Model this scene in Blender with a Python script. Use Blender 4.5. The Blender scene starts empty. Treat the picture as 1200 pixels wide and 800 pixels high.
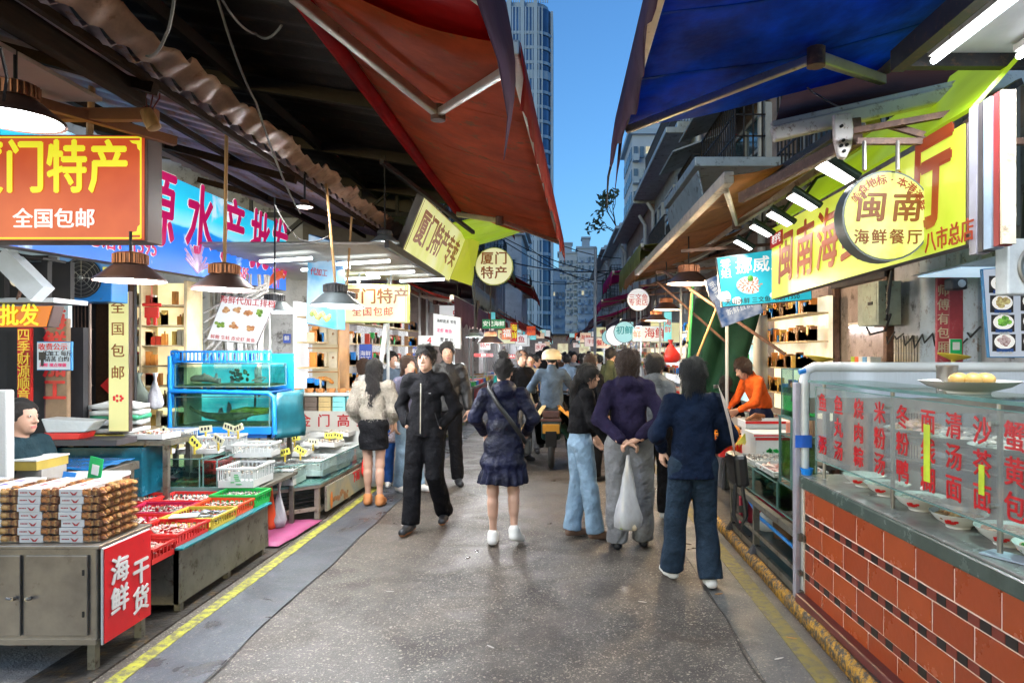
import bpy,bmesh,math,random
import numpy as np
from mathutils import Vector,Matrix,noise as mnoise
random.seed(11)
PI=math.pi
SC=bpy.context.scene
COL=SC.collection
R=math.radians
EYE,FPX,VX,VY=1.70,800.0,657.0,412.0
cam_d=bpy.data.cameras.new('camera')
cam=bpy.data.objects.new('camera',cam_d)
COL.objects.link(cam)
cam.location=(0,0,EYE)
cam.rotation_euler=(PI/2,0,0)
cam_d.sensor_width=36
cam_d.lens=24
cam_d.shift_x=-(VX-600)/1200
cam_d.shift_y=(VY-400)/1200
cam_d.clip_end=3000
cam_d.clip_start=0.05
SC.camera=cam
world=bpy.data.worlds.new('World')
SC.world=world
world.use_nodes=True
wn=world.node_tree
sky=wn.nodes.new('ShaderNodeTexSky')
sky.sky_type='NISHITA'
sky.sun_disc=False
sky.sun_elevation=R(5)
sky.sun_rotation=R(215)
sky.ozone_density=3.0
sky.air_density=1.0
sky.dust_density=1.6
bg=wn.nodes['Background']
tintn=wn.nodes.new('ShaderNodeMix')
tintn.data_type='RGBA'
tintn.blend_type='MULTIPLY'
tintn.inputs['Factor'].default_value=1
tintn.inputs['B'].default_value=(1.9,2.5,3.1,1)
wn.links.new(sky.outputs[0],tintn.inputs['A'])
wn.links.new(tintn.outputs['Result'],bg.inputs[0])
bg.inputs[1].default_value=0.15
sun_d=bpy.data.lights.new('sun','SUN')
sun_d.energy=0.12
sun_d.angle=R(12)
sun_d.color=(0.75,0.85,1.0)
sun=bpy.data.objects.new('sun',sun_d)
COL.objects.link(sun)
sun.rotation_euler=(R(62),0,R(-35))
SC.view_settings.view_transform='Standard'
SC.view_settings.look='None'
SC.view_settings.exposure=-0.15
SC.view_settings.gamma=1
SC.cycles.use_denoising=True
SC.cycles.max_bounces=7
SC.cycles.transparent_max_bounces=14
SC.cycles.sample_clamp_indirect=4
SC.cycles.caustics_reflective=False
SC.cycles.caustics_refractive=False
def P(px,py,Y):
 """point at depth Y on the sight line measured in the survey of the street"""
 return Vector(((px-VX)*Y/FPX,Y,EYE-(py-VY)*Y/FPX))
MATS={}
def mat(name,col=(.5,.5,.5),rough=.6,metal=0,var=.18,scale=6,bump=0,bscale=40,emit=0,trans=0,stretch=(1,1,1),spec=.5,col2=None,bdist=.02,wear=0,wearcol=(.1,.09,.08)):
 if name in MATS:
  return MATS[name]
 m=bpy.data.materials.new(name)
 m.use_nodes=True
 nt=m.node_tree
 n,l=nt.nodes,nt.links
 b=n['Principled BSDF']
 b.inputs['Roughness'].default_value=rough
 b.inputs['Metallic'].default_value=metal
 b.inputs['Specular IOR Level'].default_value=spec
 tc=n.new('ShaderNodeTexCoord')
 mp=n.new('ShaderNodeMapping')
 mp.inputs['Scale'].default_value=stretch
 l.new(tc.outputs['Object'],mp.inputs[0])
 nz=n.new('ShaderNodeTexNoise')
 nz.inputs['Scale'].default_value=scale
 nz.inputs['Detail'].default_value=6
 nz.inputs['Roughness'].default_value=.65
 l.new(mp.outputs[0],nz.inputs['Vector'])
 rp=n.new('ShaderNodeValToRGB')
 rp.color_ramp.elements[0].position=.33
 rp.color_ramp.elements[1].position=.68
 c1=tuple(max(0,c*(1-var))for c in col)
 c2=tuple(min(1,c*(1+var))for c in(col2 or col))
 rp.color_ramp.elements[0].color=(*c1,1)
 rp.color_ramp.elements[1].color=(*c2,1)
 l.new(nz.outputs[0],rp.inputs[0])
 src=rp.outputs[0]
 if wear:
  nw=n.new('ShaderNodeTexNoise')
  nw.inputs['Scale'].default_value=scale*2.3
  nw.inputs['Detail'].default_value=9
  nw.inputs['Roughness'].default_value=.75
  l.new(mp.outputs[0],nw.inputs['Vector'])
  rw=n.new('ShaderNodeValToRGB')
  rw.color_ramp.elements[0].position=.62-wear*.25
  rw.color_ramp.elements[1].position=.70-wear*.2
  l.new(nw.outputs[0],rw.inputs[0])
  mx=n.new('ShaderNodeMix')
  mx.data_type='RGBA'
  l.new(rw.outputs[0],mx.inputs['Factor'])
  l.new(src,mx.inputs['A'])
  mx.inputs['B'].default_value=(*wearcol,1)
  src=mx.outputs['Result']
 l.new(src,b.inputs['Base Color'])
 rr=n.new('ShaderNodeMapRange')
 rr.inputs['To Min'].default_value=max(.02,rough-.12)
 rr.inputs['To Max'].default_value=min(1,rough+.12)
 l.new(nz.outputs[0],rr.inputs[0])
 l.new(rr.outputs[0],b.inputs['Roughness'])
 if bump:
  nb=n.new('ShaderNodeTexNoise')
  nb.inputs['Scale'].default_value=bscale
  nb.inputs['Detail'].default_value=4
  l.new(mp.outputs[0],nb.inputs['Vector'])
  bp=n.new('ShaderNodeBump')
  bp.inputs['Strength'].default_value=bump
  bp.inputs['Distance'].default_value=bdist
  l.new(nb.outputs[0],bp.inputs['Height'])
  l.new(bp.outputs[0],b.inputs['Normal'])
 if emit:
  l.new(src,b.inputs['Emission Color'])
  b.inputs['Emission Strength'].default_value=emit
 if trans:
  tl=n.new('ShaderNodeBsdfTranslucent')
  l.new(src,tl.inputs[0])
  ms=n.new('ShaderNodeMixShader')
  ms.inputs[0].default_value=trans
  l.new(b.outputs[0],ms.inputs[1])
  l.new(tl.outputs[0],ms.inputs[2])
  l.new(ms.outputs[0],n['Material Output'].inputs[0])
 MATS[name]=m
 return m
def glass(name,tint=(.9,.97,.95),gl=.12,rough=.03,milk=0,milkcol=(.8,.85,.85)):
 """thin sheet glass: clear film plus a reflecting coat"""
 if name in MATS:
  return MATS[name]
 m=bpy.data.materials.new(name)
 m.use_nodes=True
 nt=m.node_tree
 n,l=nt.nodes,nt.links
 n.remove(n['Principled BSDF'])
 t=n.new('ShaderNodeBsdfTransparent')
 t.inputs[0].default_value=(*tint,1)
 g=n.new('ShaderNodeBsdfGlossy')
 g.inputs['Roughness'].default_value=rough
 lw=n.new('ShaderNodeLayerWeight')
 lw.inputs[0].default_value=.35
 mr=n.new('ShaderNodeMapRange')
 mr.inputs['To Min'].default_value=gl*.4
 mr.inputs['To Max'].default_value=min(1,gl*4)
 l.new(lw.outputs['Facing'],mr.inputs[0])
 s=n.new('ShaderNodeMixShader')
 l.new(mr.outputs[0],s.inputs[0])
 l.new(t.outputs[0],s.inputs[1])
 l.new(g.outputs[0],s.inputs[2])
 out=s
 if milk:
  d=n.new('ShaderNodeBsdfDiffuse')
  d.inputs[0].default_value=(*milkcol,1)
  s2=n.new('ShaderNodeMixShader')
  nz=n.new('ShaderNodeTexNoise')
  nz.inputs['Scale'].default_value=3
  nz.inputs['Detail'].default_value=5
  r2=n.new('ShaderNodeMapRange')
  r2.inputs['To Min'].default_value=milk*.4
  r2.inputs['To Max'].default_value=milk*1.6
  l.new(nz.outputs[0],r2.inputs[0])
  l.new(r2.outputs[0],s2.inputs[0])
  l.new(s.outputs[0],s2.inputs[1])
  l.new(d.outputs[0],s2.inputs[2])
  out=s2
 l.new(out.outputs[0],n['Material Output'].inputs[0])
 MATS[name]=m
 return m
def lit(name,col,strength=1.0,var=.10,scale=2,col2=None):
 """emissive surface: backlit plastic, lamp glass, and panels given a glow"""
 if name in MATS:
  return MATS[name]
 m=bpy.data.materials.new(name)
 m.use_nodes=True
 nt=m.node_tree
 n,l=nt.nodes,nt.links
 b=n['Principled BSDF']
 b.inputs['Base Color'].default_value=(*[c*.3 for c in col],1)
 b.inputs['Roughness'].default_value=.35
 tc=n.new('ShaderNodeTexCoord')
 nz=n.new('ShaderNodeTexNoise')
 nz.inputs['Scale'].default_value=scale
 nz.inputs['Detail'].default_value=5
 l.new(tc.outputs['Object'],nz.inputs['Vector'])
 rp=n.new('ShaderNodeValToRGB')
 rp.color_ramp.elements[0].position=.35
 rp.color_ramp.elements[1].position=.65
 rp.color_ramp.elements[0].color=(*[c*(1-var)for c in col],1)
 rp.color_ramp.elements[1].color=(*[min(1,c*(1+var))for c in(col2 or col)],1)
 l.new(nz.outputs[0],rp.inputs[0])
 l.new(rp.outputs[0],b.inputs['Emission Color'])
 b.inputs['Emission Strength'].default_value=strength if strength>2 else strength*.78
 MATS[name]=m
 return m
def tag(o,label=None,cat=None,group=None,kind=None):
 if label:o['label']=label
 if cat:o['category']=cat
 if group:o['group']=group
 if kind:o['kind']=kind
 return o
def thing(name,label,cat,loc=(0,0,0),rz=0,group=None):
 o=bpy.data.objects.new(name,None)
 o.empty_display_size=.1
 COL.objects.link(o)
 o.location=loc
 o.rotation_euler=(0,0,rz)
 return tag(o,label,cat,group)
def copy_tree(o,parent=None):
 c=o.copy()
 COL.objects.link(c)
 if parent is not None:
  c.parent=parent
 for ch in o.children:
  copy_tree(ch,c)
 return c
def again(o,loc,rz=0,label=None,scale=None,group=None,rot=None):
 c=copy_tree(o)
 c.location=loc
 c.rotation_euler=rot or(0,0,rz)
 if scale:c.scale=(scale,)*3 if not hasattr(scale,'__len__')else scale
 if label:c['label']=label
 if group:c['group']=group
 return c
SPLIT={'leg','bar','hose','chain','post','foot','knob','hinge','bolt','hanger_rod','shelf_post','hanger','shelf_boards','boards','shelf','rail','grey_panel','loose_wire','door','metal_door','printed_wave','red_trim','dot_print','brace','edge_rail','door_frame','lime_tape','steel_bar'}
class MB:
 """collects solids and links them as one mesh object"""
 def __init__(s):
  s.v,s.f,s.m,s.p=[],[],[],[]
 def add(s,vs,fs,mi=0):
  k=len(s.v)
  s.p.append((k,len(s.f)))
  s.v+=[tuple(v)for v in vs]
  s.f+=[tuple(i+k for i in f)for f in fs]
  s.m+=[mi]*len(fs)
  return s
 def box(s,c,d,mi=0,rot=None):
  hx,hy,hz=d[0]/2,d[1]/2,d[2]/2
  vs=[Vector((x*hx,y*hy,z*hz))for x in(-1,1)for y in(-1,1)for z in(-1,1)]
  if rot is not None:vs=[rot@v for v in vs]
  vs=[v+Vector(c)for v in vs]
  return s.add(vs,[(0,1,3,2),(4,6,7,5),(0,4,5,1),(2,3,7,6),(0,2,6,4),(1,5,7,3)],mi)
 def bb(s,x0,x1,y0,y1,z0,z1,mi=0):
  return s.box(((x0+x1)/2,(y0+y1)/2,(z0+z1)/2),(x1-x0,y1-y0,z1-z0),mi)
 def bar(s,a,b,w,h=None,mi=0,up=(0,0,1)):
  a,b=Vector(a),Vector(b)
  h=h or w
  d=(b-a)
  L=d.length
  if L<1e-6:return s
  z=d/L
  u=Vector(up)
  x=z.cross(u)
  if x.length<1e-3:x=z.cross(Vector((0,1,0)))
  x.normalize()
  y=z.cross(x)
  M_=Matrix((x,y,z)).transposed()
  return s.box((a+b)/2,(w,h,L),mi,M_)
 def tube(s,pts,r,n=8,mi=0,cap=True):
  pts=[Vector(p)for p in pts]
  rs=r if hasattr(r,'__len__')else[r]*len(pts)
  vs,fs=[],[]
  px=None
  for i,p in enumerate(pts):
   if i==0:t=pts[1]-p
   elif i==len(pts)-1:t=p-pts[i-1]
   else:t=(pts[i+1]-pts[i-1])
   t=t.normalized()if t.length>1e-9 else Vector((0,0,1))
   if px is None:
    px=t.cross(Vector((0,0,1)))
    if px.length<.05:px=t.cross(Vector((0,1,0)))
   px=(px-t*px.dot(t)).normalized()
   py=t.cross(px)
   for k in range(n):
    a=2*PI*k/n
    vs.append(p+(px*math.cos(a)+py*math.sin(a))*rs[i])
  for i in range(len(pts)-1):
   for k in range(n):
    fs.append((i*n+k,i*n+(k+1)%n,(i+1)*n+(k+1)%n,(i+1)*n+k))
  if cap:
   fs.append(tuple(range(n-1,-1,-1)))
   fs.append(tuple((len(pts)-1)*n+k for k in range(n)))
  return s.add(vs,fs,mi)
 def lathe(s,prof,n=20,c=(0,0,0),mi=0,rot=None,closed=False):
  vs,fs=[],[]
  for(r,z)in prof:
   for k in range(n):
    a=2*PI*k/n
    v=Vector((r*math.cos(a),r*math.sin(a),z))
    if rot is not None:v=rot@v
    vs.append(v+Vector(c))
  m_=len(prof)
  for i in range(m_-1):
   for k in range(n):
    fs.append((i*n+k,i*n+(k+1)%n,(i+1)*n+(k+1)%n,(i+1)*n+k))
  if closed:
   for k in range(n):
    fs.append(((m_-1)*n+k,(m_-1)*n+(k+1)%n,(k+1)%n,k))
  return s.add(vs,fs,mi)
 def sheet(s,g,th=.004,mi=0):
  """grid of points g[i][j] given thickness along the vertical/normal"""
  ni,nj=len(g),len(g[0])
  nrm=(Vector(g[0][-1])-Vector(g[0][0])).cross(Vector(g[-1][0])-Vector(g[0][0]))
  nrm=nrm.normalized()*th if nrm.length>1e-9 else Vector((0,0,th))
  top=[Vector(p)+nrm/2 for r_ in g for p in r_]
  bot=[Vector(p)-nrm/2 for r_ in g for p in r_]
  N=ni*nj
  fs=[]
  for i in range(ni-1):
   for j in range(nj-1):
    a=i*nj+j
    fs.append((a,a+1,a+nj+1,a+nj))
    fs.append((N+a,N+a+nj,N+a+nj+1,N+a+1))
  for i in range(ni-1):
   a,b=i*nj,(i+1)*nj
   fs.append((a,b,N+b,N+a))
   a,b=i*nj+nj-1,(i+1)*nj+nj-1
   fs.append((a,N+a,N+b,b))
  for j in range(nj-1):
   a=j
   fs.append((a,N+a,N+a+1,a+1))
   a=(ni-1)*nj+j
   fs.append((a,a+1,N+a+1,N+a))
  return s.add(top+bot,fs,mi)
 def prism(s,poly,z0,z1,mi=0,rot=None,c=(0,0,0)):
  n=len(poly)
  vs=[Vector((x,y,z0))for x,y in poly]+[Vector((x,y,z1))for x,y in poly]
  if rot is not None:vs=[rot@v for v in vs]
  vs=[v+Vector(c)for v in vs]
  fs=[tuple(range(n-1,-1,-1)),tuple(range(n,2*n))]
  fs+=[(i,(i+1)%n,n+(i+1)%n,n+i)for i in range(n)]
  return s.add(vs,fs,mi)
 def ball(s,c,r,n=8,mi=0,sc=(1,1,1)):
  vs,fs=[],[]
  m_=max(4,n//2+1)
  for i in range(m_+1):
   t=PI*i/m_
   for k in range(n):
    a=2*PI*k/n
    vs.append(Vector(c)+Vector((r*sc[0]*math.sin(t)*math.cos(a),r*sc[1]*math.sin(t)*math.sin(a),r*sc[2]*math.cos(t))))
  for i in range(m_):
   for k in range(n):
    fs.append((i*n+k,(i+1)*n+k,(i+1)*n+(k+1)%n,i*n+(k+1)%n))
  return s.add(vs,fs,mi)
 def build(s,name,mats,parent=None,smooth=False,bevel=0,bseg=2,label=None,cat=None,group=None,kind=None,loc=None,rz=None):
  if name in SPLIT and len(s.p)>1 and label is None:
   o=None
   for i,(k,f0)in enumerate(s.p):
    k1,f1=s.p[i+1]if i+1<len(s.p)else(len(s.v),len(s.f))
    q=MB()
    q.add(s.v[k:k1],[tuple(a-k for a in f)for f in s.f[f0:f1]])
    q.m=s.m[f0:f1]
    o=q.build(name,mats,parent,smooth,bevel,bseg,None,None,group,kind,loc,rz)
   return o
  me=bpy.data.meshes.new(name)
  me.from_pydata(s.v,[],s.f)
  if not isinstance(mats,(list,tuple)):mats=[mats]
  for m_ in mats:me.materials.append(m_)
  me.polygons.foreach_set('material_index',s.m)
  bm=bmesh.new()
  bm.from_mesh(me)
  bmesh.ops.remove_doubles(bm,verts=bm.verts,dist=1e-6)
  bmesh.ops.recalc_face_normals(bm,faces=bm.faces)
  if bevel:
   es=[e for e in bm.edges if len(e.link_faces)==2 and e.calc_face_angle(0)>.6]
   bmesh.ops.bevel(bm,geom=es,offset=bevel,segments=bseg,affect='EDGES',profile=.5,clamp_overlap=True)
  bm.to_mesh(me)
  bm.free()
  if smooth:
   me.polygons.foreach_set('use_smooth',[True]*len(me.polygons))
   if smooth!='all':
    try:me.set_sharp_from_angle(angle=R(38))
    except Exception:pass
  me.update()
  o=bpy.data.objects.new(name,me)
  COL.objects.link(o)
  if parent is not None:o.parent=parent
  if loc is not None:o.location=loc
  if rz is not None:o.rotation_euler=(0,0,rz)
  return tag(o,label,cat,group,kind)
def one(mesh_src,name,parent,loc,rz=0,scale=None,mat_=None,rot=None):
 """another piece that shares mesh data"""
 o=bpy.data.objects.new(name,mesh_src.data)
 COL.objects.link(o)
 o.parent=parent
 o.location=loc
 o.rotation_euler=rot or(0,0,rz)
 if scale:o.scale=scale
 return o
def frame_of(origin,right,up):
 """matrix whose local x runs along right, y along up (text lies in xy)"""
 x=Vector(right).normalized()
 u=Vector(up)
 y=(u-x*u.dot(x)).normalized()
 z=x.cross(y)
 M4=Matrix((x,y,z)).transposed().to_4x4()
 M4.translation=Vector(origin)
 return M4
_TX={}
def text(s,size,m,M4,parent,bold=.012,xs=1.0,space=1.0,line=1.0,depth=.003,name='lettering',shear=0,align='CENTER',aspect=1.0):
 """lettering standing proud of its board; M4 gives its place, local x right, y up"""
 cu=bpy.data.curves.new(name,'FONT')
 cu.body=s
 cu.size=size
 cu.align_x=align
 cu.align_y='CENTER'
 cu.space_character=space
 cu.space_line=line
 cu.extrude=depth/2
 cu.resolution_u=2
 cu.shear=shear
 tmp=bpy.data.objects.new(name,cu)
 COL.objects.link(tmp)
 dg=bpy.context.evaluated_depsgraph_get()
 me=bpy.data.meshes.new_from_object(tmp.evaluated_get(dg))
 bpy.data.objects.remove(tmp)
 bpy.data.curves.remove(cu)
 me.materials.clear()
 me.materials.append(m)
 if bold>0 and len(me.polygons):
  co=np.zeros(len(me.vertices)*3,np.float32)
  me.vertices.foreach_get('co',co)
  co=co.reshape(-1,3)
  F=[tuple(p.vertices)for p in me.polygons]
  b_=min(bold,.045)*size*(.8 if size>.15 or len(s)<3 else.55)
  V_,F_=[],[]
  for i,(dx,dy)in enumerate(((0,0),(b_,0),(-b_,0),(0,b_*.7),(0,-b_*.7))):
   F_+=[tuple(q+len(co)*i for q in f)for f in F]
   V_.append(co+np.array((dx,dy,-.0004*i),np.float32))
  me=bpy.data.meshes.new(name)
  me.from_pydata(np.concatenate(V_).tolist(),[],F_)
  me.materials.append(m)
 me.transform(Matrix.Diagonal((xs,aspect,1,1)))
 o=bpy.data.objects.new(name,me)
 COL.objects.link(o)
 if parent is not None:
  o.parent=parent
  if parent.type=='EMPTY':
   W=Matrix.Translation(parent.location)@parent.rotation_euler.to_matrix().to_4x4()
  else:
   W=Matrix.Identity(4)
  o.matrix_local=W.inverted()@M4 if parent.type=='EMPTY' else M4
 else:
  o.matrix_local=M4
 return o
def jitter(a):return random.uniform(-a,a)
def subdiv_quad(a,b,c,d,ni,nj,f=None):
 """grid over the quad a-b-c-d (a->b is j, a->d is i); f(u,v) gives an offset"""
 a,b,c,d=map(Vector,(a,b,c,d))
 g=[]
 for i in range(ni+1):
  v=i/ni
  row=[]
  for j in range(nj+1):
   u=j/nj
   p=(a*(1-u)+b*u)*(1-v)+(d*(1-u)+c*u)*v
   if f:p=p+Vector(f(u,v))
   row.append(p)
  g.append(row)
 return g
def wire(name,pts,r,m,label,sag=0,group=None,cat='cable',parent=None,n=5):
 """hanging cable through the given points"""
 out=[]
 for i in range(len(pts)-1):
  a,b=Vector(pts[i]),Vector(pts[i+1])
  k=8
  for j in range(k):
   t=j/k
   p=a.lerp(b,t)
   p.z-=sag*4*t*(1-t)
   out.append(p)
 out.append(Vector(pts[-1]))
 return MB().tube(out,r,n).build(name,m,parent,smooth=True,label=label,cat=None if parent else cat,group=group)
 #  people: smooth bodies from distance fields
def surface(prims,h,k=.03,warp=None,cut=None,pad=.05):
 """prims: list of (op, type, ...) ; returns verts, quads of the smooth union"""
 los,his=[],[]
 for p in prims:
  if p[0]=='s':continue
  if p[1]=='c':
   a,b,ra,rb=p[2:6]
   sc=p[6]if len(p)>6 else(1,1,1)
   r=max(ra,rb)
   e=np.array([r*s_ for s_ in sc])
   los.append(np.minimum(a,b)-e);his.append(np.maximum(a,b)+e)
  else:
   c,rr=np.array(p[2]),np.array(p[3])
   q=max(rr)if len(p)>4 and p[4]is not None else rr
   los.append(c-q);his.append(c+q)
 lo=np.min(los,0)-pad
 hi=np.max(his,0)+pad
 n=np.ceil((hi-lo)/h).astype(int)+1
 xs=[lo[i]+h*np.arange(n[i])for i in range(3)]
 V=np.full(n,.08,dtype=np.float32)
 for p in prims:
  op,ty=p[0],p[1]
  if ty=='c':
   a,b=np.array(p[2],float),np.array(p[3],float)
   ra,rb=p[4],p[5]
   sc=np.array(p[6]if len(p)>6 else(1,1,1),float)
   kk=p[7]if len(p)>7 else k
   e=max(ra,rb)*sc+.07+kk
   l_,h_=np.minimum(a,b)-e,np.maximum(a,b)+e
  else:
   c=np.array(p[2],float)
   rr=np.array(p[3],float)
   rot=p[4]if len(p)>4 else None
   kk=p[5]if len(p)>5 else k
   e=(max(rr)if rot is not None else rr)+.07+kk
   l_,h_=c-e,c+e
  i0=np.clip(np.floor((l_-lo)/h).astype(int),0,n-1)
  i1=np.clip(np.ceil((h_-lo)/h).astype(int)+1,1,n)
  sl=tuple(slice(i0[i],i1[i])for i in range(3))
  X=xs[0][sl[0]][:,None,None];Y=xs[1][sl[1]][None,:,None];Z=xs[2][sl[2]][None,None,:]
  if ty=='c':
   A=a/sc;B=b/sc
   d=B-A
   L=max(float(d@d),1e-9)
   x,y,z=X/sc[0]-A[0],Y/sc[1]-A[1],Z/sc[2]-A[2]
   t=np.clip((x*d[0]+y*d[1]+z*d[2])/L,0,1)
   D=np.sqrt((x-t*d[0])**2+(y-t*d[1])**2+(z-t*d[2])**2)-(ra+(rb-ra)*t)
   D=D*min(1.0,float(sc.min())*1.1)
  else:
   x,y,z=X-c[0],Y-c[1],Z-c[2]
   if rot is not None:
    Ri=np.array(rot)
    x,y,z=(Ri[0,0]*x+Ri[1,0]*y+Ri[2,0]*z,Ri[0,1]*x+Ri[1,1]*y+Ri[2,1]*z,Ri[0,2]*x+Ri[1,2]*y+Ri[2,2]*z)
   k0=np.sqrt((x/rr[0])**2+(y/rr[1])**2+(z/rr[2])**2)
   k1=np.sqrt((x/rr[0]**2)**2+(y/rr[1]**2)**2+(z/rr[2]**2)**2)+1e-9
   D=k0*(k0-1)/k1
  W=V[sl]
  if op=='u':
   hh=np.maximum(kk-np.abs(W-D),0)/kk
   V[sl]=np.minimum(W,D)-hh*hh*kk*.25
  elif op=='s':
   D=-D
   hh=np.maximum(kk-np.abs(W-D),0)/kk
   V[sl]=np.maximum(W,D)+hh*hh*kk*.25
 X=xs[0][:,None,None];Y=xs[1][None,:,None];Z=xs[2][None,None,:]
 if warp is not None:V=V+warp(X,Y,Z)
 if cut is not None:
  C=cut(X,Y,Z)
  V=np.maximum(V,C)
 S=V<0
 S[0],S[-1]=False,False
 S[:,0],S[:,-1]=False,False
 S[:,:,0],S[:,:,-1]=False,False
 V=np.where(S,V,np.maximum(V,1e-5))
 c=[S[dx:n[0]-1+dx,dy:n[1]-1+dy,dz:n[2]-1+dz]for dx in(0,1)for dy in(0,1)for dz in(0,1)]
 cnt=sum(q.astype(np.int8)for q in c)
 act=(cnt>0)&(cnt<8)
 idx=np.argwhere(act)
 if len(idx)==0:return np.zeros((0,3)),[]
 num=-np.ones(act.shape,dtype=np.int64)
 num[act]=np.arange(len(idx))
 cv=np.array([[dx,dy,dz]for dx in(0,1)for dy in(0,1)for dz in(0,1)])
 vals=np.stack([V[idx[:,0]+q[0],idx[:,1]+q[1],idx[:,2]+q[2]]for q in cv],1)
 acc=np.zeros((len(idx),3));cn=np.zeros(len(idx))
 for i in range(8):
  for j in range(i+1,8):
   if abs(cv[i]-cv[j]).sum()!=1:continue
   a_,b_=vals[:,i],vals[:,j]
   m_=(a_<0)!=(b_<0)
   t=np.where(m_,a_/np.where(np.abs(a_-b_)<1e-9,1e-9,a_-b_),0)
   pt=cv[i][None]+t[:,None]*(cv[j]-cv[i])[None]
   acc+=pt*m_[:,None];cn+=m_
 P_=lo+(idx+acc/np.maximum(cn,1)[:,None])*h
 F=[]
 for ax in range(3):
  u,v=(ax+1)%3,(ax+2)%3
  s0=[slice(None)]*3;s1=[slice(None)]*3
  s0[ax]=slice(0,-1);s1[ax]=slice(1,None)
  e=S[tuple(s0)]!=S[tuple(s1)]
  inner=S[tuple(s0)]
  ii=np.argwhere(e)
  ii=ii[(ii[:,u]>0)&(ii[:,v]>0)]
  if len(ii)==0:continue
  flip=inner[ii[:,0],ii[:,1],ii[:,2]]
  du=np.zeros(3,int);du[u]=1
  dv=np.zeros(3,int);dv[v]=1
  q=[ii-du-dv,ii-dv,ii,ii-du]
  ok=np.all(q[2]<np.array(act.shape),1)
  q=[w[ok]for w in q];flip=flip[ok]
  nn=np.stack([num[w[:,0],w[:,1],w[:,2]]for w in q],1)
  nn[~flip]=nn[~flip][:,::-1]
  F.append(nn)
 F=np.concatenate(F)
 F=F[(F>=0).all(1)]
 return P_,F
def field_obj(name,parts,mats,parent,colour=None):
 """parts: list of (verts, faces); colour(face centres)->material index"""
 vs,fs=[],[]
 k=0
 for v,f in parts:
  if len(v)==0:continue
  vs.append(v);fs.append(np.asarray(f)+k);k+=len(v)
 vs=np.concatenate(vs);fs=np.concatenate(fs)
 me=bpy.data.meshes.new(name)
 me.vertices.add(len(vs));me.vertices.foreach_set('co',vs.astype(np.float32).ravel())
 me.loops.add(fs.size);me.loops.foreach_set('vertex_index',fs.astype(np.int32).ravel())
 me.polygons.add(len(fs))
 me.polygons.foreach_set('loop_start',np.arange(0,fs.size,4,dtype=np.int32))
 me.polygons.foreach_set('use_smooth',np.ones(len(fs),dtype=bool))
 for m_ in(mats if isinstance(mats,(list,tuple))else[mats]):me.materials.append(m_)
 if colour is not None:
  cen=vs[fs].mean(1)
  me.polygons.foreach_set('material_index',colour(cen).astype(np.int32))
 me.update(calc_edges=True)
 me.validate()
 o=bpy.data.objects.new(name,me)
 COL.objects.link(o)
 o.parent=parent
 return o
def fabric(name,col,rough=.85,var=.25,bump=.8,bscale=11,scale=7,spec=.12,**k):
 return mat(name,col,rough,0,var,scale,bump,bscale,spec=spec,bdist=.05,**k)
skin_m=mat('skin',(.56,.33,.235),.5,var=.06,scale=9,bump=.05,bscale=200)
skin_tan=mat('tanned_skin',(.42,.235,.155),.5,var=.06,scale=9,bump=.05,bscale=200)
lip_m=mat('lip_skin',(.42,.15,.13),.45,var=.05)
eye_m=mat('eye_white',(.7,.68,.65),.2,var=.02)
iris_m=mat('dark_iris',(.015,.01,.008),.1,var=.02)
hair_m=mat('black_hair',(.010,.008,.008),.5,var=.3,scale=14,bump=.9,bscale=60,stretch=(9,9,.8),spec=.5)
hairb_m=mat('brown_hair',(.045,.022,.014),.45,var=.35,scale=14,bump=.9,bscale=60,stretch=(9,9,.8))
hairg_m=mat('greying_hair',(.014,.015,.017),.6,var=.3,scale=14,bump=.9,bscale=60,stretch=(9,9,.8))
white_rubber=mat('white_rubber',(.72,.72,.70),.5,var=.08,bump=.1)
brown_rubber=mat('worn_brown_rubber',(.12,.07,.04),.7,var=.2)  # worn brown rubber colour, unused
V3=lambda*a:np.array(a,float)
def hand_prims(w,fd,pn,side,s=1.0,curl=.5):
 """w wrist, fd finger direction, pn palm normal (towards where fingers curl)"""
 w=np.array(w,float)
 fd=np.array(fd,float);fd/=np.linalg.norm(fd)
 pn=np.array(pn,float);pn-=fd*(pn@fd);pn/=np.linalg.norm(pn)
 sd=np.cross(fd,pn)*side
 pr=[]
 for t in(-.026,-.009,.009,.026):
  a=w+fd*.012*s+sd*t*.6*s
  b=w+fd*.088*s+sd*t*s
  pr.append(('u','c',a,b,.0145*s,.0125*s,(1,1,1),.012))
 for t,L in((-.028,.060),(-.0095,.074),(.0095,.08),(.028,.072)):
  b=w+fd*.088*s+sd*t*s
  d1=fd*math.cos(curl*.8)+pn*math.sin(curl*.8)
  c_=b+d1*L*.5*s
  d2=fd*math.cos(curl*2.1)+pn*math.sin(curl*2.1)
  e=c_+d2*L*.32*s
  d3=fd*math.cos(curl*3)+pn*math.sin(curl*3)
  g=e+d3*L*.25*s
  pr+=[('u','c',b,c_,.0098*s,.0088*s,(1,1,1),.003),('u','c',c_,e,.0088*s,.008*s,(1,1,1),.003),('u','c',e,g,.008*s,.007*s,(1,1,1),.003)]
 a=w+fd*.025*s+sd*.024*s
 b=a+(fd*.62+sd*.66+pn*.35)*.042*s
 c_=b+(fd*.85+sd*.25+pn*.45)*.034*s
 d_=c_+(fd*.8+sd*.0+pn*.6)*.024*s
 pr+=[('u','c',a,b,.0145*s,.012*s,(1,1,1),.01),('u','c',b,c_,.0115*s,.0095*s,(1,1,1),.004),('u','c',c_,d_,.0095*s,.008*s,(1,1,1),.003)]
 pr.append(('u','c',w-fd*.05*s,w+fd*.02*s,.025*s,.021*s,(1,1,1),.015))
 return pr
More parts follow.
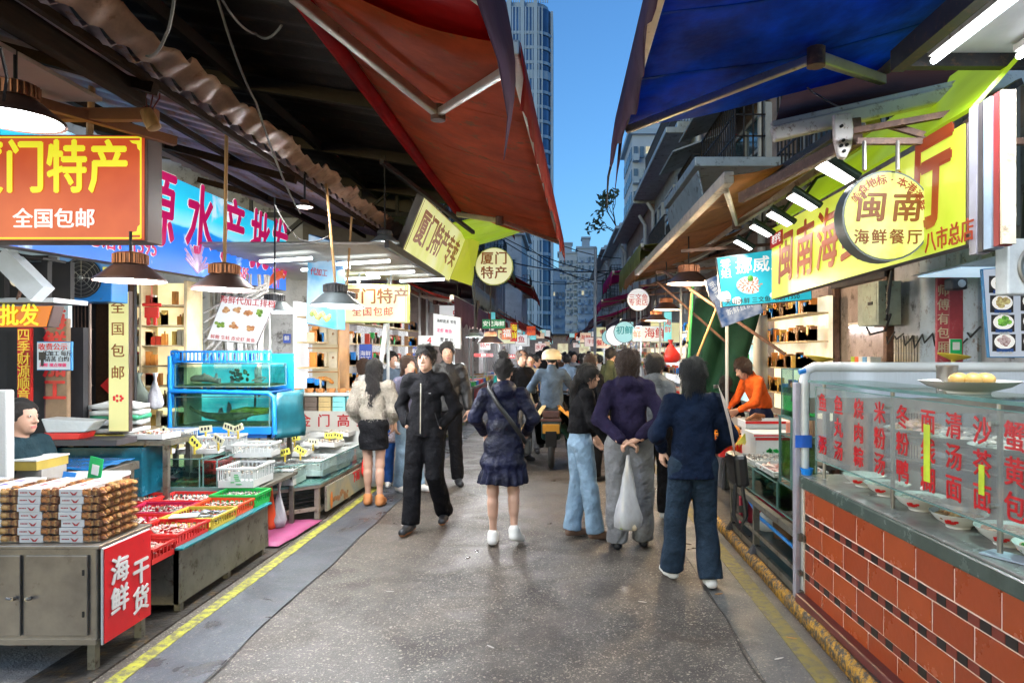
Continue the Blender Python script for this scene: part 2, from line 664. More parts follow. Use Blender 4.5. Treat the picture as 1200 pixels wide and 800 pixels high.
def strands(ho,m,n,hd,s,kind):
 """loose locks lying on the hair surface"""
 me=ho.data
 N=len(me.vertices)
 co=np.zeros(N*3,np.float32);me.vertices.foreach_get('co',co);co=co.reshape(-1,3)
 no=np.zeros(N*3,np.float32);me.vertices.foreach_get('normal',no);no=no.reshape(-1,3)
 rnd=np.random.RandomState(int(abs(hd[2])*1000)%999)
 vs,fs=[],[]
 up=kind=='bun'
 for i in rnd.randint(0,N,n):
  p=co[i].astype(float);nn=no[i].astype(float)
  cro=hd+V3(0,.03,.11 if not up else.16)*s
  d=p-cro
  if up:d=-d
  d=d-nn*(d@nn)
  if kind=='fluff' and p[2]<1.0*s:continue
  if p[2]<hd[2]-.02:d=V3(0,0,-1.)*(1 if not up else-1)
  L_=np.linalg.norm(d)
  if L_<1e-4:continue
  d=d/L_+rnd.uniform(-.25,.25,3)
  L=rnd.uniform(.03,.07)*s*(.45 if kind=='fluff' else 1)
  q0=p+nn*.001;q1=p+d*L*.5+nn*rnd.uniform(.001,.006);q2=p+d*L+nn*rnd.uniform(-.004,.006)+V3(0,0,-.006)
  sd=np.cross(d,nn);sd=sd/(np.linalg.norm(sd)+1e-6)*rnd.uniform(.0012,.003)
  k=len(vs)
  vs+=[q0-sd,q0+sd,q1+sd+nn*.001,q1-sd,q1+nn*.003,q2]
  fs+=[(k,k+1,k+4),(k+1,k+2,k+4),(k,k+4,k+3),(k+3,k+4,k+5),(k+4,k+2,k+5)]
 nm='wool_fluff' if kind=='fluff' else 'hair_strands'
 me2=bpy.data.meshes.new(nm)
 me2.from_pydata([tuple(v)for v in vs],[],fs)
 me2.materials.append(m)
 me2.polygons.foreach_set('use_smooth',[True]*len(fs))
 o=bpy.data.objects.new(nm,me2)
 COL.objects.link(o)
 o.parent=ho
 o['kind']='stuff'
def rotz(a):
 c,s=math.cos(a),math.sin(a)
 return np.array([[c,-s,0],[s,c,0],[0,0,1.]])
def rotx(a):
 c,s=math.cos(a),math.sin(a)
 return np.array([[1.,0,0],[0,c,-s],[0,s,c]])
def person(label,loc,heading,H=1.68,pose=None,top='jacket',topm=None,hem=.88,bottom='trousers',botm=None,leg=.085,flare=.0,skirt_z=.55,shoem=None,solem=None,hair='short',hairm=None,skin=None,headturn=0,nod=0,detail=1,group=None,fat=1.0,hands=True,slv=.052,extra=None,collar=True,fold=.006,hood=False,shoe_s=1.0):
 """local frame: faces -Y, stands on z=0"""
 s=H/1.70
 skin=skin or skin_m
 hairm=hairm or hair_m
 root=thing('person',label,'person',loc,heading,group)
 J=dict(pel=(0,0,.93),wai=(0,0,1.06),che=(0,.0,1.27),nb=(0,.015,1.435),hd=(0,-.015,1.585),shL=(.165,.01,1.385),shR=(-.165,.01,1.385),elL=(.235,.04,1.11),elR=(-.235,.04,1.11),wrL=(.25,-.06,.88),wrR=(-.25,-.06,.88),hipL=(.085,0,.90),hipR=(-.085,0,.90),knL=(.10,-.015,.49),knR=(-.10,-.015,.49),anL=(.11,.03,.085),anR=(-.11,.03,.085),fdL=(0,-.15,-1),fdR=(0,-.15,-1),pnL=(-1,-.3,0),pnR=(1,-.3,0))
 J.update(pose or{})
 curl=J.pop('curl',.45)
 toeL=J.pop('toeL',None);toeR=J.pop('toeR',None)
 J={k_:V3(*v)*(s if k_[:2]not in('fd','pn')else 1)for k_,v in J.items()}
 hb={1:.013,0:.022,-1:.034}[detail]
 hh={1:.0065,0:.012,-1:.02}[detail]
 f=fat*s
 hd=J['hd']
 Rh=rotz(headturn)@rotx(nod)
 hp=lambda x,y,z:hd+Rh@(V3(x,y,z)*s)
 head=[('u','e',hp(0,.012,.025),V3(.075,.093,.092)*s,Rh),('u','e',hp(0,-.022,-.03),V3(.061,.066,.078)*s,Rh),('u','c',hp(0,-.05,-.088),hp(0,-.062,-.088),.026*s,.02*s,(1,1,1),.03),('u','c',J['nb']-V3(0,0,.05*s),hp(0,.02,-.05),.057*s,.052*s,(1,1,1),.025)]
 if detail>=0:
  head+=[('u','c',hp(0,-.083,.005),hp(0,-.105,-.03),.008*s,.013*s,(1,1,1),.012),('u','c',hp(-.012,-.092,-.034),hp(.012,-.092,-.034),.009*s,.009*s,(1,1,1),.008),('s','e',hp(.031,-.092,.006),V3(.018,.016,.011)*s,None,.014),('s','e',hp(-.031,-.092,.006),V3(.018,.016,.011)*s,None,.014),('u','c',hp(-.018,-.079,-.062),hp(.018,-.079,-.062),.0085*s,.0085*s,(1,1,1),.006),('u','c',hp(-.015,-.077,-.073),hp(.015,-.077,-.073),.009*s,.009*s,(1,1,1),.006),('u','e',hp(.075,.012,-.005),V3(.010,.018,.03)*s,Rh,.008),('u','e',hp(-.075,.012,-.005),V3(.010,.018,.03)*s,Rh,.008),('u','e',hp(.029,-.079,.006),V3(.0125,.0125,.010)*s,None,.002),('u','e',hp(-.029,-.079,.006),V3(.0125,.0125,.010)*s,None,.002)]
 body=[('u','c',J['shL'],J['shR'],.045*s,.045*s),('u','c',J['nb'],J['che'],.05*s,.09*s,(1.1,.8,1)),('u','c',J['che'],J['wai'],.1*f,.095*f,(1.1,.8,1)),('u','c',J['wai'],J['pel'],.095*f,.1*f,(1.15,.85,1))]
 for q in 'LR':
  body+=[('u','c',J['sh'+q],J['el'+q],.042*s,.034*s),('u','c',J['el'+q],J['wr'+q],.034*s,.024*s),('u','c',J['hip'+q],J['kn'+q],.075*s,.05*s),('u','c',J['kn'+q],J['an'+q],.048*s,.031*s),('u','c',J['kn'+q]*.75+J['an'+q]*.25+V3(0,.014,0),J['kn'+q]*.5+J['an'+q]*.5+V3(0,.012,0),.047*s,.04*s)]
 parts=[surface(body,hb),surface(head,hh,.02)]
 if hands and detail>=0:
  for q,sg in(('L',1),('R',-1)):
   hs=.0045 if detail==1 else.008
   parts.append(surface(hand_prims(J['wr'+q],J['fd'+q],J['pn'+q],sg,s,curl),hs,.01))
 e1,e2=hp(.029,-.091,.006),hp(-.029,-.091,.006)
 mo=hp(0,-.083,-.0675)
 def skincol(c):
  out=np.zeros(len(c),int)
  if detail>=0:
   for e in(e1,e2):
    d=np.linalg.norm(c-e,axis=1)
    out[(d<.0115*s)&(np.abs((c-e)[:,2])<.0045*s)]=2
    out[(d<.0075*s)&(np.abs((c-e)[:,2])<.0055*s)]=3
   d=(c-mo)@Rh
   out[(np.abs(d[:,0])<.022*s)&(np.abs(d[:,2])<.0085*s)&(np.abs(d[:,1])<.02)]=1
  return out
 field_obj('body',parts,[skin,lip_m,eye_m,iris_m],root,skincol)
 hemz=hem*s
 fa=fold*(1 if detail>=0 else.6)
 ph=random.uniform(0,6)
 def folds(X,Y,Z):
  f_=fa*1.9
  a_=np.abs(np.sin(8*Z+6*X+2.6*np.sin(6*X+ph)+1.6*np.sin(9*Y+4*Z)))
  b_=np.abs(np.sin(12*X-7*Z+2.8*np.sin(5*Z+ph)+3*Y))
  c_=np.abs(np.sin(21*Z-17*np.abs(X)+2*np.sin(13*X+ph)+6*Y))
  return f_*(.55-1.1*np.sqrt(a_)*.55+.5-b_*.8+.25-np.sqrt(c_)*.4)
 w_=slv*s
 tp=[('u','c',J['shL']*.9+J['shR']*.1,J['shR']*.9+J['shL']*.1,.058*s,.058*s,(1,.95,1)),('u','c',J['nb']-V3(0,0,.03*s),J['shL']*.8+J['shR']*.2,.052*s,.05*s),('u','c',J['nb']-V3(0,0,.03*s),J['shR']*.8+J['shL']*.2,.052*s,.05*s),('u','c',J['nb']-V3(0,0,.08*s),J['che'],.09*s,.125*f,(1.12,.82,1)),('u','c',J['che'],J['wai'],.130*f,.126*f,(1.12,.82,1)),('u','c',J['wai'],V3(J['pel'][0],J['pel'][1],min(J['pel'][2],hemz)-.10),.126*f,.166*f,(1.14,.84,1))]
 for q in 'LR':
  m_=J['el'+q]*.5+J['sh'+q]*.5
  tp+=[('u','c',J['sh'+q],J['el'+q],w_*1.12,w_),('u','c',J['el'+q],J['el'+q]*.12+J['wr'+q]*.88,w_,w_*.78)]
 if collar:
  tp+=[('u','c',J['nb']-V3(0,0,.03*s),J['nb']+V3(0,.005,.028*s),.072*s,.066*s,(1,1,1),.02)]
 if hood:
  tp+=[('u','e',J['nb']+V3(0,.065,-.015)*s,V3(.105,.055,.075)*s,None,.03),('u','c',J['nb']+V3(-.075,.0,.02)*s,J['nb']+V3(.075,0,.02)*s,.04*s,.04*s,(1,1.3,1),.03)]
 armpts=[J['wrL'],J['wrR'],J['elL'],J['elR']]
 def cut_top(X,Y,Z):
  body_d=hemz+.01*np.sin(9*X+ph)-Z
  keep=np.full(np.broadcast(X,Y,Z).shape,1.)
  for q in 'LR':
   a,b=J['el'+q],J['wr'+q]
   d=b-a
   L=d@d
   t=np.clip(((X-a[0])*d[0]+(Y-a[1])*d[1]+(Z-a[2])*d[2])/L,0,1)
   D=np.sqrt((X-a[0]-t*d[0])**2+(Y-a[1]-t*d[1])**2+(Z-a[2]-t*d[2])**2)-w_*1.05
   keep=np.minimum(keep,D)
  return np.minimum(body_d,keep)
 tname={'jacket':'jacket','sweater':'sweater','hoodie':'hoodie','dress':'dress','shirt':'shirt','vest':'vest'}[top]
 ht={1:.0115,0:.02,-1:.03}[detail]
 if top=='dress':
  z0=skirt_z*s
  tp+=[('u','c',J['pel']+V3(0,0,-.02),V3(J['pel'][0],J['pel'][1],z0),.155*f,.205*f,(1.1,.85,1))]
  sd=z0
  def wf(X,Y,Z):
   th=np.arctan2(Y,X)
   q=np.clip((.78*s-Z)/.2,0,1)
   return folds(X,Y,Z)+q*.016*np.sin(17*th+3*np.sin(2*th))-.012*np.exp(-((Z-.76*s)/.03)**2)
  def cf(X,Y,Z):return np.minimum(sd+.006*np.sin(16*X)-Z,np.where(np.abs(X)>.3,-1,1))
  field_obj('dress',[surface(tp,.011,.035,wf,lambda X,Y,Z:sd+.006*np.sin(16*X)-Z+0*Y)],topm,root)
 else:
  ob=field_obj(tname,[surface(tp,ht,.035,folds,cut_top)],topm,root)
  if top=='sweater':strands(ob,topm,3500,J['nb'],s,'fluff')
 if bottom=='trousers':
  bp=[('u','c',J['wai']-V3(0,0,.03),J['pel'],.11*f,.128*f,(1.15,.85,1)),('u','c',J['hipL'],J['hipR'],.088*f,.088*f,(1,.95,1))]
  for q in 'LR':
   a,b,c_=J['hip'+q],J['kn'+q],J['an'+q]
   e=b+(c_-b)*1.0
   bp+=[('u','c',a,b,leg*1.12*f,leg*.93*s,(1,1,1),.02),('u','c',b,e,leg*.93*s,(leg*.85+flare)*s,(1,1.08,1),.02)]
  lz=[J['anL'],J['anR']]
  def tf(X,Y,Z):
   q=np.clip((.45*s-Z)/.3,0,1)+.35
   return fa*q*(1-1.6*np.sqrt(np.abs(np.sin(13*Z+9*X+2.4*np.sin(8*X+ph+3*Z)+5*Y))))+fa*.9*(.5-np.abs(np.sin(17*X+2.5*np.sin(4*Z+ph)+11*Y)))
  def tcut(X,Y,Z):
   out=np.full(np.broadcast(X,Y,Z).shape,1.)
   c0=None
   for q in 'LR':
    k_,a_=J['kn'+q],J['an'+q]
    d=(a_-k_);d=d/np.linalg.norm(d)
    v=(X-a_[0])*d[0]+(Y-a_[1])*d[1]+(Z-a_[2])*d[2]-.022*s
    near=np.sqrt((X-a_[0])**2+(Y-a_[1])**2)<.16
    v=np.where(near&(Z<.5),v,-1.)
    c0=v if c0 is None else np.where(np.hypot(X-J['anL'][0],Y-J['anL'][1])<np.hypot(X-J['anR'][0],Y-J['anR'][1]),c0,v)
   return c0
  field_obj('trousers',[surface(bp,{1:.013,0:.02,-1:.03}[detail],.02,tf,tcut)],botm,root)
 elif bottom=='skirt':
  z0=skirt_z*s
  bp=[('u','c',J['wai']-V3(0,0,.02),J['pel'],.125*f,.15*f,(1.12,.85,1)),('u','c',J['pel'],V3(J['pel'][0],J['pel'][1],z0),.15*f,.155*f,(1.12,.85,1))]
  field_obj('skirt',[surface(bp,.013,.03,folds,lambda X,Y,Z:z0-Z+0*X+0*Y)],botm,root)
 if detail>=0:
  for q,toe in(('L',toeL),('R',toeR)):
   a=J['an'+q]
   t=V3(*(toe or(.02*(1 if q=='L' else-1),-.165,-.055)))
   heel=a+V3(0,.035,-.045)*s
   tip=a+t*s
   S_=.001
   sp=[('u','c',heel,tip,.038*s*shoe_s,.036*s*shoe_s,(1.05,1,1),.02),('u','c',a+V3(0,.005,.01)*s,heel*.5+tip*.5,.046*s*shoe_s,.04*s*shoe_s,(1,1,1),.03)]
   ax=(tip-heel)/np.linalg.norm(tip-heel)
   upv=np.cross(np.cross(ax,V3(0,0,1)),ax)
   upv=upv/np.linalg.norm(upv)
   base=heel-upv*.033*s
   def scut(X,Y,Z):return-((X-base[0])*upv[0]+(Y-base[1])*upv[1]+(Z-base[2])*upv[2])
   def scol(c):return((c-base)@upv<.022*s).astype(int)
   field_obj('shoe',[surface(sp,.008 if detail==1 else.013,.02,None,scut)],[shoem or hair_m,solem or shoem or hair_m],root,scol)
 if hair:
  hw=lambda X,Y,Z:.0035*np.sin(90*X+40*Y+6*np.sin(20*Z))+.003*np.sin(70*Y+50*X+4*np.sin(15*Z))+.003*np.sin(31*X-23*Y+8*Z)
  hs=[]
  if hair in('short','buzz','thin'):
   t=.010 if hair=='buzz' else.016
   hs=[('u','e',hp(0,.014 if hair=='buzz' else.02,.029 if hair=='buzz' else.036),V3(.074+t,.089+t,.088+t)*s,Rh)]
   hs+=[('s','e',hp(0,-.085,-.035),V3(.078,.075,.082)*s,Rh,.01),('s','c',hp(-.2,-.01,-.075),hp(.2,-.01,-.075),.05*s,.05*s,(1,1,1),.01),('s','c',hp(0,.1,-.115),hp(0,.1,-.2),.06*s,.06*s,(1,1,1),.01)]
   if hair=='thin':
    hs+=[('s','e',hp(0,-.055,.105),V3(.065,.06,.04)*s,Rh,.01)]
  elif hair in('bob','mop','helmetbob'):
   t=.02 if hair!='mop' else.024
   hs=[('u','e',hp(0,.02,.03),V3(.076+t,.092+t,.09+t)*s,Rh),('u','c',hp(0,.045,.0),hp(0,.05,-.075),.078*s,.058*s,(1.15,.9,1)),('u','c',hp(.068,.015,.01),hp(.06,.02,-.06),.03*s,.022*s),('u','c',hp(-.068,.015,.01),hp(-.06,.02,-.06),.03*s,.022*s)]
   if hair=='helmetbob':
    hs+=[('u','c',hp(0,.05,-.06),hp(0,.04,-.125),.07*s,.062*s,(1.2,.9,1))]
   hs+=[('s','e',hp(0,-.092,-.04),V3(.062,.07,.085)*s,Rh,.01)]
  elif hair in('long','pony','bun'):
   hs=[('u','e',hp(0,.018,.034),V3(.089,.106,.1)*s,Rh),('u','c',hp(0,.05,.0),hp(0,.05,-.05),.064*s,.05*s,(1.1,.9,1)),('s','e',hp(0,-.088,-.04),V3(.07,.072,.088)*s,Rh,.01)]
   if hair=='bun':
    hs=[('u','e',hp(0,.018,.03),V3(.083,.1,.097)*s,Rh),('u','c',hp(0,.05,.0),hp(0,.06,-.03),.055*s,.045*s,(1.1,.9,1)),('s','e',hp(0,-.088,-.04),V3(.075,.075,.088)*s,Rh,.01),('u','e',hp(0,.035,.15),V3(.042,.04,.036)*s,Rh,.012),('u','c',hp(-.03,.03,.17),hp(.02,.05,.175),.016*s,.014*s,(1,1,1),.01)]
   if hair=='long':
    hs+=[('u','c',hp(.0,.06,-.05),hp(.01,.095,-.22),.066*s,.06*s,(1.15,.7,1)),('u','c',hp(.01,.095,-.22),hp(.03,.10,-.40),.06*s,.032*s,(1.15,.7,1)),('u','c',hp(.07,.02,.0),hp(.085,.04,-.2),.026*s,.02*s),('u','c',hp(-.07,.02,.0),hp(-.08,.05,-.2),.026*s,.02*s)]
   if hair=='pony':
    hs+=[('u','c',hp(0,.09,.0),hp(0,.14,-.07),.03*s,.035*s),('u','c',hp(0,.14,-.07),hp(0,.15,-.30),.038*s,.018*s)]
  ho=field_obj('hair',[surface(hs,hh*1.25,.025,hw)],hairm,root)
  if hair!='buzz' and detail>=0:strands(ho,hairm,900 if detail==1 else 160,hd,s,hair)
 if extra:extra(root,J,s,hp)
 return root
 #  ground
def asphalt(name,dark,light,flecks=.5,rough=.55,tintn=(.060,.043,.033)):
 m=bpy.data.materials.new(name)
 m.use_nodes=True
 nt=m.node_tree
 n,l=nt.nodes,nt.links
 b=n['Principled BSDF']
 tc=n.new('ShaderNodeTexCoord')
 big=n.new('ShaderNodeTexNoise');big.inputs['Scale'].default_value=.9;big.inputs['Detail'].default_value=8;big.inputs['Roughness'].default_value=.7
 l.new(tc.outputs['Object'],big.inputs[0])
 r1=n.new('ShaderNodeValToRGB')
 r1.color_ramp.elements[0].position=.38;r1.color_ramp.elements[1].position=.62
 r1.color_ramp.elements[0].color=(*dark,1);r1.color_ramp.elements[1].color=(*light,1)
 l.new(big.outputs[0],r1.inputs[0])
 st=n.new('ShaderNodeTexNoise');st.inputs['Scale'].default_value=1.7;st.inputs['Detail'].default_value=7;st.inputs['Distortion'].default_value=1.2
 l.new(tc.outputs['Object'],st.inputs[0])
 rs=n.new('ShaderNodeValToRGB');rs.color_ramp.elements[0].position=.52;rs.color_ramp.elements[1].position=.72
 l.new(st.outputs[0],rs.inputs[0])
 ms=n.new('ShaderNodeMix');ms.data_type='RGBA'
 sc_=n.new('ShaderNodeMath');sc_.operation='MULTIPLY';sc_.inputs[1].default_value=.75
 l.new(rs.outputs[0],sc_.inputs[0]);l.new(sc_.outputs[0],ms.inputs['Factor'])
 l.new(r1.outputs[0],ms.inputs['A']);ms.inputs['B'].default_value=(*tintn,1)
 src=ms.outputs['Result']
 hsrc=[]
 for sc2,th,amt,col in((60,.22,flecks*.75,(.46,.40,.31)),(110,.28,flecks*.7,(.38,.33,.26)),(26,.11,flecks*.7,(.46,.42,.36)),(140,.3,.6,(.02,.02,.02))):
  vo=n.new('ShaderNodeTexVoronoi');vo.inputs['Scale'].default_value=sc2;vo.inputs['Randomness'].default_value=1
  dn=n.new('ShaderNodeTexNoise');dn.inputs['Scale'].default_value=sc2*.9
  l.new(tc.outputs['Object'],dn.inputs[0])
  mxv=n.new('ShaderNodeMix');mxv.data_type='RGBA';mxv.inputs['Factor'].default_value=.03
  l.new(tc.outputs['Object'],mxv.inputs['A']);l.new(dn.outputs['Color'],mxv.inputs['B'])
  l.new(mxv.outputs['Result'],vo.inputs['Vector'])
  wn_=n.new('ShaderNodeSeparateColor');l.new(vo.outputs['Color'],wn_.inputs[0])
  lt=n.new('ShaderNodeMath');lt.operation='MULTIPLY';lt.inputs[1].default_value=th*2
  l.new(wn_.outputs[0],lt.inputs[0])
  cmp_=n.new('ShaderNodeMath');cmp_.operation='LESS_THAN'
  l.new(vo.outputs['Distance'],cmp_.inputs[0]);l.new(lt.outputs[0],cmp_.inputs[1])
  g2=n.new('ShaderNodeMath');g2.operation='GREATER_THAN';g2.inputs[1].default_value=.45
  l.new(wn_.outputs[1],g2.inputs[0])
  mu=n.new('ShaderNodeMath');mu.operation='MULTIPLY';l.new(cmp_.outputs[0],mu.inputs[0]);l.new(g2.outputs[0],mu.inputs[1])
  mu2=n.new('ShaderNodeMath');mu2.operation='MULTIPLY';l.new(mu.outputs[0],mu2.inputs[0]);mu2.inputs[1].default_value=amt
  mm=n.new('ShaderNodeMix');mm.data_type='RGBA'
  l.new(mu2.outputs[0],mm.inputs['Factor']);l.new(src,mm.inputs['A']);mm.inputs['B'].default_value=(*col,1)
  src=mm.outputs['Result']
 l.new(src,b.inputs['Base Color'])
 rr=n.new('ShaderNodeMapRange');rr.inputs['From Min'].default_value=.3;rr.inputs['From Max'].default_value=.7;rr.inputs['To Min'].default_value=rough+.2;rr.inputs['To Max'].default_value=rough-.28
 l.new(st.outputs[0],rr.inputs[0]);l.new(rr.outputs[0],b.inputs['Roughness'])
 b.inputs['Specular IOR Level'].default_value=.6
 nb=n.new('ShaderNodeTexNoise');nb.inputs['Scale'].default_value=130;nb.inputs['Detail'].default_value=5
 l.new(tc.outputs['Object'],nb.inputs[0])
 bp=n.new('ShaderNodeBump');bp.inputs['Strength'].default_value=.5;bp.inputs['Distance'].default_value=.008
 l.new(nb.outputs[0],bp.inputs['Height']);l.new(bp.outputs[0],b.inputs['Normal'])
 return m
asph=asphalt('asphalt',(.038,.030,.025),(.115,.097,.082),.8)
asph_l=asphalt('new_asphalt_strip',(.050,.058,.074),(.095,.108,.132),.3,.42)
asph_r=asphalt('dark_asphalt_strip',(.05,.052,.052),(.10,.10,.098),.35,.5)
conc=mat('concrete',(.34,.31,.28),.7,var=.25,bump=.4,bscale=60,wear=.3,wearcol=(.14,.12,.10))
gut_m=mat('gutter_grime',(.05,.045,.04),.45,var=.5,bump=.5,bscale=30,wear=.3,wearcol=(.15,.09,.03))
yel_m=mat('yellow_road_paint',(.42,.41,.03),.6,var=.25,bump=.2,bscale=90,wear=.7,wearcol=(.16,.15,.07),scale=9)
yelr_m=mat('faded_yellow_road_paint',(.17,.14,.03),.6,var=.25,bump=.2,wear=.55,wearcol=(.09,.08,.06),scale=9)
yelk_m=mat('scuffed_yellow_kerb_paint',(.50,.25,.015),.6,var=.3,bump=.9,bscale=30,wear=.75,wearcol=(.06,.05,.04),scale=12)
def flat(name,x0,x1,y0,y1,z,m,th=.05,edge=0,n=30):
 """sheet lying on the ground; edge = waviness of its street-side borders"""
 g=[]
 for i in range(n+1):
  y=y0+(y1-y0)*i/n
  g.append([Vector((x0+(edge*mnoise.noise((0.3,y*1.7,0))if edge else 0),y,z-th/2)),Vector((x1+(edge*mnoise.noise((5.3,y*1.7,0))if edge else 0),y,z-th/2))])
 return MB().sheet(g,th).build(name,m,kind='structure')
flat('ground',-700,700,-60,1500,0,conc,.2,n=2)
flat('road',-2.55,1.56,-3,90,.004,asph,.02)
flat('road_strip',-2.30,-1.83,-3,60,.008,asph_l,.012,.03,60)
flat('road_strip',1.04,1.50,-3,60,.008,asph_r,.012,.03,60)
flat('road_marking',-2.335,-2.25,-3,50,.012,yel_m,.006,.012,90)
flat('road_marking',1.31,1.42,-3,50,.012,yelr_m,.006,.012,90)
crack=mat('tar_joint',(.02,.018,.018),.4)
for nm,x_,w_ in(('road_joint',-1.83,.008),('road_joint',1.04,.006)):
 g=[]
 for i in range(160):
  y=2+i*.14
  o_=.03*mnoise.noise(((5.3 if x_<0 else.3),y*1.7,0))+.008*mnoise.noise((9,y*9,0))
  ww=w_*(.6+.8*abs(mnoise.noise((3,y*5,1))))
  g.append([Vector((x_+o_-ww/2,y,.012)),Vector((x_+o_+ww/2,y,.012))])
 MB().sheet(g,.003).build(nm,crack,kind='structure')
flat('gutter',-2.75,-2.40,-3,50,.016,gut_m,.02,.02,60)
g=[]
kn=140
for i in range(kn+1):
 y=-2+i*.42
 j_=.014*mnoise.noise((2,y*4,0))+.01*mnoise.noise((7,y*11,0))
 g.append([Vector((1.50+j_,y,.005)),Vector((1.503+j_,y,.075+j_)),Vector((1.532+j_,y,.102))])
MB().sheet(g,.008).build('kerb_edge',yelk_m,smooth='all',kind='structure')
MB().bb(1.535,1.63,-2,57,.0,.098).build('kerb',gut_m,kind='structure')
flat('pavement',1.60,9,-3,60,.10,mat('pavement_grime',(.10,.095,.09),.6,var=.4,bump=.4),.12,n=20)
lit_m=mat('dry_leaf',(.42,.20,.04),.7)
for i,(x,y)in enumerate([(1.36,4.02),(1.1,4.75),(-.4,3.9),(.55,4.6),(-1.2,4.8),(1.2,3.75)]):
 a=random.uniform(0,6)
 g=[[Vector((x+math.cos(a)*u-math.sin(a)*v,y+math.sin(a)*u+math.cos(a)*v,.014+.008*u*u*900*.02+.004))for v in(-.007*(1-abs(u)*20),.007*(1-abs(u)*20))]for u in(-.03,-.012,.012,.03)]
 tag(MB().sheet(g,.0015).build('dry_leaf',lit_m if i<2 else mat('paper_scrap',(.5,.48,.45))),['yellow dry leaf by the foot of the right kerb','brown leaf behind the navy jacket walker','pale paper scrap in the middle of the road','pale scrap on the asphalt before the grey trousers','paper scrap near the left asphalt joint','pale scrap on the dark right road strip'][i],'litter',kind=None)
 #  towers in the distance
tw_glass=mat('tower_glass',(.05,.13,.26),.15,.3,var=.35,scale=.12,spec=.8)  # distance haze is put into these tower colours
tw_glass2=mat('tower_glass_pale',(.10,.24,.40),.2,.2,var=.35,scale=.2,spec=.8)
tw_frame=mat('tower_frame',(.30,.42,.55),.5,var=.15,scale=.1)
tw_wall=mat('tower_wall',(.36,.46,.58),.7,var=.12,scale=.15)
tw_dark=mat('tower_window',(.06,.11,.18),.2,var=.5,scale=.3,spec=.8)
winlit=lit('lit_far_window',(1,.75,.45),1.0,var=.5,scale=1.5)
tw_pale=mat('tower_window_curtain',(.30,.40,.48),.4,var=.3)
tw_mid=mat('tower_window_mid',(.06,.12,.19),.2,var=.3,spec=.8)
def glass_tower(label,cx,cy,w,d,h,nb=12,floor=3.9,r=4):
 t=thing('skyscraper',label,'skyscraper',(cx,cy,0))
 def rr(w,d,r):
  pts=[]
  for sx,sy,a0 in((1,-1,-90),(1,1,0),(-1,1,90),(-1,-1,180)):
   for k in range(5):
    a=R(a0+k*22.5)
    pts.append((sx*(w/2-r)+r*math.cos(a),sy*(d/2-r)+r*math.sin(a)))
  return pts
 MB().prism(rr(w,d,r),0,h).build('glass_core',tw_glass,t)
 m=MB()
 nf=int(h/floor)
 for k in range(nf):
  big=k%10==9
  m.prism(rr(w+.5,d+.5,r),k*floor,k*floor+(2.2 if big else.8))
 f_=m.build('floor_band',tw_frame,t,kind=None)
 m=MB()
 n_=nb
 for i in range(n_+1):
  x=-w/2+r*.6+(w-r*1.2)*i/n_
  thick=1.0 if i%4==0 else.3
  m.bb(x-thick/2,x+thick/2,-d/2-.45,-d/2+.2,0,h+(2 if i%4==0 else 0))
 for i in range(n_+1):
  y=-d/2+r*.6+(d-r*1.2)*i/n_
  m.bb(w/2-.2,w/2+.45,y-.2,y+.2,0,h)
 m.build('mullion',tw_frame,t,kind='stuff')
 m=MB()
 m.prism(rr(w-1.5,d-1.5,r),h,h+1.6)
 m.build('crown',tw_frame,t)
 m=MB()
 for i in range(26):
  m.bb(-w/2+1+(w-2)*i/25-.12,-w/2+1+(w-2)*i/25+.12,-d/2+.6,-d/2+.9,h+1.5,h+3.4)
 m.bb(-w/2+1,w/2-1,-d/2+.6,-d/2+.9,h+3.3,h+3.6)
 m.build('roof_rail',tw_frame,t)
 return t
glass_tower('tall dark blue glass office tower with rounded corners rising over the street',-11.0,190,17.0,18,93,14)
def flats(label,cx,cy,w,d,h,cols,floor=3.1,wall=None,seed=0,step=True,roof=True):
 """slab of flats with separate windows"""
 rnd=random.Random(seed)
 t=thing('apartment_tower',label,'apartment block',(cx,cy,0),group=None)
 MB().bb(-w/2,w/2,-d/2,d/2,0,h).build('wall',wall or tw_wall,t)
 m=MB()
 if roof:
  m.bb(-w/2-.6,w/2+.6,-d/2-.6,d/2+.6,h,h+.7)
  m.bb(-w*.22,w*.22,-d*.3,d*.2,h+.7,h+4)
  m.bb(-w*.28,w*.28,-d*.35,d*.25,h+4,h+4.6)
  m.build('roof',tw_frame,t)
 nf=int(h/floor)-1
 src=None;srcs=None
 k=0
 zmin=EYE+5
 for f in range(nf,-1,-1):
  z=1.5+f*floor
  if z<14:break
  for c in range(cols):
   x=-w/2+w*(c+.5)/cols
   ww=w/cols*.62
   if k<150:
    if src is None:src={}
    q=rnd.choice([tw_dark,tw_dark,tw_mid,tw_mid,tw_pale])if rnd.random()>.05 else winlit
    if q.name not in src:
     src[q.name]=MB().box((0,0,0),(ww,.3,floor*.5)).build('window',[q],t,loc=(x,-d/2-.1,z))
    else:
     one(src[q.name],'window',t,(x,-d/2-.1,z))
    k+=1
 m=MB()
 for f in range(nf+1):
  z=1.5+f*floor-floor*.45
  for c in range(0,cols,2):
   x=-w/2+w*(c+.5)/cols
   m.bb(x-w/cols*.48,x+w/cols*.48,-d/2-1.2,-d/2,z,z+.9)
 m.build('balcony',tw_frame,t,kind='stuff')
 m=MB()
 for f in range(nf+1):
  z=1.5+f*floor
  for c in range(5):
   y=-d/2+d*(c+.5)/5
   m.bb(-w/2-.12,-w/2,y-.9,y+.9,z-.8,z+.8)
   m.bb(w/2,w/2+.12,y-.9,y+.9,z-.8,z+.8)
 m.build('side_window',tw_dark,t,kind='stuff')
 return t
def px_flats(label,x0,x1,ytop,Y,cols,**k):
 a,b=P(x0,ytop,Y),P(x1,ytop,Y)
 return flats(label,(a.x+b.x)/2,Y+6,b.x-a.x,12,a.z,cols,**k)
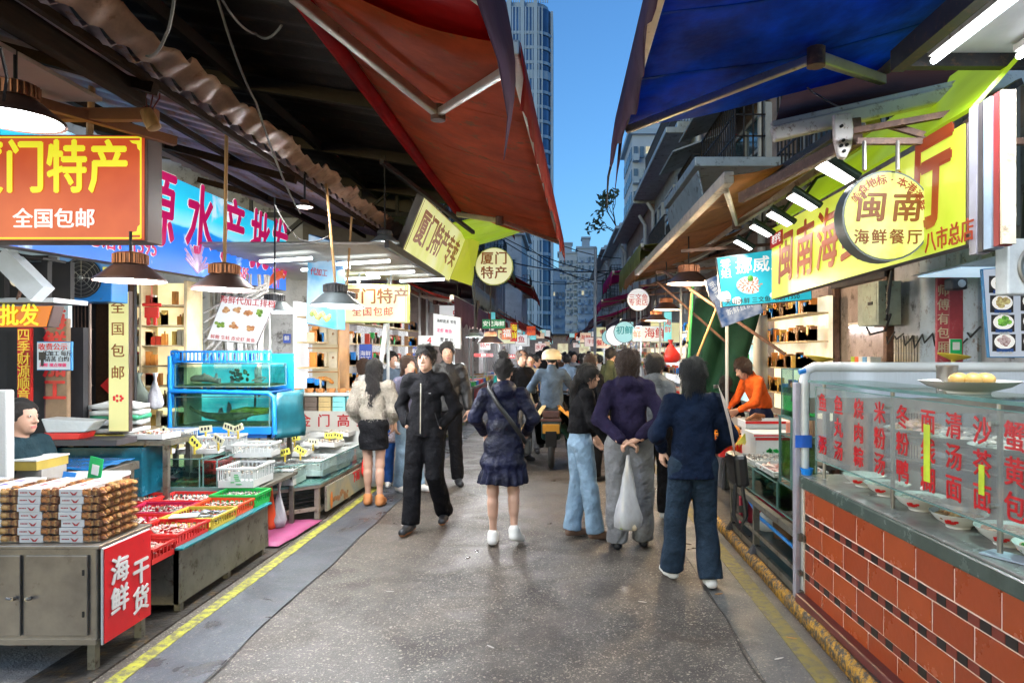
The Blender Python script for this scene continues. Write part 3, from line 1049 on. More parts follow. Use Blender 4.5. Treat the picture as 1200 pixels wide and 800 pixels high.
px_flats('blue grey apartment tower behind the street end, left of the stepped pair',620,655,318,330,6,seed=1)
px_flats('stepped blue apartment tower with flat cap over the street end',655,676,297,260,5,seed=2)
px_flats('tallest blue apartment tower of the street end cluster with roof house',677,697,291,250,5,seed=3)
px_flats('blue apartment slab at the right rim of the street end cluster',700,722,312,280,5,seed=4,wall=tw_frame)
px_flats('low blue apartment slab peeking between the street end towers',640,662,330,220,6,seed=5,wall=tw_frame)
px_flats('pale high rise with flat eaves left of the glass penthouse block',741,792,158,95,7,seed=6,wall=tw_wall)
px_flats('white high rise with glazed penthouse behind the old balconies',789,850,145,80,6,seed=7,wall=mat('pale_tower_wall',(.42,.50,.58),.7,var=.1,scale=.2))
a=P(795,128,80);b=P(832,140,80)
m=MB()
for i in range(9):
 x=a.x+(b.x-a.x)*i/8
 m.bar((x,80,b.z),(x+.4,80,a.z),.15)
 m.bar((x,84,b.z),(x+.4,84,a.z),.15)
m.bar((a.x,80,a.z),(b.x+.4,80,a.z),.2);m.bar((a.x,84,a.z),(b.x+.4,84,a.z),.2);m.bar((a.x,80,b.z),(b.x,80,b.z),.2)
m.build('roof_pergola',tw_frame,label='white steel pergola frame on the high rise roof',cat='pergola')
#  old houses both sides
pla_m=mat('old_plaster',(.46,.45,.45),.8,var=.25,bump=.3,wear=.35,wearcol=(.12,.11,.10),scale=2)
pla_p=mat('stained_pink_plaster',(.38,.29,.26),.8,var=.25,bump=.3,wear=.35,wearcol=(.14,.10,.08),scale=2.5)
pla_w=mat('white_plaster',(.55,.56,.58),.75,var=.15,bump=.2,wear=.2,wearcol=(.2,.19,.18),scale=2)
pla_b=mat('brown_brick_render',(.26,.20,.18),.8,var=.3,bump=.5,scale=4)
wdark=mat('dark_steel',(.035,.035,.038),.5,.4,var=.4,scale=10,wear=.3,wearcol=(.10,.06,.04))
rust=mat('rusty_brown_steel',(.13,.07,.05),.6,.2,var=.4,scale=12,bump=.3,wear=.35,wearcol=(.22,.12,.07))
steel=mat('brushed_steel',(.38,.34,.30),.34,.8,var=.25,scale=2.5,stretch=(1,1,1),wear=.08,wearcol=(.22,.18,.15))
steel_d=mat('dull_steel',(.24,.23,.20),.45,.8,var=.25,scale=5,bump=.1,wear=.3,wearcol=(.10,.08,.06))
alu=mat('pale_aluminium',(.62,.56,.48),.35,.7,var=.1,scale=8,wear=.15,wearcol=(.3,.25,.2))
galv=mat('grey_blue_sheet',(.38,.44,.48),.5,.3,var=.2,scale=3,wear=.25,wearcol=(.1,.1,.1))
pvc=mat('grey_pipe',(.42,.45,.47),.5,var=.1)
shut_g=mat('window_glass_dark',(.06,.12,.17),.12,var=.4,scale=2,spec=.8)
black_m=mat('soot_black',(.012,.011,.011),.8,var=.4)  # near-black for bolts, cases, recesses and backings
wood_d=mat('dark_old_timber',(.030,.015,.007),.85,spec=.12,var=.35,scale=6,stretch=(8,1,8),bump=.3)
wood_l=mat('pale_timber_pole',(.48,.27,.10),.55,var=.25,scale=6,stretch=(6,6,1))
def old_house(side,y0,y1,h,wall,label,wins,xw=3.3,balcony=None,eave=.5,z0=2.6):
 """facade along the street; side +1 right, -1 left"""
 t=thing('old_house',label,'house',(side*xw,(y0+y1)/2,0))
 L=y1-y0
 s=side
 MB().bb(*sorted((0,s*5)),-L/2,L/2,0,h).build('wall',wall,t)
 MB().bb(*sorted((-s*eave,s*5.3)),-L/2-.1,L/2+.1,h,h+.14).bb(*sorted((-s*eave*.6,s*5.2)),-L/2,L/2,h+.14,h+.3).build('roof',galv,t,bevel=.02)
 for(yc,zc,ww,hh,kind)in wins:
  w=MB().bb(*sorted((-s*.05,s*.02)),yc-ww/2,yc+ww/2,zc-hh/2,zc+hh/2).build('window',shut_g,t)
  f=MB()
  for q in(-1,0,1):
   f.bb(*sorted((-s*.09,s*.0)),yc+q*ww/2-.03,yc+q*ww/2+.03,zc-hh/2,zc+hh/2)
  for q in(-1,.3,1):
   f.bb(*sorted((-s*.085,s*.0)),yc-ww/2,yc+ww/2,zc+q*hh/2-.03,zc+q*hh/2+.03)
  f.build('frame',pvc if kind!='d' else wdark,w)
  if kind in('c','g'):
   c_=MB()
   d_=.55
   nb=int(ww/.14)
   for i in range(nb+1):
    y=yc-ww/2+ww*i/nb
    c_.bar((-s*d_,y,zc-hh*.6),(-s*d_,y,zc+hh*.6),.022)
   for i in range(7):
    z=zc-hh*.6+hh*1.2*i/6
    c_.bar((-s*d_,yc-ww/2,z),(-s*d_,yc+ww/2,z),.022)
    for q in(-1,1):
     c_.bar((-s*d_,yc+q*ww/2,z),(0,yc+q*ww/2,z),.022)
   for q in(-1,1):
    for i in range(4):
     c_.bar((-s*d_*(i+1)/4,yc+q*ww/2,zc-hh*.6),(-s*d_*(i+1)/4,yc+q*ww/2,zc+hh*.6),.022)
   c_.build('window_cage',wdark,t)
  if kind=='g' or kind=='a':
   MB().sheet([[Vector((-s*.95,yc-ww/2-.1,zc+hh*.62)),Vector((-s*.95,yc+ww/2+.1,zc+hh*.62))],[Vector((0,yc-ww/2-.1,zc+hh*.85)),Vector((0,yc+ww/2+.1,zc+hh*.85))]],.03).build('window_canopy',galv,t)
 if balcony:
  for(b0,b1,zb,dp)in balcony:
   b_=MB().bb(*sorted((-s*dp,0)),b0,b1,zb-.12,zb).build('balcony_floor',pla_m,t)
   rl=MB()
   nb=int((b1-b0)/.13)
   for i in range(nb+1):
    y=b0+(b1-b0)*i/nb
    rl.bar((-s*dp+s*.03,y,zb),(-s*dp+s*.03,y,zb+1.0),.02)
   for z in(.05,.5,1.0):
    rl.bar((-s*dp+s*.03,b0,zb+z),(-s*dp+s*.03,b1,zb+z),.03)
    for yy in(b0,b1):
     rl.bar((-s*dp+s*.03,yy,zb+z),(0,yy,zb+z),.03)
   for yy in(b0,b1):
    for q in range(5):
     rl.bar((-s*dp*q/5,yy,zb),(-s*dp*q/5,yy,zb+1),.02)
   rl.build('railing',wdark,b_)
 MB().tube([(-s*.12,L/2-.5,2.6),(-s*.12,L/2-.5,h-.5),(-s*.3,L/2-.5,h-.2)],.06).build('rain_pipe',pvc,t,smooth=True)
 MB().tube([(-s*.12,-L/2+.6,2.6),(-s*.12,-L/2+.6,h-.6),(-s*.32,-L/2+.6,h-.25)],.06).build('rain_pipe',pvc,t,smooth=True)
 return t
old_house(1,4.3,9.6,7.6,pla_p,'dark old house with wide cage balcony above the blue awning',[(.9,4.5,1.9,1.3,'g'),(-1.4,4.4,1.5,1.3,'c')],3.35)
old_house(1,9.7,15.5,7.4,pla_b,'old house with sloping canopy and tall steel cage balcony',[(-1.2,4.6,2.4,1.6,'g'),(1.7,4.7,1.6,1.5,'g')],3.15,[(.4,2.8,3.5,.8)])
old_house(1,15.7,22.5,6.7,galv,'pale blue house with glazed upper windows and roof terrace railing',[(-2.2,5.2,1.6,1.9,'n'),(0,5.2,1.6,1.9,'n'),(2.2,5.2,1.6,1.9,'n')],3.1,[(-3.1,-.3,3.9,.7),(-3.2,3.2,7.0,.35)],eave=.7)
old_house(1,22.7,31,6.6,pla_b,'brown brick house with white rain pipes and deep eaves',[(-2.6,4.9,1.1,1.6,'n'),(0,4.9,1.1,1.6,'n'),(2.6,4.9,1.1,1.6,'n')],3.0,eave=.6)
old_house(1,31.2,42,7.3,pla_m,'grey plaster house with barred windows before the bare tree',[(-3,5,1.2,1.5,'c'),(0,5,1.2,1.5,'c'),(3,5,1.2,1.5,'c')],3.0,eave=.5)
old_house(1,42.2,60,8.0,pla_p,'pink stained house beside the magenta awnings far down the street',[(-5,5,1.6,1.5,'n'),(0,5,1.6,1.5,'n'),(5,5,1.6,1.5,'n')],3.0)
old_house(-1,9.2,15,6.2,pla_m,'grey left-hand house behind the round cream sign',[(-1.3,4.6,1.6,1.3,'c'),(1.4,4.6,1.6,1.3,'c')],3.4,eave=.3)
old_house(-1,15.2,24,7.2,pla_b,'dark left-hand house with barred upper windows',[(-2.6,5.0,1.4,1.4,'c'),(0,5.0,1.4,1.4,'c'),(2.6,5.0,1.4,1.4,'c')],3.1,eave=.3)
old_house(-1,24.2,34,9.2,pla_m,'tall grey left-hand house with red upper awning',[(-3,5.5,1.3,1.4,'n'),(0,5.5,1.3,1.4,'c'),(3,5.5,1.3,1.4,'n'),(0,8,1.3,1.2,'n')],2.9,eave=.3)
old_house(-1,40,50,9.6,pla_w,'narrow white house with curved balconies far down the left side',[(-3.6,6.5,1.2,1.6,'n'),(-1,6.5,1.2,1.6,'n'),(2,6.5,1.4,1.6,'n')],2.6,[(-4.8,-1.5,5.2,.8)],eave=.5)
t=thing('white_gable','white rendered gable end with one dark window beyond the left roofs','house',(-4.45,39.3,0))
MB().bb(-2.2,2.2,0,6,0,8.4).build('wall',pla_w,t)
w=MB().bb(.9,1.8,-.05,0,5.6,7).build('window',shut_g,t)
MB().bb(.8,1.9,-.08,-.05,5.5,5.6).bb(.8,1.9,-.08,-.05,7,7.1).build('frame',pvc,w)
MB().bb(-2.4,2.4,-.2,6.2,8.4,8.6).build('roof',galv,t)
t=thing('market_hall','low dim building closing the far end of the market street','building',(0,92,0))
MB().bb(-14,14,0,8,0,3.9).build('wall',pla_b,t)
for i in range(9):
 MB().bb(-12+i*2.9,-10.6+i*2.9,-.1,0,.5,2.8).build('lit_shopfront',winlit,t)
MB().bb(-14.4,14.4,-.6,8.4,3.9,4.1).build('roof',wdark,t)
leafm=mat('dark_leaf',(.035,.06,.03),.6,var=.4)
t=thing('small_tree','small bare-twigged tree leaning from the right roofs against the sky','tree',(2.9,33,7.3))
m=MB();lf=MB()
rnd=random.Random(4)
def twig(p,d,L,r,lv):
 q=p+d*L
 m.tube([p,(p+q)/2+Vector((rnd.uniform(-.05,.05),)*3),q],[r,r*.8,r*.6],5)
 if lv==0:
  for k in range(5):
   c_=q+Vector((rnd.uniform(-.22,.22),rnd.uniform(-.22,.22),rnd.uniform(-.22,.22)))
   a=rnd.uniform(0,6)
   u=Vector((math.cos(a),rnd.uniform(-.4,.4),math.sin(a)))*.13
   v=u.cross(Vector((rnd.uniform(-1,1),1,rnd.uniform(-1,1)))).normalized()*.06
   lf.add([c_-u,c_+v,c_+u,c_-v],[(0,1,2,3)])
  return
 for k in range(3):
  nd=(d+Vector((rnd.uniform(-.9,.5),rnd.uniform(-.6,.6),rnd.uniform(-.5,.6)))).normalized()
  twig(q if k else(p+q)/2,nd,L*.72,r*.6,lv-1)
twig(Vector((.3,0,-.3)),Vector((-.5,0,.75)).normalized(),1.0,.06,3)
m.build('trunk',wood_d,t,smooth=True);lf.build('crown',leafm,t)
wire_m=mat('black_cable',(.012,.012,.014),.5)
for i,(a,b,sg)in enumerate([((-3,26,7.4),(3,33,6.2),.5),((-3,27,6.6),(3,36,5.4),.6),((-3,30,7.0),(3,30,5.0),.4),((-2.8,33,5.6),(3,40,6.4),.7),((-2.8,20,4.7),(3,30,5.4),.4),((-2.6,44,9),(3,40,5.6),.7)]):
 wire('overhead_cable',[a,b],.022,wire_m,['thin black cable sagging across the sky gap, the topmost','second black cable crossing before the blue towers','cable crossing level before the blue towers','far cable sagging low across the street end','near low cable crossing above the red awnings','long far cable from the white house across the street'][i],sg)
 #  awnings, roofs, canopies
def cloth(name,col,tr=.35,**k):
 return mat(name,col,.75,var=.25,scale=2.2,bump=.6,bscale=5,bdist=.04,trans=tr,spec=.2,**k)
red_c=cloth('red_awning_cloth',(.52,.045,.035),.4,wear=.2,wearcol=(.42,.10,.05))
redo_c=cloth('faded_orange_red_cloth',(.68,.13,.05),.5,wear=.25,wearcol=(.40,.17,.07))
redb_c=cloth('bright_red_cloth',(.70,.02,.02),.55)
blue_c=cloth('blue_awning_cloth',(.008,.05,.36),.5,col2=(.014,.16,.75))
purp_c=cloth('dark_plum_cloth',(.11,.05,.09),.3)
brn_c=cloth('orange_brown_cloth',(.46,.20,.07),.3,wear=.35,wearcol=(.30,.13,.06))
mar_c=cloth('maroon_brown_cloth',(.10,.035,.025),.1)
mag_c=cloth('magenta_cloth',(.70,.05,.30),.5)
olv_c=cloth('olive_green_cloth',(.34,.33,.10),.4)
gry_c=cloth('grey_awning_cloth',(.24,.27,.28),.2)
grn_c=cloth('dark_green_tarp',(.015,.06,.035),.1)
lime_m=lit('lime_backlit_panel',(.52,.78,.02),.62,var=.18,scale=1.5)  # glows by itself; the light on the lime surfaces is put into it
def awning(label,xb,zb,xf,zf,y0,y1,m,mv=None,val=.2,arms=True,yb0=None,yb1=None,zf1=None,xf1=None,bar=.03,sag=.05,name='awning',armm=None,nj=10,valz=None,edge=None):
 """folding-arm awning: back edge at xb,zb; front bar at xf,zf; from y0 to y1"""
 yb0=y0 if yb0 is None else yb0
 yb1=y1 if yb1 is None else yb1
 zf1=zf if zf1 is None else zf1
 xf1=xf if xf1 is None else xf1
 t=thing(name,label,'awning',((xb+xf)/2,(y0+y1)/2,zf))
 o=Vector(t.location)
 A,B,C,D=(Vector(p)-o for p in((xb,yb0,zb),(xb,yb1,zb),(xf1,y1,zf1),(xf,y0,zf)))
 sd=random.uniform(0,50)
 def f(u,v):
  return(0,0,-sag*4*v*(1-v)-.015*math.sin(v*3)+.03*mnoise.noise((u*4+sd,v*2.5,sd))+.012*math.sin(u*23+sd)*v)
 g=subdiv_quad(A,B,C,D,nj,20,f)
 cn=MB().sheet(g,.006).build('canopy',m,t,smooth='all')
 sm=MB()
 for j in(4,8,12,16):
  sm.sheet([[Vector(g[i][j])+Vector((0,-.011,-.005))for i in range(nj+1)],[Vector(g[i][j])+Vector((0,.011,-.005))for i in range(nj+1)]],.003)
 if y0<9:sm.build('sewn_seam',m,cn)
 MB().bar(D,C,bar*2,bar*2.4).build('front_bar',armm or alu,t,bevel=.008)
 MB().tube([A,B],.055,10).build('roller',armm or alu,t,smooth=True)
 if val:
  g=[]
  for j in range(41):
   u=j/40
   p=D.lerp(C,u)
   s=1 if xf>xb else-1
   dz=val*(1+.12*math.cos(u*PI*2*max(2,(y1-y0)*2.2)))
   g.append([p+Vector((s*.035,0,.02)),p+Vector((s*(.05+.02*mnoise.noise((u*9,sd,0))),0,-dz*.5)),p+Vector((s*(.04+.04*mnoise.noise((u*7,4,sd))),0,-dz))])
  MB().sheet(g,.004).build('valance',mv or m,t,smooth='all')
 if edge:
  MB().tube([A+Vector((0,0,-.03)),B+Vector((0,0,-.03))],.05,10).build('edge_roll',edge,t,smooth=True)
 if arms:
  def arm(pb,pf,el):
   m_=MB()
   m_.bar(pb,el,.045,.06);m_.bar(el,pf,.035,.045)
   a_=m_.build('folding_arm',armm or alu,t,bevel=.008)
   MB().tube([el+Vector((0,0,-.045)),el+Vector((0,0,.045))],.045,10).build('elbow',rust,a_,smooth=True)
  def onp(u,v,dz=-.09):
   return(A*(1-u)+B*u)*(1-v)+(D*(1-u)+C*u)*v+Vector((0,0,dz-sag*4*v*(1-v)-.035*v*(1-v)*4))
  arms=arms if isinstance(arms,(list,tuple))else[(.03,.35,.5),(.97,.65,.5)]
  for(u0,ue,ve)in arms:
   arm(onp(u0,.02),onp(u0,.98,-.05),onp(ue,ve))
 return t
awning('huge faded red awning over the left half of the street',-1.3,3.5,-.22,3.1,3.14,8.6,redo_c,red_c,val=.26,arms=[(.02,.18,.5),(.97,.80,.5)],xf1=.0,sag=.035,edge=redb_c)
a0=awning('nearest bright red awning at the top of the picture',-1.3,3.62,-.30,3.18,.8,3.32,redb_c,purp_c,val=.0,arms=[(.80,.55,.5)],yb1=3.32,xf1=-.28,sag=.05)
g=[]
for i in range(9):
 v=i/8
 yT=2.78
 row=[]
 for j in range(5):
  u=j/4
  y=1.9+(yT-1.9)*u
  z=3.12-v*(.28+.36*u)
  row.append(Vector((-.235+.03*math.sin(v*4+u*6)+.02*u,y-.12*v*(1-u),z)))
 g.append(row)
MB().sheet(g,.004).build('hanging_cloth',purp_c,smooth='all',label='dark plum cloth strip hanging from the nearest red awning corner',cat='cloth')
awning('large blue awning with pale front bar at the upper right',2.0,3.46,.37,3.1,.9,4.2,blue_c,purp_c,val=.26,arms=[(.99,.74,.46)],sag=.03,xf1=.37,armm=alu,bar=.035)
MB().tube([(.345,4.22,3.1),(.335,4.27,2.95),(.30,4.3,2.8),(.29,4.31,2.62)],[.012,.01,.008,.004],5).build('dangling_cord',wire_m,label='dangling cord at the blue awning corner',cat='cord')
g=[[Vector((.37-.035*v,3.55+.66*u,3.1-v*(.18+.24*u)+.02*math.sin(9*u)))for u in(0,.25,.5,.75,1)]for v in(0,.33,.66,1)]
MB().sheet(g,.004).build('hanging_cloth',purp_c,smooth='all',label='dark flap hanging off the blue awning front corner',cat='cloth')
awning('orange brown awning with long pale front bar on the right',2.15,3.28,1.16,2.9,4.7,10.4,brn_c,brn_c,val=0,arms=[(.03,.3,.5)],sag=.07,bar=.035,armm=mat('cream_bar',(.55,.46,.34),.5,.2,var=.15,wear=.3,wearcol=(.25,.18,.12)))
g=subdiv_quad(P(908,146,4.08),P(1215,88,4.08),P(1215,20,4.9),P(930,66,5.3),6,10,lambda u,v:(0,0,.03*math.sin(u*8)*v))
MB().sheet(g,.006).build('tarpaulin',mar_c,smooth='all',label='dark maroon tarpaulin sloping up behind the white awning bar',cat='tarpaulin')
t=thing('awning_bar','white folded awning bar crossing above the yellow sign','awning',tuple(P(905,155,4.0)))
o=Vector(t.location)
whbar=mat('white_bar_paint',(.78,.70,.66),.4,.1,var=.1,wear=.25,wearcol=(.35,.22,.16))
MB().bar(P(905,158,4.0)-o,P(1230,84,4.0)-o,.07,.085).build('front_bar',whbar,t,bevel=.012)
MB().bar(P(906,148,4.0)-o+Vector((0,.03,.02)),P(1230,76,4.0)-o+Vector((0,.03,.02)),.035,.03).build('top_rail',whbar,t,bevel=.005)
m=MB()
c=P(986,160,3.86)-o
m.prism([(-.05,.12),(.05,.13),(.065,.03),(.05,-.07),(.02,-.13),(-.02,-.12),(-.045,-.02)],-.02,.02,rot=Matrix.Rotation(PI/2,3,'X'),c=c)
br=m.build('shoulder_bracket',whbar,t,bevel=.008)
m=MB()
for dx,dz in((-.01,.05),(.0,-.03),(.02,-.055),(-.012,-.06),(.004,-.09)):
 m.tube([c+Vector((dx,-.035,dz)),c+Vector((dx,-.018,dz))],.009,8)
m.build('bolt',black_m,br)
MB().bar(P(1000,140,3.9)-o,P(1003,172,3.9)-o,.07,.06).build('clamp',rust,t,bevel=.005)
t=thing('folding_brace','pair of brown awning arms folding back below the white bar','awning arm',tuple(P(980,170,3.95)))
o=Vector(t.location)
MB().bar(P(985,172,3.95)-o,P(868,232,4.9)-o,.05,.07).build('arm',rust,t,bevel=.008)
MB().bar(P(978,158,4.0)-o,P(890,215,5.2)-o,.04,.05).build('arm',wdark,t,bevel=.006)
wceil=mat('white_ceiling_board',(.70,.70,.72),.5,var=.06,bump=.1)
tubem=lit('tube_light_white',(.85,.95,1.0),9)
MB().bb(1.60,3.2,1.6,3.2,3.10,3.13).build('ceiling_board',wceil,label='white ceiling board above the noodle counter',cat='ceiling')
MB().bar((1.60,1.6,3.08),(1.60,3.25,3.08),.06,.10).bar((1.6,3.23,3.08),(3.2,3.23,3.08),.05,.08).build('ceiling_edge',wdark,label='dark steel edge of the white ceiling board',cat='beam')
def tube_light(label,a,b,m=None,r=.016,energy=0,col=(.85,.93,1),w=.05,base=True):
 a,b=Vector(a),Vector(b)
 t=thing('tube_light',label,'tube light',tuple((a+b)/2))
 o=Vector(t.location)
 MB().tube([a-o,b-o],r,8).build('tube',m or tubem,t,smooth=True)
 if base:MB().bar(a-o+Vector((0,0,.035)),b-o+Vector((0,0,.035)),w,.03).build('holder',whbar,t)
 if energy:
  ld=bpy.data.lights.new('tube_glow','AREA')
  ld.shape='RECTANGLE';ld.size=(b-a).length;ld.size_y=.06;ld.energy=energy;ld.color=col
  lo=bpy.data.objects.new('tube_glow',ld);COL.objects.link(lo)
  lo.parent=t;lo.location=(0,0,-.03)
  d=(b-a).normalized()
  z=Vector((0,0,-1));x=d;y=(-z).cross(x).normalized();x=y.cross(-z)
  lo.rotation_euler=Matrix((x,y,-z)).transposed().to_euler()
 return t
tube_light('long white tube on the ceiling board, left one',(1.72,1.9,3.04),(1.72,3.15,3.04),energy=70)
tube_light('white tube on the ceiling board near the right picture edge',(2.08,1.9,3.04),(2.08,3.1,3.04),energy=35)
t=thing('truss','rusty steel truss carrying the yellow restaurant sign','truss',(1.9,3.6,2.9))
o=Vector(t.location)
m=MB()
for a,b in((P(1000,154,3.7),P(1145,128,3.5)),(P(1004,166,3.62),P(1200,166,3.5)),(P(1042,147,3.68),P(1108,166,3.6)),(P(1108,166,3.6),P(1150,132,3.5)),(P(1145,128,3.5),P(1195,96,3.6))):
 m.bar(a-o,b-o,.032,.032)
m.build('steel_bar',rust,t)
m=MB()
for px in(1013,1052):
 m.tube([P(px,166,3.55)-o,P(px,200,3.5)-o],.011,8)
m.build('hanger_rod',steel,t,smooth=True)
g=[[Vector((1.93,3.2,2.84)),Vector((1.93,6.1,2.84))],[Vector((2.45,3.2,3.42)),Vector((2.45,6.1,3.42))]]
MB().sheet(g,.02).build('soffit',lime_m,label='lime green soffit panel above the yellow sign',cat='soffit')  # self-glowing, in place of light falling on the soffit
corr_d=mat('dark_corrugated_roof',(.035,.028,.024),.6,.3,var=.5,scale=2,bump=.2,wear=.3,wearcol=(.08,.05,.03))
corr_p=mat('old_corrugated_sheet',(.30,.23,.26),.55,.1,var=.3,scale=4,wear=.35,wearcol=(.26,.12,.04))
def corrugated(x0,z0,x1,z1,y0,y1,pitch=.16,amp=.018,nx=8,curl=None,th=.006,rag=0):
 g=[]
 ny=int((y1-y0)/(pitch/4))
 for i in range(nx+1):
  u=i/nx
  row=[]
  for j in range(ny+1):
   y=y0+(y1-y0)*j/ny
   z=z0+(z1-z0)*u+amp*math.sin(2*PI*y/pitch)
   x=x0+(x1-x0)*u
   if curl:
    dx,dz=curl(u,y)
    x+=dx;z+=dz
   row.append(Vector((x,y,z)))
  g.append(row)
 return MB().sheet(g,th)
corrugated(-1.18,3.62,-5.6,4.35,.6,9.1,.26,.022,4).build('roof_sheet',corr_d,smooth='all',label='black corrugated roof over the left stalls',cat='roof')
m=MB()
for y in(2.0,3.6,5.2,6.8,8.4):
 m.bar((-1.2,y,3.56),(-5.5,y,4.22),.06,.1)
for x,z in((-1.28,3.56),(-2.4,3.74),(-3.6,3.93)):
 m.bar((x,.6,z),(x,9.1,z),.05,.09)
m.build('roof_rafters',mat('dark_rafter',(.05,.04,.035),.6,.2),label='dark steel rafters under the black left roof',cat='rafters')
t=thing('truss','black open truss spanning the left stalls below the roof','truss',(-2.6,8.6,3.4))
m=MB()
m.bar((-1.3,0,.38),(1.5,0,.38),.06,.06).bar((-1.3,0,.02),(1.5,0,.02),.06,.06)
for i in range(7):
 x=-1.3+i*.46
 m.bar((x,0,.02),(x,0,.38),.035)
 m.bar((x,0,.02 if i%2 else.38),(x+.46,0,.38 if i%2 else.02),.03)
m.build('truss_bars',wdark,t)
m=MB()
m.bar((-1.4,-1.2,.3),(.6,.1,.05),.05).bar((-1.2,0,-.5),(-.2,0,.35),.05).bar((1.0,-2.5,.0),(1.5,0,-.2),.04)
m.build('brace',wdark,t)
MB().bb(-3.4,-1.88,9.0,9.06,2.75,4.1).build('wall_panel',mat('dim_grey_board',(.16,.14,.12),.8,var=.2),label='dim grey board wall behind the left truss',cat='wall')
rnd=random.Random(9)
_rg=[rnd.uniform(-.03,.05)for _ in range(400)]
def lip(u,y):
 k=int(y/.16*1.0)
 return(_rg[k%400]*u*.6,_rg[(k*7)%400]*u*.7)
corrugated(-1.88,3.0,-3.55,3.46,2.0,8.2,.17,.024,5).build('canopy_sheet',corr_p,smooth='all',label='corrugated lower canopy above the left stalls',cat='canopy')
corrugated(-1.86,3.0,-1.76,3.07,2.0,8.2,.17,.012,3,curl=lip).build('canopy_edge',mat('curled_orange_sheet',(.30,.18,.12),.6,.1,var=.45,scale=5,wear=.3,wearcol=(.2,.1,.05)),smooth='all',label='curled ragged edge of the corrugated canopy',cat='canopy edge')
m=MB()
m.bar((-1.93,2.0,2.975),(-1.93,8.2,2.975),.03,.035)
m.bar((-2.35,1.5,3.08),(-2.35,8.2,3.08),.03,.035)
m.bar((-2.85,1.5,3.17),(-2.85,8.2,3.19),.05,.06)
for y in(3.2,4.9,6.6):
 m.bar((-1.9,y,2.93),(-3.5,y,3.36),.05,.05)
m.build('timber_grid',wood_d,label='dark wooden frame carrying the corrugated canopy',cat='frame')
MB().bar((-2.03,1.9,2.95),(-2.03,3.3,2.93),.06,.10).build('beam',wood_d,bevel=.01,label='thick dark beam at the top left corner',cat='beam')
MB().bb(-4.2,-2.35,2.4,3.5,2.98,3.0).build('ceiling_board',mat('cream_board',(.60,.48,.40),.7,var=.08),label='cream ceiling board at the top left corner',cat='ceiling')
m=MB().bar((-3.4,3.55,2.93),(-2.1,3.55,2.93),.05,.06).bar((-2.9,2.9,2.95),(-2.2,3.9,2.9),.04,.05)
m.build('cross_beam',mat('orange_brown_beam',(.30,.12,.05),.6),label='orange brown cross beam behind the red lightbox',cat='beam')
t=thing('ribbed_ceiling','white ribbed ceiling over the middle left stalls','ceiling',(-2.3,7.5,2.68))
corrugated(.7,0,-1.3,.0,-1.3,1.7,.13,.02,2).build('ribbed_sheet',mat('white_ribbed_sheet',(.62,.60,.55),.5,var=.1),t,smooth='all')
MB().bar((.72,-1.3,.0),(.72,1.7,.0),.04,.07).build('edge_rail',wdark,t)
for i,(x,y)in enumerate([(-2.7,6.7),(-2.0,6.9),(-2.55,7.4),(-1.95,7.8),(-2.5,8.4),(-1.75,8.6)]):
 tube_light(['ceiling tube of the middle left stalls, nearest and leftmost','ceiling tube second nearest over the middle left stalls','ceiling tube in the middle of the ribbed ceiling','ceiling tube right of the middle of the ribbed ceiling','far left ceiling tube under the ribbed ceiling','farthest ceiling tube under the ribbed ceiling'][i],(x-.3,y+.12,2.6),(x+.3,y-.12,2.6),energy=20,col=(1,.96,.86),base=False)
aw=[(-1,'lime green awning behind the slanted yellow sign',-2.3,3.25,-.62,3.62,8.9,10.9,lime_m,None,0,False),(-1,'grey green ribbed canopy over the left stalls past the round sign',-3.2,3.2,-1.6,2.9,12,16,gry_c,gry_c,.3,False),(-1,'crimson edged awning above the green signboard on the left',-3.0,3.1,-1.5,2.45,9.4,13.8,red_c,purp_c,.36,True),(-1,'red awning past the green signboard on the left',-3.0,3.0,-1.55,2.5,14.2,19.5,red_c,red_c,.25,True),(-1,'olive canopy above the second red awning on the left',-3.0,4.6,-1.5,4.1,17,22,olv_c,olv_c,.2,False),(-1,'long dusty red awning stepping down before the white house',-2.8,5.2,-1.0,4.0,24,31,red_c,red_c,.25,True),(-1,'small deep red awning far down the left side',-2.8,3.4,-1.4,2.7,22,28,red_c,red_c,.25,False),(-1,'red upper awning on the tall grey left house',-2.9,8.0,-2.2,7.1,25,32,red_c,red_c,.2,False),(-1,'far brownish awning at the left end of the street',-2.8,3.6,-1.2,2.8,31,40,redo_c,red_c,.25,False),(1,'olive green awning hanging beyond the orange brown one',3.0,4.1,1.5,3.65,12.5,17,olv_c,olv_c,.5,True),(1,'faded brown awning tucked below the olive one',3.0,3.7,1.4,3.2,11,14.5,brn_c,brn_c,.2,True),(1,'first magenta awning on the right side',3.0,4.3,1.35,3.75,17.5,21,mag_c,mag_c,.3,True),(1,'second magenta awning on the right side',3.0,3.9,1.3,3.3,21.2,25,mag_c,mag_c,.3,True),(1,'third magenta awning on the right side, lower than the others',3.0,3.6,1.25,2.95,25.2,30,mag_c,purp_c,.3,True),(1,'far plum awning on the right side',2.9,3.7,1.3,2.9,31,38,purp_c,purp_c,.3,False),(1,'low plum awning near the round cyan signs',2.9,2.9,1.5,2.5,17,22,purp_c,purp_c,.2,False),(1,'farthest reddish awning on the right side',2.9,3.8,1.2,2.9,39,50,red_c,red_c,.3,False),(-1,'far red awning reaching over the aisle at the left end',-2.6,3.3,-.7,2.6,42,52,red_c,red_c,.3,False),(1,'far grey awning at the right end of the street',2.9,3.3,.9,2.7,52,62,gry_c,gry_c,.3,False),(-1,'last dark awning at the left end of the street',-2.6,4.2,-.8,3.3,54,66,purp_c,purp_c,.3,False),(1,'last red awning at the right end of the street',2.9,4.0,.7,3.3,64,78,red_c,red_c,.4,False),]
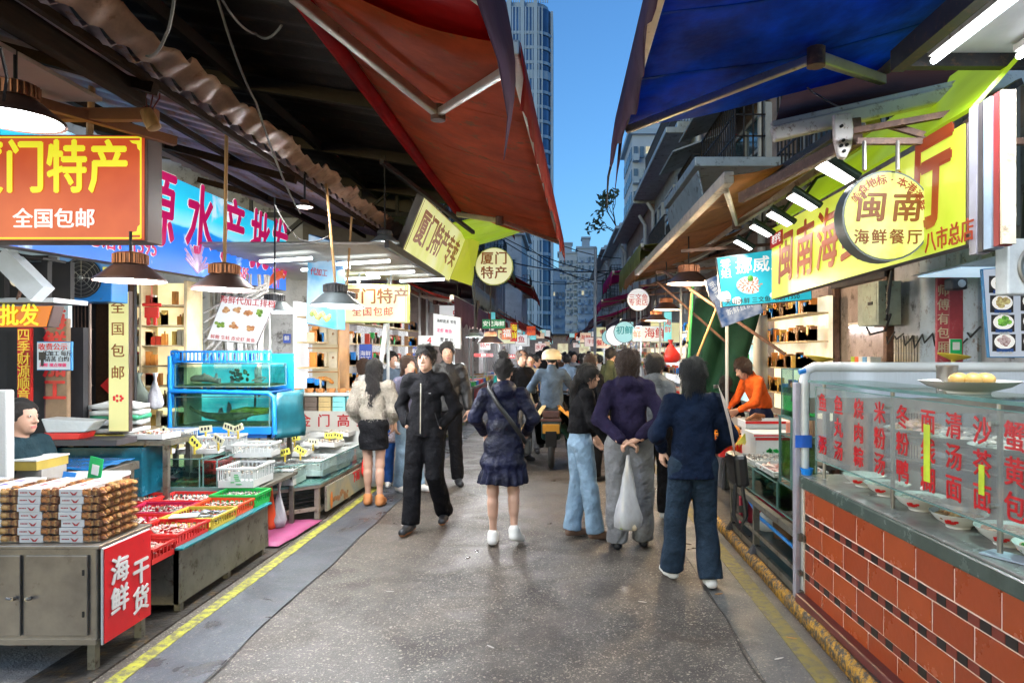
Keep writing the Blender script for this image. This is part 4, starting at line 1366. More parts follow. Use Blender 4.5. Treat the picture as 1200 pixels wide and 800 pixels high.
for(s,lab,xb,zb,xf,zf,y0,y1,m_,mv,vl,ar)in aw:
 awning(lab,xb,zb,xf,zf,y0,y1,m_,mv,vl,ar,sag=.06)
t=thing('metal_apron','grey blue sheet metal apron hanging under the right balconies','canopy',(2.3,9.6,4.05))
g=[[Vector((-.55,-.9,-.05)),Vector((-.55,1.6,-.05))],[Vector((-.45,-.9,-.55)),Vector((-.45,1.6,-.55))]]
MB().bb(-.6,1.0,-.95,1.65,0,.12).build('ledge',galv,t,bevel=.01)
MB().sheet(g,.02).build('apron',galv,t)
#  signs and lamps
def board(name,label,cat,pts,th,face,frame,rim=.015,group=None,rimm=None):
 """flat box sign: pts = lower-left, lower-right, upper-right, upper-left as seen from its front"""
 pts=[Vector(p)for p in pts]
 c=sum(pts,Vector())/4
 t=thing(name,label,cat,tuple(c),0,group)
 a,b,d,e=(p-c for p in pts)
 n=(b-a).cross(e-a).normalized()
 m=MB()
 vs=[a,b,d,e]+[p-n*th for p in(a,b,d,e)]
 m.add(vs,[(0,1,2,3),(7,6,5,4),(0,4,5,1),(1,5,6,2),(2,6,7,3),(3,7,4,0)])
 m.build('casing',frame,t,bevel=.004)
 k=rim
 def ins(p,k_):
  return p+(Vector((0,0,0))-p).normalized()*k_*1.4
 f=[ins(p,k)+n*.003 for p in(a,b,d,e)]
 f2=[p+n*.004 for p in f]
 MB().add(f+f2,[(3,2,1,0),(4,5,6,7),(0,1,5,4),(1,2,6,5),(2,3,7,6),(3,0,4,7)]).build('face',face,t)
 if rimm is not None:
  m=MB()
  g_=[ins(p,k*2.2)+n*.009 for p in(a,b,d,e)]
  for i in range(4):
   m.bar(g_[i],g_[(i+1)%4],.008,.003,up=n)
  m.build('border',rimm,t)
 right=(b-a).normalized()
 up=e-a
 t['_w']=(b-a).length;t['_h']=(e-a).length
 def at(u,v,off=.012):
  p=(a*(1-u)+b*u)*(1-v)+(e*(1-u)+d*u)*v
  return frame_of(c+p+n*off,right,up)
 return t,at,(b-a).length,(e-a).length
def front(x0,x1,z0,z1,Y):
 return[(x0,Y,z0),(x1,Y,z0),(x1,Y,z1),(x0,Y,z1)]
def fpx(px0,px1,py0,py1,Y):
 a,b=P(px0,py1,Y),P(px1,py0,Y)
 return front(a.x,b.x,a.z,b.z,Y)
box_grey=mat('sign_side_grey',(.16,.14,.14),.5,.2,var=.2)
box_brown=mat('sign_side_brown',(.085,.055,.05),.5,.2,var=.2)
f_red=lit('red_lightbox',(.56,.035,.006),1.2,var=.2,scale=1.2,col2=(.68,.13,.03))
f_cream=lit('cream_lightbox',(.95,.90,.42),.95,var=.08,col2=(1,.98,.66))
f_yel=lit('yellow_lightbox',(.66,.82,.03),1.0,var=.15,scale=1.6,col2=(.86,.92,.15))
f_lime=lit('lime_side_panel',(.66,.72,.04),.7,var=.1)
f_white=lit('white_lightbox',(.95,.98,1.0),.8,var=.04)
f_cyan=lit('cyan_lightbox',(.05,.62,.75),.9,var=.15,scale=2.5,col2=(.4,.95,1))
f_cy2=lit('pale_cyan_lightbox',(.5,.95,.95),.9,var=.15)
t_yel=lit('yellow_letter',(.95,.88,.03),1.1,var=.05)
t_wht=lit('white_letter',(1,.97,.92),1.1,var=.02)
t_red=lit('red_letter',(.55,.012,.02),.8,var=.1)
t_mag=lit('magenta_letter',(.75,.01,.16),.9,var=.1)
t_brn=lit('brown_letter',(.26,.075,.008),.9,var=.15)
t_rb=lit('red_brown_letter',(.38,.055,.008),.9,var=.2)
t_gold=mat('gold_letter',(.75,.50,.06),.4,.4,var=.1)
t_redp=mat('red_paint',(.72,.015,.02),.4,var=.08)
t_blk=mat('black_print',(.02,.02,.025),.5)
t_whp=mat('white_print',(.8,.8,.78),.5,var=.04)
t,at,w,h=board('lightbox_sign','orange red lightbox with yellow and white characters at the left picture edge','sign',fpx(-62,173,158,283,3.8),.14,f_red,box_brown,rim=.012,rimm=t_yel)
kb=text('厦门特产',.235,t_yel,at(.50,.66),t,bold=.035,space=1.02,aspect=1.32,xs=.98)
text('全国包邮',.115,t_wht,at(.54,.2),t,bold=.04,space=1.0)
MB().tube([P(105,160,3.86)-Vector(t.location),P(109,78,3.86)-Vector(t.location)],.018,8).build('hanging_pole',wood_l,t,smooth=True)
m=MB()
for sx,sz in((1,1),(1,-1)):
 cx=w/2-.035;cz=sz*(h/2-.035)
 m.prism([(cx,cz),(cx-.06,cz),(cx-.045,cz-sz*.015),(cx-.02,cz-sz*.02),(cx-.015,cz-sz*.045),(cx,cz-sz*.06)],.004,.010,rot=Matrix.Rotation(PI/2,3,'X'))
m.build('corner_ornament',t_yel,t)
def sea_material():
 m=bpy.data.materials.new('printed_sea')
 m.use_nodes=True
 nt=m.node_tree;n,l=nt.nodes,nt.links
 b=n['Principled BSDF']
 tc=n.new('ShaderNodeTexCoord')
 sp=n.new('ShaderNodeSeparateXYZ');l.new(tc.outputs['Object'],sp.inputs[0])
 nz=n.new('ShaderNodeTexNoise');nz.inputs['Scale'].default_value=1.6;nz.inputs['Detail'].default_value=6
 l.new(tc.outputs['Object'],nz.inputs[0])
 ad=n.new('ShaderNodeMath');ad.operation='MULTIPLY_ADD';ad.inputs[1].default_value=.12
 l.new(nz.outputs[0],ad.inputs[0]);l.new(sp.outputs['Z'],ad.inputs[2])
 rp=n.new('ShaderNodeValToRGB')
 e=rp.color_ramp.elements
 e[0].position=.0;e[0].color=(.012,.10,.55,1)
 e[1].position=1;e[1].color=(.02,.50,.85,1)
 for p,c in((.45,(.01,.17,.75)),(.55,(.01,.30,.85)),(.58,(.35,.85,1)),(.72,(.03,.68,.95))):
  x=rp.color_ramp.elements.new(p);x.color=(*c,1)
 mr=n.new('ShaderNodeMapRange');mr.inputs['From Min'].default_value=-.42;mr.inputs['From Max'].default_value=.48
 l.new(ad.outputs[0],mr.inputs[0]);l.new(mr.outputs[0],rp.inputs[0])
 cl=n.new('ShaderNodeTexNoise');cl.inputs['Scale'].default_value=2.1;cl.inputs['Detail'].default_value=7;cl.inputs['Distortion'].default_value=.3
 l.new(tc.outputs['Object'],cl.inputs[0])
 rc=n.new('ShaderNodeValToRGB');rc.color_ramp.elements[0].position=.60;rc.color_ramp.elements[1].position=.68
 l.new(cl.outputs[0],rc.inputs[0])
 mu=n.new('ShaderNodeMath');mu.operation='MULTIPLY';mu.inputs[1].default_value=.85
 l.new(rc.outputs[0],mu.inputs[0])
 mx=n.new('ShaderNodeMix');mx.data_type='RGBA'
 l.new(mu.outputs[0],mx.inputs['Factor']);l.new(rp.outputs[0],mx.inputs['A']);mx.inputs['B'].default_value=(.75,.92,1,1)
 l.new(mx.outputs['Result'],b.inputs['Emission Color']);l.new(mx.outputs['Result'],b.inputs['Base Color'])
 b.inputs['Emission Strength'].default_value=.95
 return m
seam=sea_material()
t,at,w,h=board('shop_sign','long sea blue lightbox sign with magenta characters above the left stalls','sign',[(-3.3,4.0,2.33),(-3.3,8.2,2.43),(-3.3,8.2,3.2),(-3.3,4.0,3.17)],.12,seam,box_grey,rim=.012)
for ch,u in(('鲜',.22),('源',.37),('水',.525),('产',.675),('批',.82),('发',.94)):
 if ch=='鲜':continue
 for off,mm,bd in((.010,t_wht,.075),(.016,t_mag,.03)):
  text(ch,.60,mm,at(u,.58,off),t,bold=bd,xs=.82,shear=.18,aspect=1.15)
text('电话：1595',.19,t_wht,at(.27,.20,.010),t,bold=.06,xs=.9)
text('电话：1595',.19,t_mag,at(.27,.20,.015),t,bold=.01,xs=.9)
text('13774685',.17,t_wht,at(.69,.13,.010),t,bold=.06,xs=.9)
text('13774685',.17,t_mag,at(.69,.13,.015),t,bold=.01,xs=.9)
m=MB()
rnd=random.Random(3)
M0=at(.52,.17,.008)
for i in range(16):
 a=R(20+i*9)
 L=rnd.uniform(.14,.3)
 m.tube([M0@Vector((0,-.1,0)),M0@Vector((math.cos(a)*L*.6,-.1+math.sin(a)*L*.7,0)),M0@Vector((math.cos(a)*L+rnd.uniform(-.04,.04),-.1+math.sin(a)*L,0))],[.014,.01,.012],5)
mm=m.build('printed_coral',lit('coral_print',(.65,.45,.75),.9,var=.3,scale=20))
mm.parent=t;mm.location=-Vector(t.location)
m=MB()
M0=at(.93,.16,.008)
m.tube([M0@Vector((-.25,-.1,0)),M0@Vector((-.1,.0,0)),M0@Vector((.08,.05,0)),M0@Vector((.16,.1,0))],[.02,.045,.05,.015],8)
for s in(-1,1):
 m.tube([M0@Vector((.1,.06,0)),M0@Vector((.2,.1+s*.07,0)),M0@Vector((.28,.12+s*.05,0))],[.014,.025,.008],6)
 for q in range(4):
  m.tube([M0@Vector((-.08+q*.05,.0,0)),M0@Vector((-.1+q*.05,s*.11,0))],.006,4)
mm=m.build('printed_lobster',lit('lobster_print',(.75,.12,.03),.9,var=.2,scale=15));mm.parent=t;mm.location=-Vector(t.location)
MB().bar(P(5,300,4.3),P(50,345,4.3),.1,.12).build('pipe_bundle',pvc,label='grey wrapped pipe bundle at the left end of the sea blue sign',cat='pipes')
t,at,w,h=board('lightbox_sign','narrow blue and white vertical lightbox with red characters beside the lamps','sign',[P(359,379,7.4),P(395,386,7.2),P(394,284,7.2),P(362,274,7.4)],.12,lit('blue_white_print',(.10,.55,.9),.95,var=.25,scale=2.2,col2=(.9,1,1)),mat('blue_sign_side',(.08,.25,.55),.5),rim=.008)
text('海鲜',.17,t_red,at(.46,.82),t,bold=.04,aspect=1.15)
text('代加工',.085,t_red,at(.42,.60),t,bold=.01)
m=MB()
for i in range(14):
 q=at(.2+.045*i,.12+.03*math.sin(i),.01).translation-Vector(t.location)
 m.ball(q,.03,6)
m.build('printed_food',lit('food_print',(.55,.40,.15),.9,var=.5,scale=30,col2=(.2,.6,.1)),t)
t,at,w,h=board('lightbox_sign','wide cream lightbox with brown characters over red ones, behind the grey lamps','sign',fpx(399,478,333,378,8.4),.12,f_cream,mat('lime_edge',(.45,.50,.12),.5),rim=.01,rimm=mat('olive_line',(.35,.38,.12)))
text('厦门特产',.20,t_brn,at(.54,.66),t,bold=.03)
text('全国包邮',.12,t_red,at(.48,.27),t,bold=.02,space=1.15)
MB().tube([P(420,333,8.4)-Vector(t.location),P(424,285,8.4)-Vector(t.location)],.015).tube([P(458,333,8.4)-Vector(t.location),P(460,290,8.4)-Vector(t.location)],.015).build('hanger',pvc,t)
MB().tube([P(452,380,8.5),P(444,450,8.6),P(441,540,8.8)],.03,10).build('post',mat('white_post',(.65,.66,.66),.4),smooth=True,label='white metal post below the cream lightbox',cat='post')
t,at,w,h=board('lightbox_sign','yellow lightbox leaning out over the left awnings with brown characters','sign',[(-1.67,7.1,2.7),(-1.67,10.2,2.74),(-1.40,10.2,3.42),(-1.42,7.1,3.32)],.08,lit('lime_cream_lightbox',(.80,.84,.16),.95,var=.1,col2=(.95,.95,.45)),mat('grey_yellow_side',(.18,.17,.16),.5),rim=.02,rimm=t_brn)
text('厦门特产专卖',.44,t_brn,at(.49,.52),t,bold=.03,aspect=.95,space=1.0)
t2,at2,w2,h2=board('side_lightbox','plain lime panel hinged to the far end of the leaning yellow lightbox','sign',[P(523,325,10.1),P(553,335,10.6),P(563,277,10.6),P(548,273,10.1)],.1,f_lime,f_lime,rim=.01)
def disc_sign(name,label,c,r,th,face,side,n=36,rim=None):
 t=thing(name,label,'sign',tuple(c))
 RX=Matrix.Rotation(PI/2,3,'X')
 MB().lathe([(0,-th),(r,-th),(r,0),(r*.96,.0),(r*.96,-.004),(0,-.004)],n,rot=RX).build('casing',side,t,smooth=True)
 MB().lathe([(0,0),(r*.955,0),(r*.955,.004),(0,.004)],n,rot=RX).build('face',face,t)
 def at(x,z,off=.008,rot=0):
  M_=frame_of(Vector(c)+Vector((x,-off,z)),(1,0,0),(0,0,1))
  return M_@Matrix.Rotation(rot,4,'Z')
 return t,at
t,at=disc_sign('round_sign','round cream sign with four brown characters below the huge red awning',P(579,312,10.4),.29,.08,f_cream,mat('lime_edge',(.45,.50,.12),.5))
text('厦门',.20,t_brn,at(0,.11),t,bold=.03,space=1.1);text('特产',.20,t_brn,at(0,-.11),t,bold=.03,space=1.1)
MB().bar(P(560,352,10.45)-Vector(t.location),P(555,400,10.5)-Vector(t.location),.03).build('bracket',wdark,t)
def food_blob(m,c,r,rnd,n=9):
 for i in range(n):
  a=rnd.uniform(0,6.28);q=rnd.uniform(0,r*.7)
  m.ball(Vector(c)+Vector((math.cos(a)*q,0,math.sin(a)*q*.7)),r*.36,6,sc=(1,.25,.8))
rnd=random.Random(21)
f_org=lit('orange_food_print',(.60,.20,.06),.7,var=.5,scale=40,col2=(.9,.5,.25))
f_grn=lit('green_food_print',(.12,.30,.04),.7,var=.5,scale=40,col2=(.45,.6,.1))
t,at,w,h=board('menu_board','tilted white seafood menu board with dish pictures hanging by the lamps','menu board',[P(242,398,6.0),P(301,404,6.0),P(324,352,6.0),P(262,346,6.0)],.02,f_white,box_grey,rim=.006)
text('海鲜代加工排档',.07,t_red,at(.5,.90,.008),t,bold=.02)
for i,(u,v)in enumerate([(.15,.68),(.36,.70),(.58,.68),(.82,.70),(.15,.36),(.42,.36),(.75,.36)]):
 m=MB();food_blob(m,at(u,v,.012).translation-Vector(t.location),.05,rnd,10)
 m.build('dish_picture',f_grn if i in(4,3)else f_org,t)
text('鲜鲍 生蚝 皮皮虾 黄鱼',.04,t_red,at(.5,.08,.008),t,bold=.01)
t,at,w,h=board('notice_board','white notice board with dark printed rows hanging above the heads','notice',[P(508,405,9.3),P(540,409,9.1),P(540,372,9.1),P(508,367,9.3)],.02,f_white,box_grey,rim=.004)
text('海鲜批发 零售',.052,t_blk,at(.5,.80),t);text('龙虾 鲍鱼',.06,t_mag,at(.42,.5),t);text('蟹 螺 贝',.06,t_blk,at(.5,.22),t)
t,at,w,h=board('sign','small white sign with a red character behind the white notice board','sign',fpx(490,509,393,405,9.6),.03,f_white,box_grey,rim=.003)
text('4',.12,t_redp,at(.7,.5),t,bold=.03)
t,at,w,h=board('shop_sign','green shop signboard with white lettering below the crimson edged awning','sign',fpx(565,592,374,385,12.5),.05,lit('green_sign',(.01,.28,.08),.8),box_grey,rim=.004)
text('安记海鲜',.10,t_wht,at(.5,.5),t,bold=.02)
for i,(x0,x1,y0,y1,Y,s,lab)in enumerate([(421,436,403,432,10.0,'海鲜\n加工','blue notice with white characters behind the white post'),(484,493,406,417,10,'收款','small blue notice on the dim wall right of the white post'),(332,341,391,402,8.9,'鲜','small blue tag beside the cream shelf')]):
 t,at,w,h=board('notice',lab,'notice',fpx(x0,x1,y0,y1,Y),.02,mat('blue_notice',(.03,.08,.42),.5),box_grey,rim=.003)
 text(s,.07 if i else.08,t_whp,at(.5,.5),t)
t,at,w,h=board('shop_sign','orange fascia sign with yellow characters at the left edge below the black machines','sign',[(-4.0,4.55,1.86),(-3.34,4.45,1.86),(-3.30,4.45,2.0),(-4.0,4.55,2.0)],.08,lit('orange_lightbox',(.85,.22,.01),.9,var=.1),box_brown,rim=.008)
text('海鲜批发',.15,t_yel,at(.45,.5),t,bold=.05)
redpap=mat('red_couplet_paper',(.62,.015,.012),.5,var=.12)
t,at,w,h=board('couplet','red door couplet with gold characters behind the seated vendor','couplet',fpx(21,37,384,474,5.4),.02,redpap,redpap,rim=.003)
text('四\n季\n财\n源\n顺\n意',.105,t_gold,at(.5,.5),t,bold=.02,line=.92)
t,at,w,h=board('shop_sign','tall tan board with big red characters beside the grille door','sign',fpx(54,79,373,510,5.5),.04,mat('tan_board',(.30,.19,.11),.6,var=.2),mat('tan_board'),rim=.003)
text('海\n鲜\n加\n工',.19,t_redp,at(.45,.68),t,bold=.05,line=1.0)
t,at,w,h=board('notice','blue framed printed notice hanging before the tan board','notice',fpx(43,84,400,434,5.1),.02,lit('pale_print',(.62,.75,.85),.7,var=.1),mat('sky_blue_frame',(.04,.25,.55),.4),rim=.008)
text('收费公示',.055,t_redp,at(.5,.8,.014),t);text('代加工 每斤\n清蒸 白灼',.042,t_blk,at(.62,.48,.014),t);text('海鲜 现点现做',.032,t_mag,at(.5,.18,.014),t)
m=MB();q=at(.2,.5,.014).translation-Vector(t.location)
m.box(q,(.05,.004,.06)).box(q+Vector((0,0,-.05)),(.02,.004,.05));m.build('printed_icon',t_blk,t)
t,at,w,h=board('pillar_lightbox','tall pale yellow pillar lightbox with four brown characters beside the lit shop','sign',fpx(128,151,341,506,5.5),.05,lit('pale_yellow_lightbox',(1,.95,.42),.85,var=.06),box_brown,rim=.006)
for i,ch in enumerate('全国包邮'):
 text(ch,.115,t_brn,at(.48,.88-i*.155),t,bold=.01)
m=MB()
for i in range(7):
 a=i*.9
 m.ball(at(.5,.24,.012).translation-Vector(t.location)+Vector((math.cos(a)*.035,0,math.sin(a)*.02)),.012,6,sc=(1,.3,1))
m.build('printed_sprig',t_redp,t)
t,at,w,h=board('restaurant_sign','large yellow restaurant signboard with brown brush characters on the right','sign',[(1.9,6.13,2.17),(1.9,3.19,2.2),(1.9,3.19,2.77),(1.9,6.13,2.80)],.07,f_yel,box_brown,rim=.006)
for ch,y in(('闽',5.75),('南',5.3),('海',4.86),('鲜',4.42),('餐',3.98)):
 text(ch,.40,t_rb,at((6.13-y)/2.94,.47),t,bold=.03,aspect=1.15,shear=.1)
text('厅',.44,t_rb,at((6.13-3.50)/2.94,.60),t,bold=.045,aspect=1.2,xs=.9,shear=.1)
text('八市总店',.115,lit('dark_red_letter',(.5,.04,.01),.7),at((6.13-3.33)/2.94,.10),t,bold=.03,xs=.92)
c_=at(.05,.82);text('老字号',.085,t_wht,c_,t,bold=.02)
M0=at(.05,.82,.008);m=MB().box(M0.translation-Vector(t.location),(.004,.34,.12));m.build('red_seal',t_red,t)
m=MB()
tt=thing('sign_end_panels','white, blue and red edge panels at the near end of the yellow sign','panel',(1.905,3.145,2.49))
for i,(mm,dy)in enumerate([(mat('lilac_panel',(.30,.28,.33),.5),.0),(mat('dark_panel',(.05,.04,.04)),-.07),(mat('grey_blue_panel',(.30,.38,.48),.5),-.11),(mat('maroon_panel',(.22,.02,.02),.5),-.18),(mat('cream_bar'),-.225)]):
 wdt=(.055,.03,.05,.035,.015)[i]
 MB().bb(0,.06,dy-wdt+.04,dy+.04,-.34+.004*i,.34).build('edge_panel',mm,tt)
c=P(1040,253,3.56)
t,at=disc_sign('round_sign','round yellow lightbox with brush characters hanging before the yellow restaurant sign',c,.236,.11,lit('round_yellow',(.86,.92,.10),.95,var=.1,scale=5,col2=(.98,.98,.5)),mat('dark_green_grey_side',(.09,.10,.09),.4))
text('闽南',.165,t_brn,at(0,.035),t,bold=.03,space=1.25,shear=.12)
text('海鲜餐厅',.082,t_brn,at(.0,-.115),t,bold=.03,space=1.25)
s_='美食地标·本港海鲜'
for i,ch in enumerate(s_):
 a=R(150-i*(133/(len(s_)-1)))
 text(ch,.055,t_rb,at(math.cos(a)*.185,math.sin(a)*.185,.008,a-PI/2),t,bold=.02)
t,at,w,h=board('shop_sign','tilted turquoise signboard with white characters and a fish platter print','sign',[P(846,360,6.7),P(952,351,6.6),P(948,286,6.6),P(839,302,6.7)],.09,lit('turquoise_lightbox',(.01,.50,.70),.95,var=.2,scale=1.8,col2=(.05,.75,.85)),box_grey,rim=.008)
text('挪威三文鱼',.165,t_wht,at(.66,.72),t,bold=.02,shear=.05)
text('零\n姐',.105,t_wht,at(.09,.74),t,bold=.015,line=.85)
g_=MB();q=at(.33,.38,.010).translation-Vector(t.location)
g_.lathe([(0,-.004),(.125,-.004),(.13,.006),(0,.006)],24,c=q,rot=Matrix.Rotation(PI/2,3,'X')@Matrix.Diagonal((1,.66,1)));g_.build('printed_plate',t_wht,t)
m=MB()
for i in range(26):
 a=i*2.4;r_=.02+.10*(i/26)**.6
 m.box(q+Vector((math.cos(a)*r_,-.014,math.sin(a)*r_*.62)),(.028,.006,.012),rot=Matrix.Rotation(-a,3,'Y'))
m.build('printed_sashimi',lit('salmon_print',(.9,.35,.22),.9,var=.3,scale=60),t)
MB().ball(q+Vector((0,-.02,.065)),.03,8,sc=(1,.3,1)).build('printed_garnish',lit('green_print',(.15,.5,.05),.8),t)
m=MB()
for u,v,r_ in((.08,.2,.07),(.2,.1,.05),(.75,.30,.075),(.88,.24,.08),(.62,.14,.05)):
 m.ball(at(u,v,.006).translation-Vector(t.location),r_,10,sc=(1.5,.06,.8))
m.build('printed_wave',t_wht,t)
M0=at(.5,.085,.008);
text('天山冰鲜 三文鱼 电话 1350',.06,t_blk,at(.45,.08,.014),t)
for(pts,lab)in(([P(846,384,7.0),P(895,366,7.0),P(888,345,7.0),P(836,352,7.0)],'blue printed poster peeking out below the turquoise sign'),([P(832,350,7.1),P(852,380,7.1),P(850,318,7.1),P(826,328,7.1)],'tilted blue poster behind the left edge of the turquoise sign')):
 t,at,w,h=board('poster',lab,'poster',pts,.02,lit('blue_poster',(.05,.22,.65),.7,var=.5,scale=9,col2=(.7,.8,.95)),box_grey,rim=.004)
 text('新鲜直供',.07,t_wht,at(.5,.5),t)
t,at=disc_sign('round_sign','round white sign with small dark red characters above the right crowd',P(748,351,11.0),.185,.05,f_white,wdark)
text('三文鱼',.105,t_red,at(0,.035),t,bold=.01);text('专卖店',.105,t_red,at(0,-.055),t,bold=.01)
t,at=disc_sign('round_sign','round cyan sign with two characters over the right crowd, in front of its twin',P(732,389,15.0),.24,.06,f_cy2,wdark)
text('初鲜',.19,lit('teal_letter',(.01,.40,.42),.8),at(0,.03),t,bold=.03)
disc_sign('round_sign','plain pale round sign half hidden behind the cyan round one',P(722,393,15.6),.24,.06,f_white,wdark)
disc_sign('round_sign','smallest pale round sign at the left of the cyan pair',P(714,395,18),.2,.06,f_cy2,wdark)
for i,(x0,x1,y0,y1,Y,s,lab,f_)in enumerate([(751,784,382,400,13,'海鲜','white sign with red characters and food print beyond the round cyan sign',f_white),(741,752,385,400,12.6,'鲜','small cyan square sign beside the cyan round signs',f_cy2),(778,787,365,400,12,'海\n鲜','narrow upright cyan sign beyond the first warm lamp',f_cyan),(698,714,396,408,22,'餐厅','peach square sign far down the right side',lit('peach_sign',(1,.7,.5),.8)),(686,708,412,417,30,'海','tiny cream sign strip far down the right side',f_cream),(604,618,392,404,16,'鱼','bright white sign on the left past the red lantern sign',f_white),(588,600,384,398,14,'福','glowing red and orange sign left of the plum valance',lit('red_orange_sign',(1,.25,.1),.9,var=.5,scale=8)),(627,640,402,412,24,'水产','far pale pink sign at the street end left',lit('pink_sign',(1,.75,.7),.9)),(562,575,400,410,12,'特产','white sign with green print behind the hair bun',f_white),(590,614,415,420,13,'海鲜大排档','thin red strip sign over a left stall',lit('red_strip',(.8,.02,.02),.8)),(555,578,414,418,11.5,'新鲜','thin red strip sign over the nearer left stall',lit('red_strip',(.8,.02,.02),.8))]):
 t,at,w,h=board('shop_sign',lab,'sign',fpx(x0,x1,y0,y1,Y),.06,f_,box_grey,rim=.004)
 text(s,min(h*.7,w/max(1,len(s.split('\n')[0]))*.9),t_red if 'red' not in lab.split()[0:2]and 'thin' not in lab else t_wht,at(.5,.5),t,bold=.02)
t,at,w,h=board('banner','red hanging banner glowing before the white shop light on the left','banner',fpx(598,606,378,400,14.5),.03,redpap,redpap,rim=.002)
text('海\n鲜',.16,t_yel,at(.5,.5),t)
cpap=mat('faded_red_plaque',(.40,.05,.06),.5,var=.25,wear=.2,wearcol=(.45,.2,.2))
t,at,w,h=board('couplet','faded red upright plaque with pale characters on the right wall','couplet',fpx(1098,1111,325,428,5.3),.03,cpap,cpap,rim=.002)
text('师\n傅\n有\n包\n厢',.095,mat('pale_gold_letter',(.62,.48,.32),.5),at(.5,.52),t,bold=.02,line=1.15)
t,at,w,h=board('door_panel','dull red door panel right of the faded plaque','door',fpx(1112,1128,322,428,5.35),.04,cpap,cpap,rim=.004)
t,at,w,h=board('pay_card','green and white payment card taped to the red door panel','card',fpx(1113,1127,397,417,5.25),.01,mat('green_card',(.01,.42,.12),.4),t_whp,rim=.002)
m=MB().box(at(.5,.58,.006).translation-Vector(t.location),(.055,.004,.06));m.build('white_square',t_whp,t)
t,at,w,h=board('menu_board','white menu board with dish photographs at the right picture edge','menu board',[P(1159,419,4.6),P(1232,419,4.6),P(1232,308,4.6),P(1151,315,4.6)],.03,lit('menu_white',(.70,.78,.92),.75,var=.03),mat('sky_blue_frame'),rim=.006)
rnd=random.Random(5)
fcols=[lit('noodle_print',(.55,.24,.07),.75,var=.5,scale=60,col2=(.85,.55,.25)),lit('noodle_print_b',(.60,.33,.10),.75,var=.5,scale=60,col2=(.9,.65,.3)),lit('greens_print',(.08,.38,.04),.75,var=.5,scale=60,col2=(.3,.75,.1)),lit('squid_print',(.45,.18,.15),.75,var=.5,scale=60,col2=(.8,.6,.6))]
names=['炒沙茶面','炒米粉','炒青菜','炒八爪鱼']
for r_ in range(4):
 for c_ in range(2):
  u,v=.24+.46*c_,.81-r_*.215
  M0=at(u,v,.008)
  q=M0.translation-Vector(t.location)
  MB().box(q,(.155,.004,.115)).build('photo_card',mat('dark_photo',(.035,.03,.035),.4),t)
  m=MB()
  m.lathe([(0,-.001),(.066,-.001),(.07,.004),(0,.004)],18,c=q+Vector((0,-.004,.008)),rot=Matrix.Rotation(PI/2,3,'X')@Matrix.Diagonal((1,.72,1)))
  m.build('printed_plate',t_wht,t)
  m=MB()
  food_blob(m,q+Vector((0,-.012,.012)),.055,rnd,22)
  m.build('dish_picture',fcols[(r_+c_)%4],t)
  MB().box(q+Vector((0,-.012,-.05)),(.11,.004,.022)).build('name_strip',mat('blue_strip',(.04,.12,.45),.5),t)
  text(names[r_],.022,t_whp,at(u,v-.115,.024),t)
text('招牌美食推荐',.042,mat('blue_strip'),at(.45,.955),t,bold=.02)
lamp_brown=mat('brown_enamel',(.13,.075,.06),.35,.5,var=.2)
lamp_cop=mat('copper_ribbed',(.30,.12,.06),.35,.7,var=.3,scale=20)
lamp_grey=mat('grey_enamel',(.22,.26,.27),.35,.4,var=.15)
lamp_in=mat('lamp_inner_white',(.75,.78,.78),.4,var=.05,bump=.3,bscale=30)
bulbm=lit('cold_bulb',(.9,.96,1.0),12)
bulbw=lit('warm_bulb',(1.0,.72,.36),9)
def pendant(label,c,r=.18,top=3.0,warm=False,grey=False,energy=30,pole=None,group=None,scale=1,cap=True):
 """c = centre of the rim"""
 t=thing('pendant_lamp',label,'lamp',tuple(c),0,group)
 h=r*.62
 prof=[(r,0),(r*.99,.012),(r*.80,h*.35),(r*.55,h*.72),(r*.42,h*.85),(r*.40,h*.85),(r*.52,h*.68),(r*.77,h*.32),(r*.96,.008)]
 MB().lathe(prof,28,closed=True).build('shade',lamp_grey if grey else lamp_brown,t,smooth=True)
 MB().lathe([(r*.94,.007),(r*.75,h*.31),(r*.5,h*.66),(0.001,h*.7),(0.001,h*.69),(r*.49,h*.65),(r*.74,h*.30),(r*.935,.004)],28).build('reflector',lamp_in,t,smooth=True)
 m=MB().lathe([(r*.42,h*.84),(r*.46,h*.86),(r*.46,h*1.35),(r*.38,h*1.42),(r*.1,h*1.5),(0.001,h*1.5)],24)
 for k in range(24):
  a=2*PI*k/24
  m.bar((r*.465*math.cos(a),r*.465*math.sin(a),h*.88),(r*.465*math.cos(a),r*.465*math.sin(a),h*1.34),.006*r/.18,.010)
 m.build('ribbed_cap',wdark if grey else lamp_cop,t,smooth=True)
 MB().lathe([(0.001,h*.12),(r*.16,h*.16),(r*.3,h*.38),(r*.3,h*.6),(0.001,h*.62)],16).build('bulb',bulbw if warm else bulbm,t,smooth=True)
 zt=top-c[2]
 MB().tube([(0,0,h*1.45),(pole or 0,0,zt)],.008 if pole is None else.011,7).build('cord',wire_m if pole is None else wood_l,t,smooth=True)
 if energy:
  ld=bpy.data.lights.new('lamp_glow','POINT')
  ld.energy=energy*2.5;ld.shadow_soft_size=r*.3
  ld.color=(1,.72,.42)if warm else(.95,.97,1)
  lo=bpy.data.objects.new('lamp_glow',ld);COL.objects.link(lo);lo.parent=t;lo.location=(0,0,-.03)
 return t
pendant('big brown pendant lamp at the left picture edge above the red lightbox',P(18,142,2.95),.185,3.0,energy=10)
pendant('brown pendant lamp hanging right below the red lightbox',P(153,330,3.75),.178,2.36,energy=34)
pendant('brown pendant lamp on a thin wooden rod before the sea blue sign',P(263,340,4.1),.18,3.0,energy=34,pole=.012)
pendant('slate grey pendant lamp between the menu board and the sea blue sign',P(322,366,6.2),.19,3.1,grey=True,energy=62)
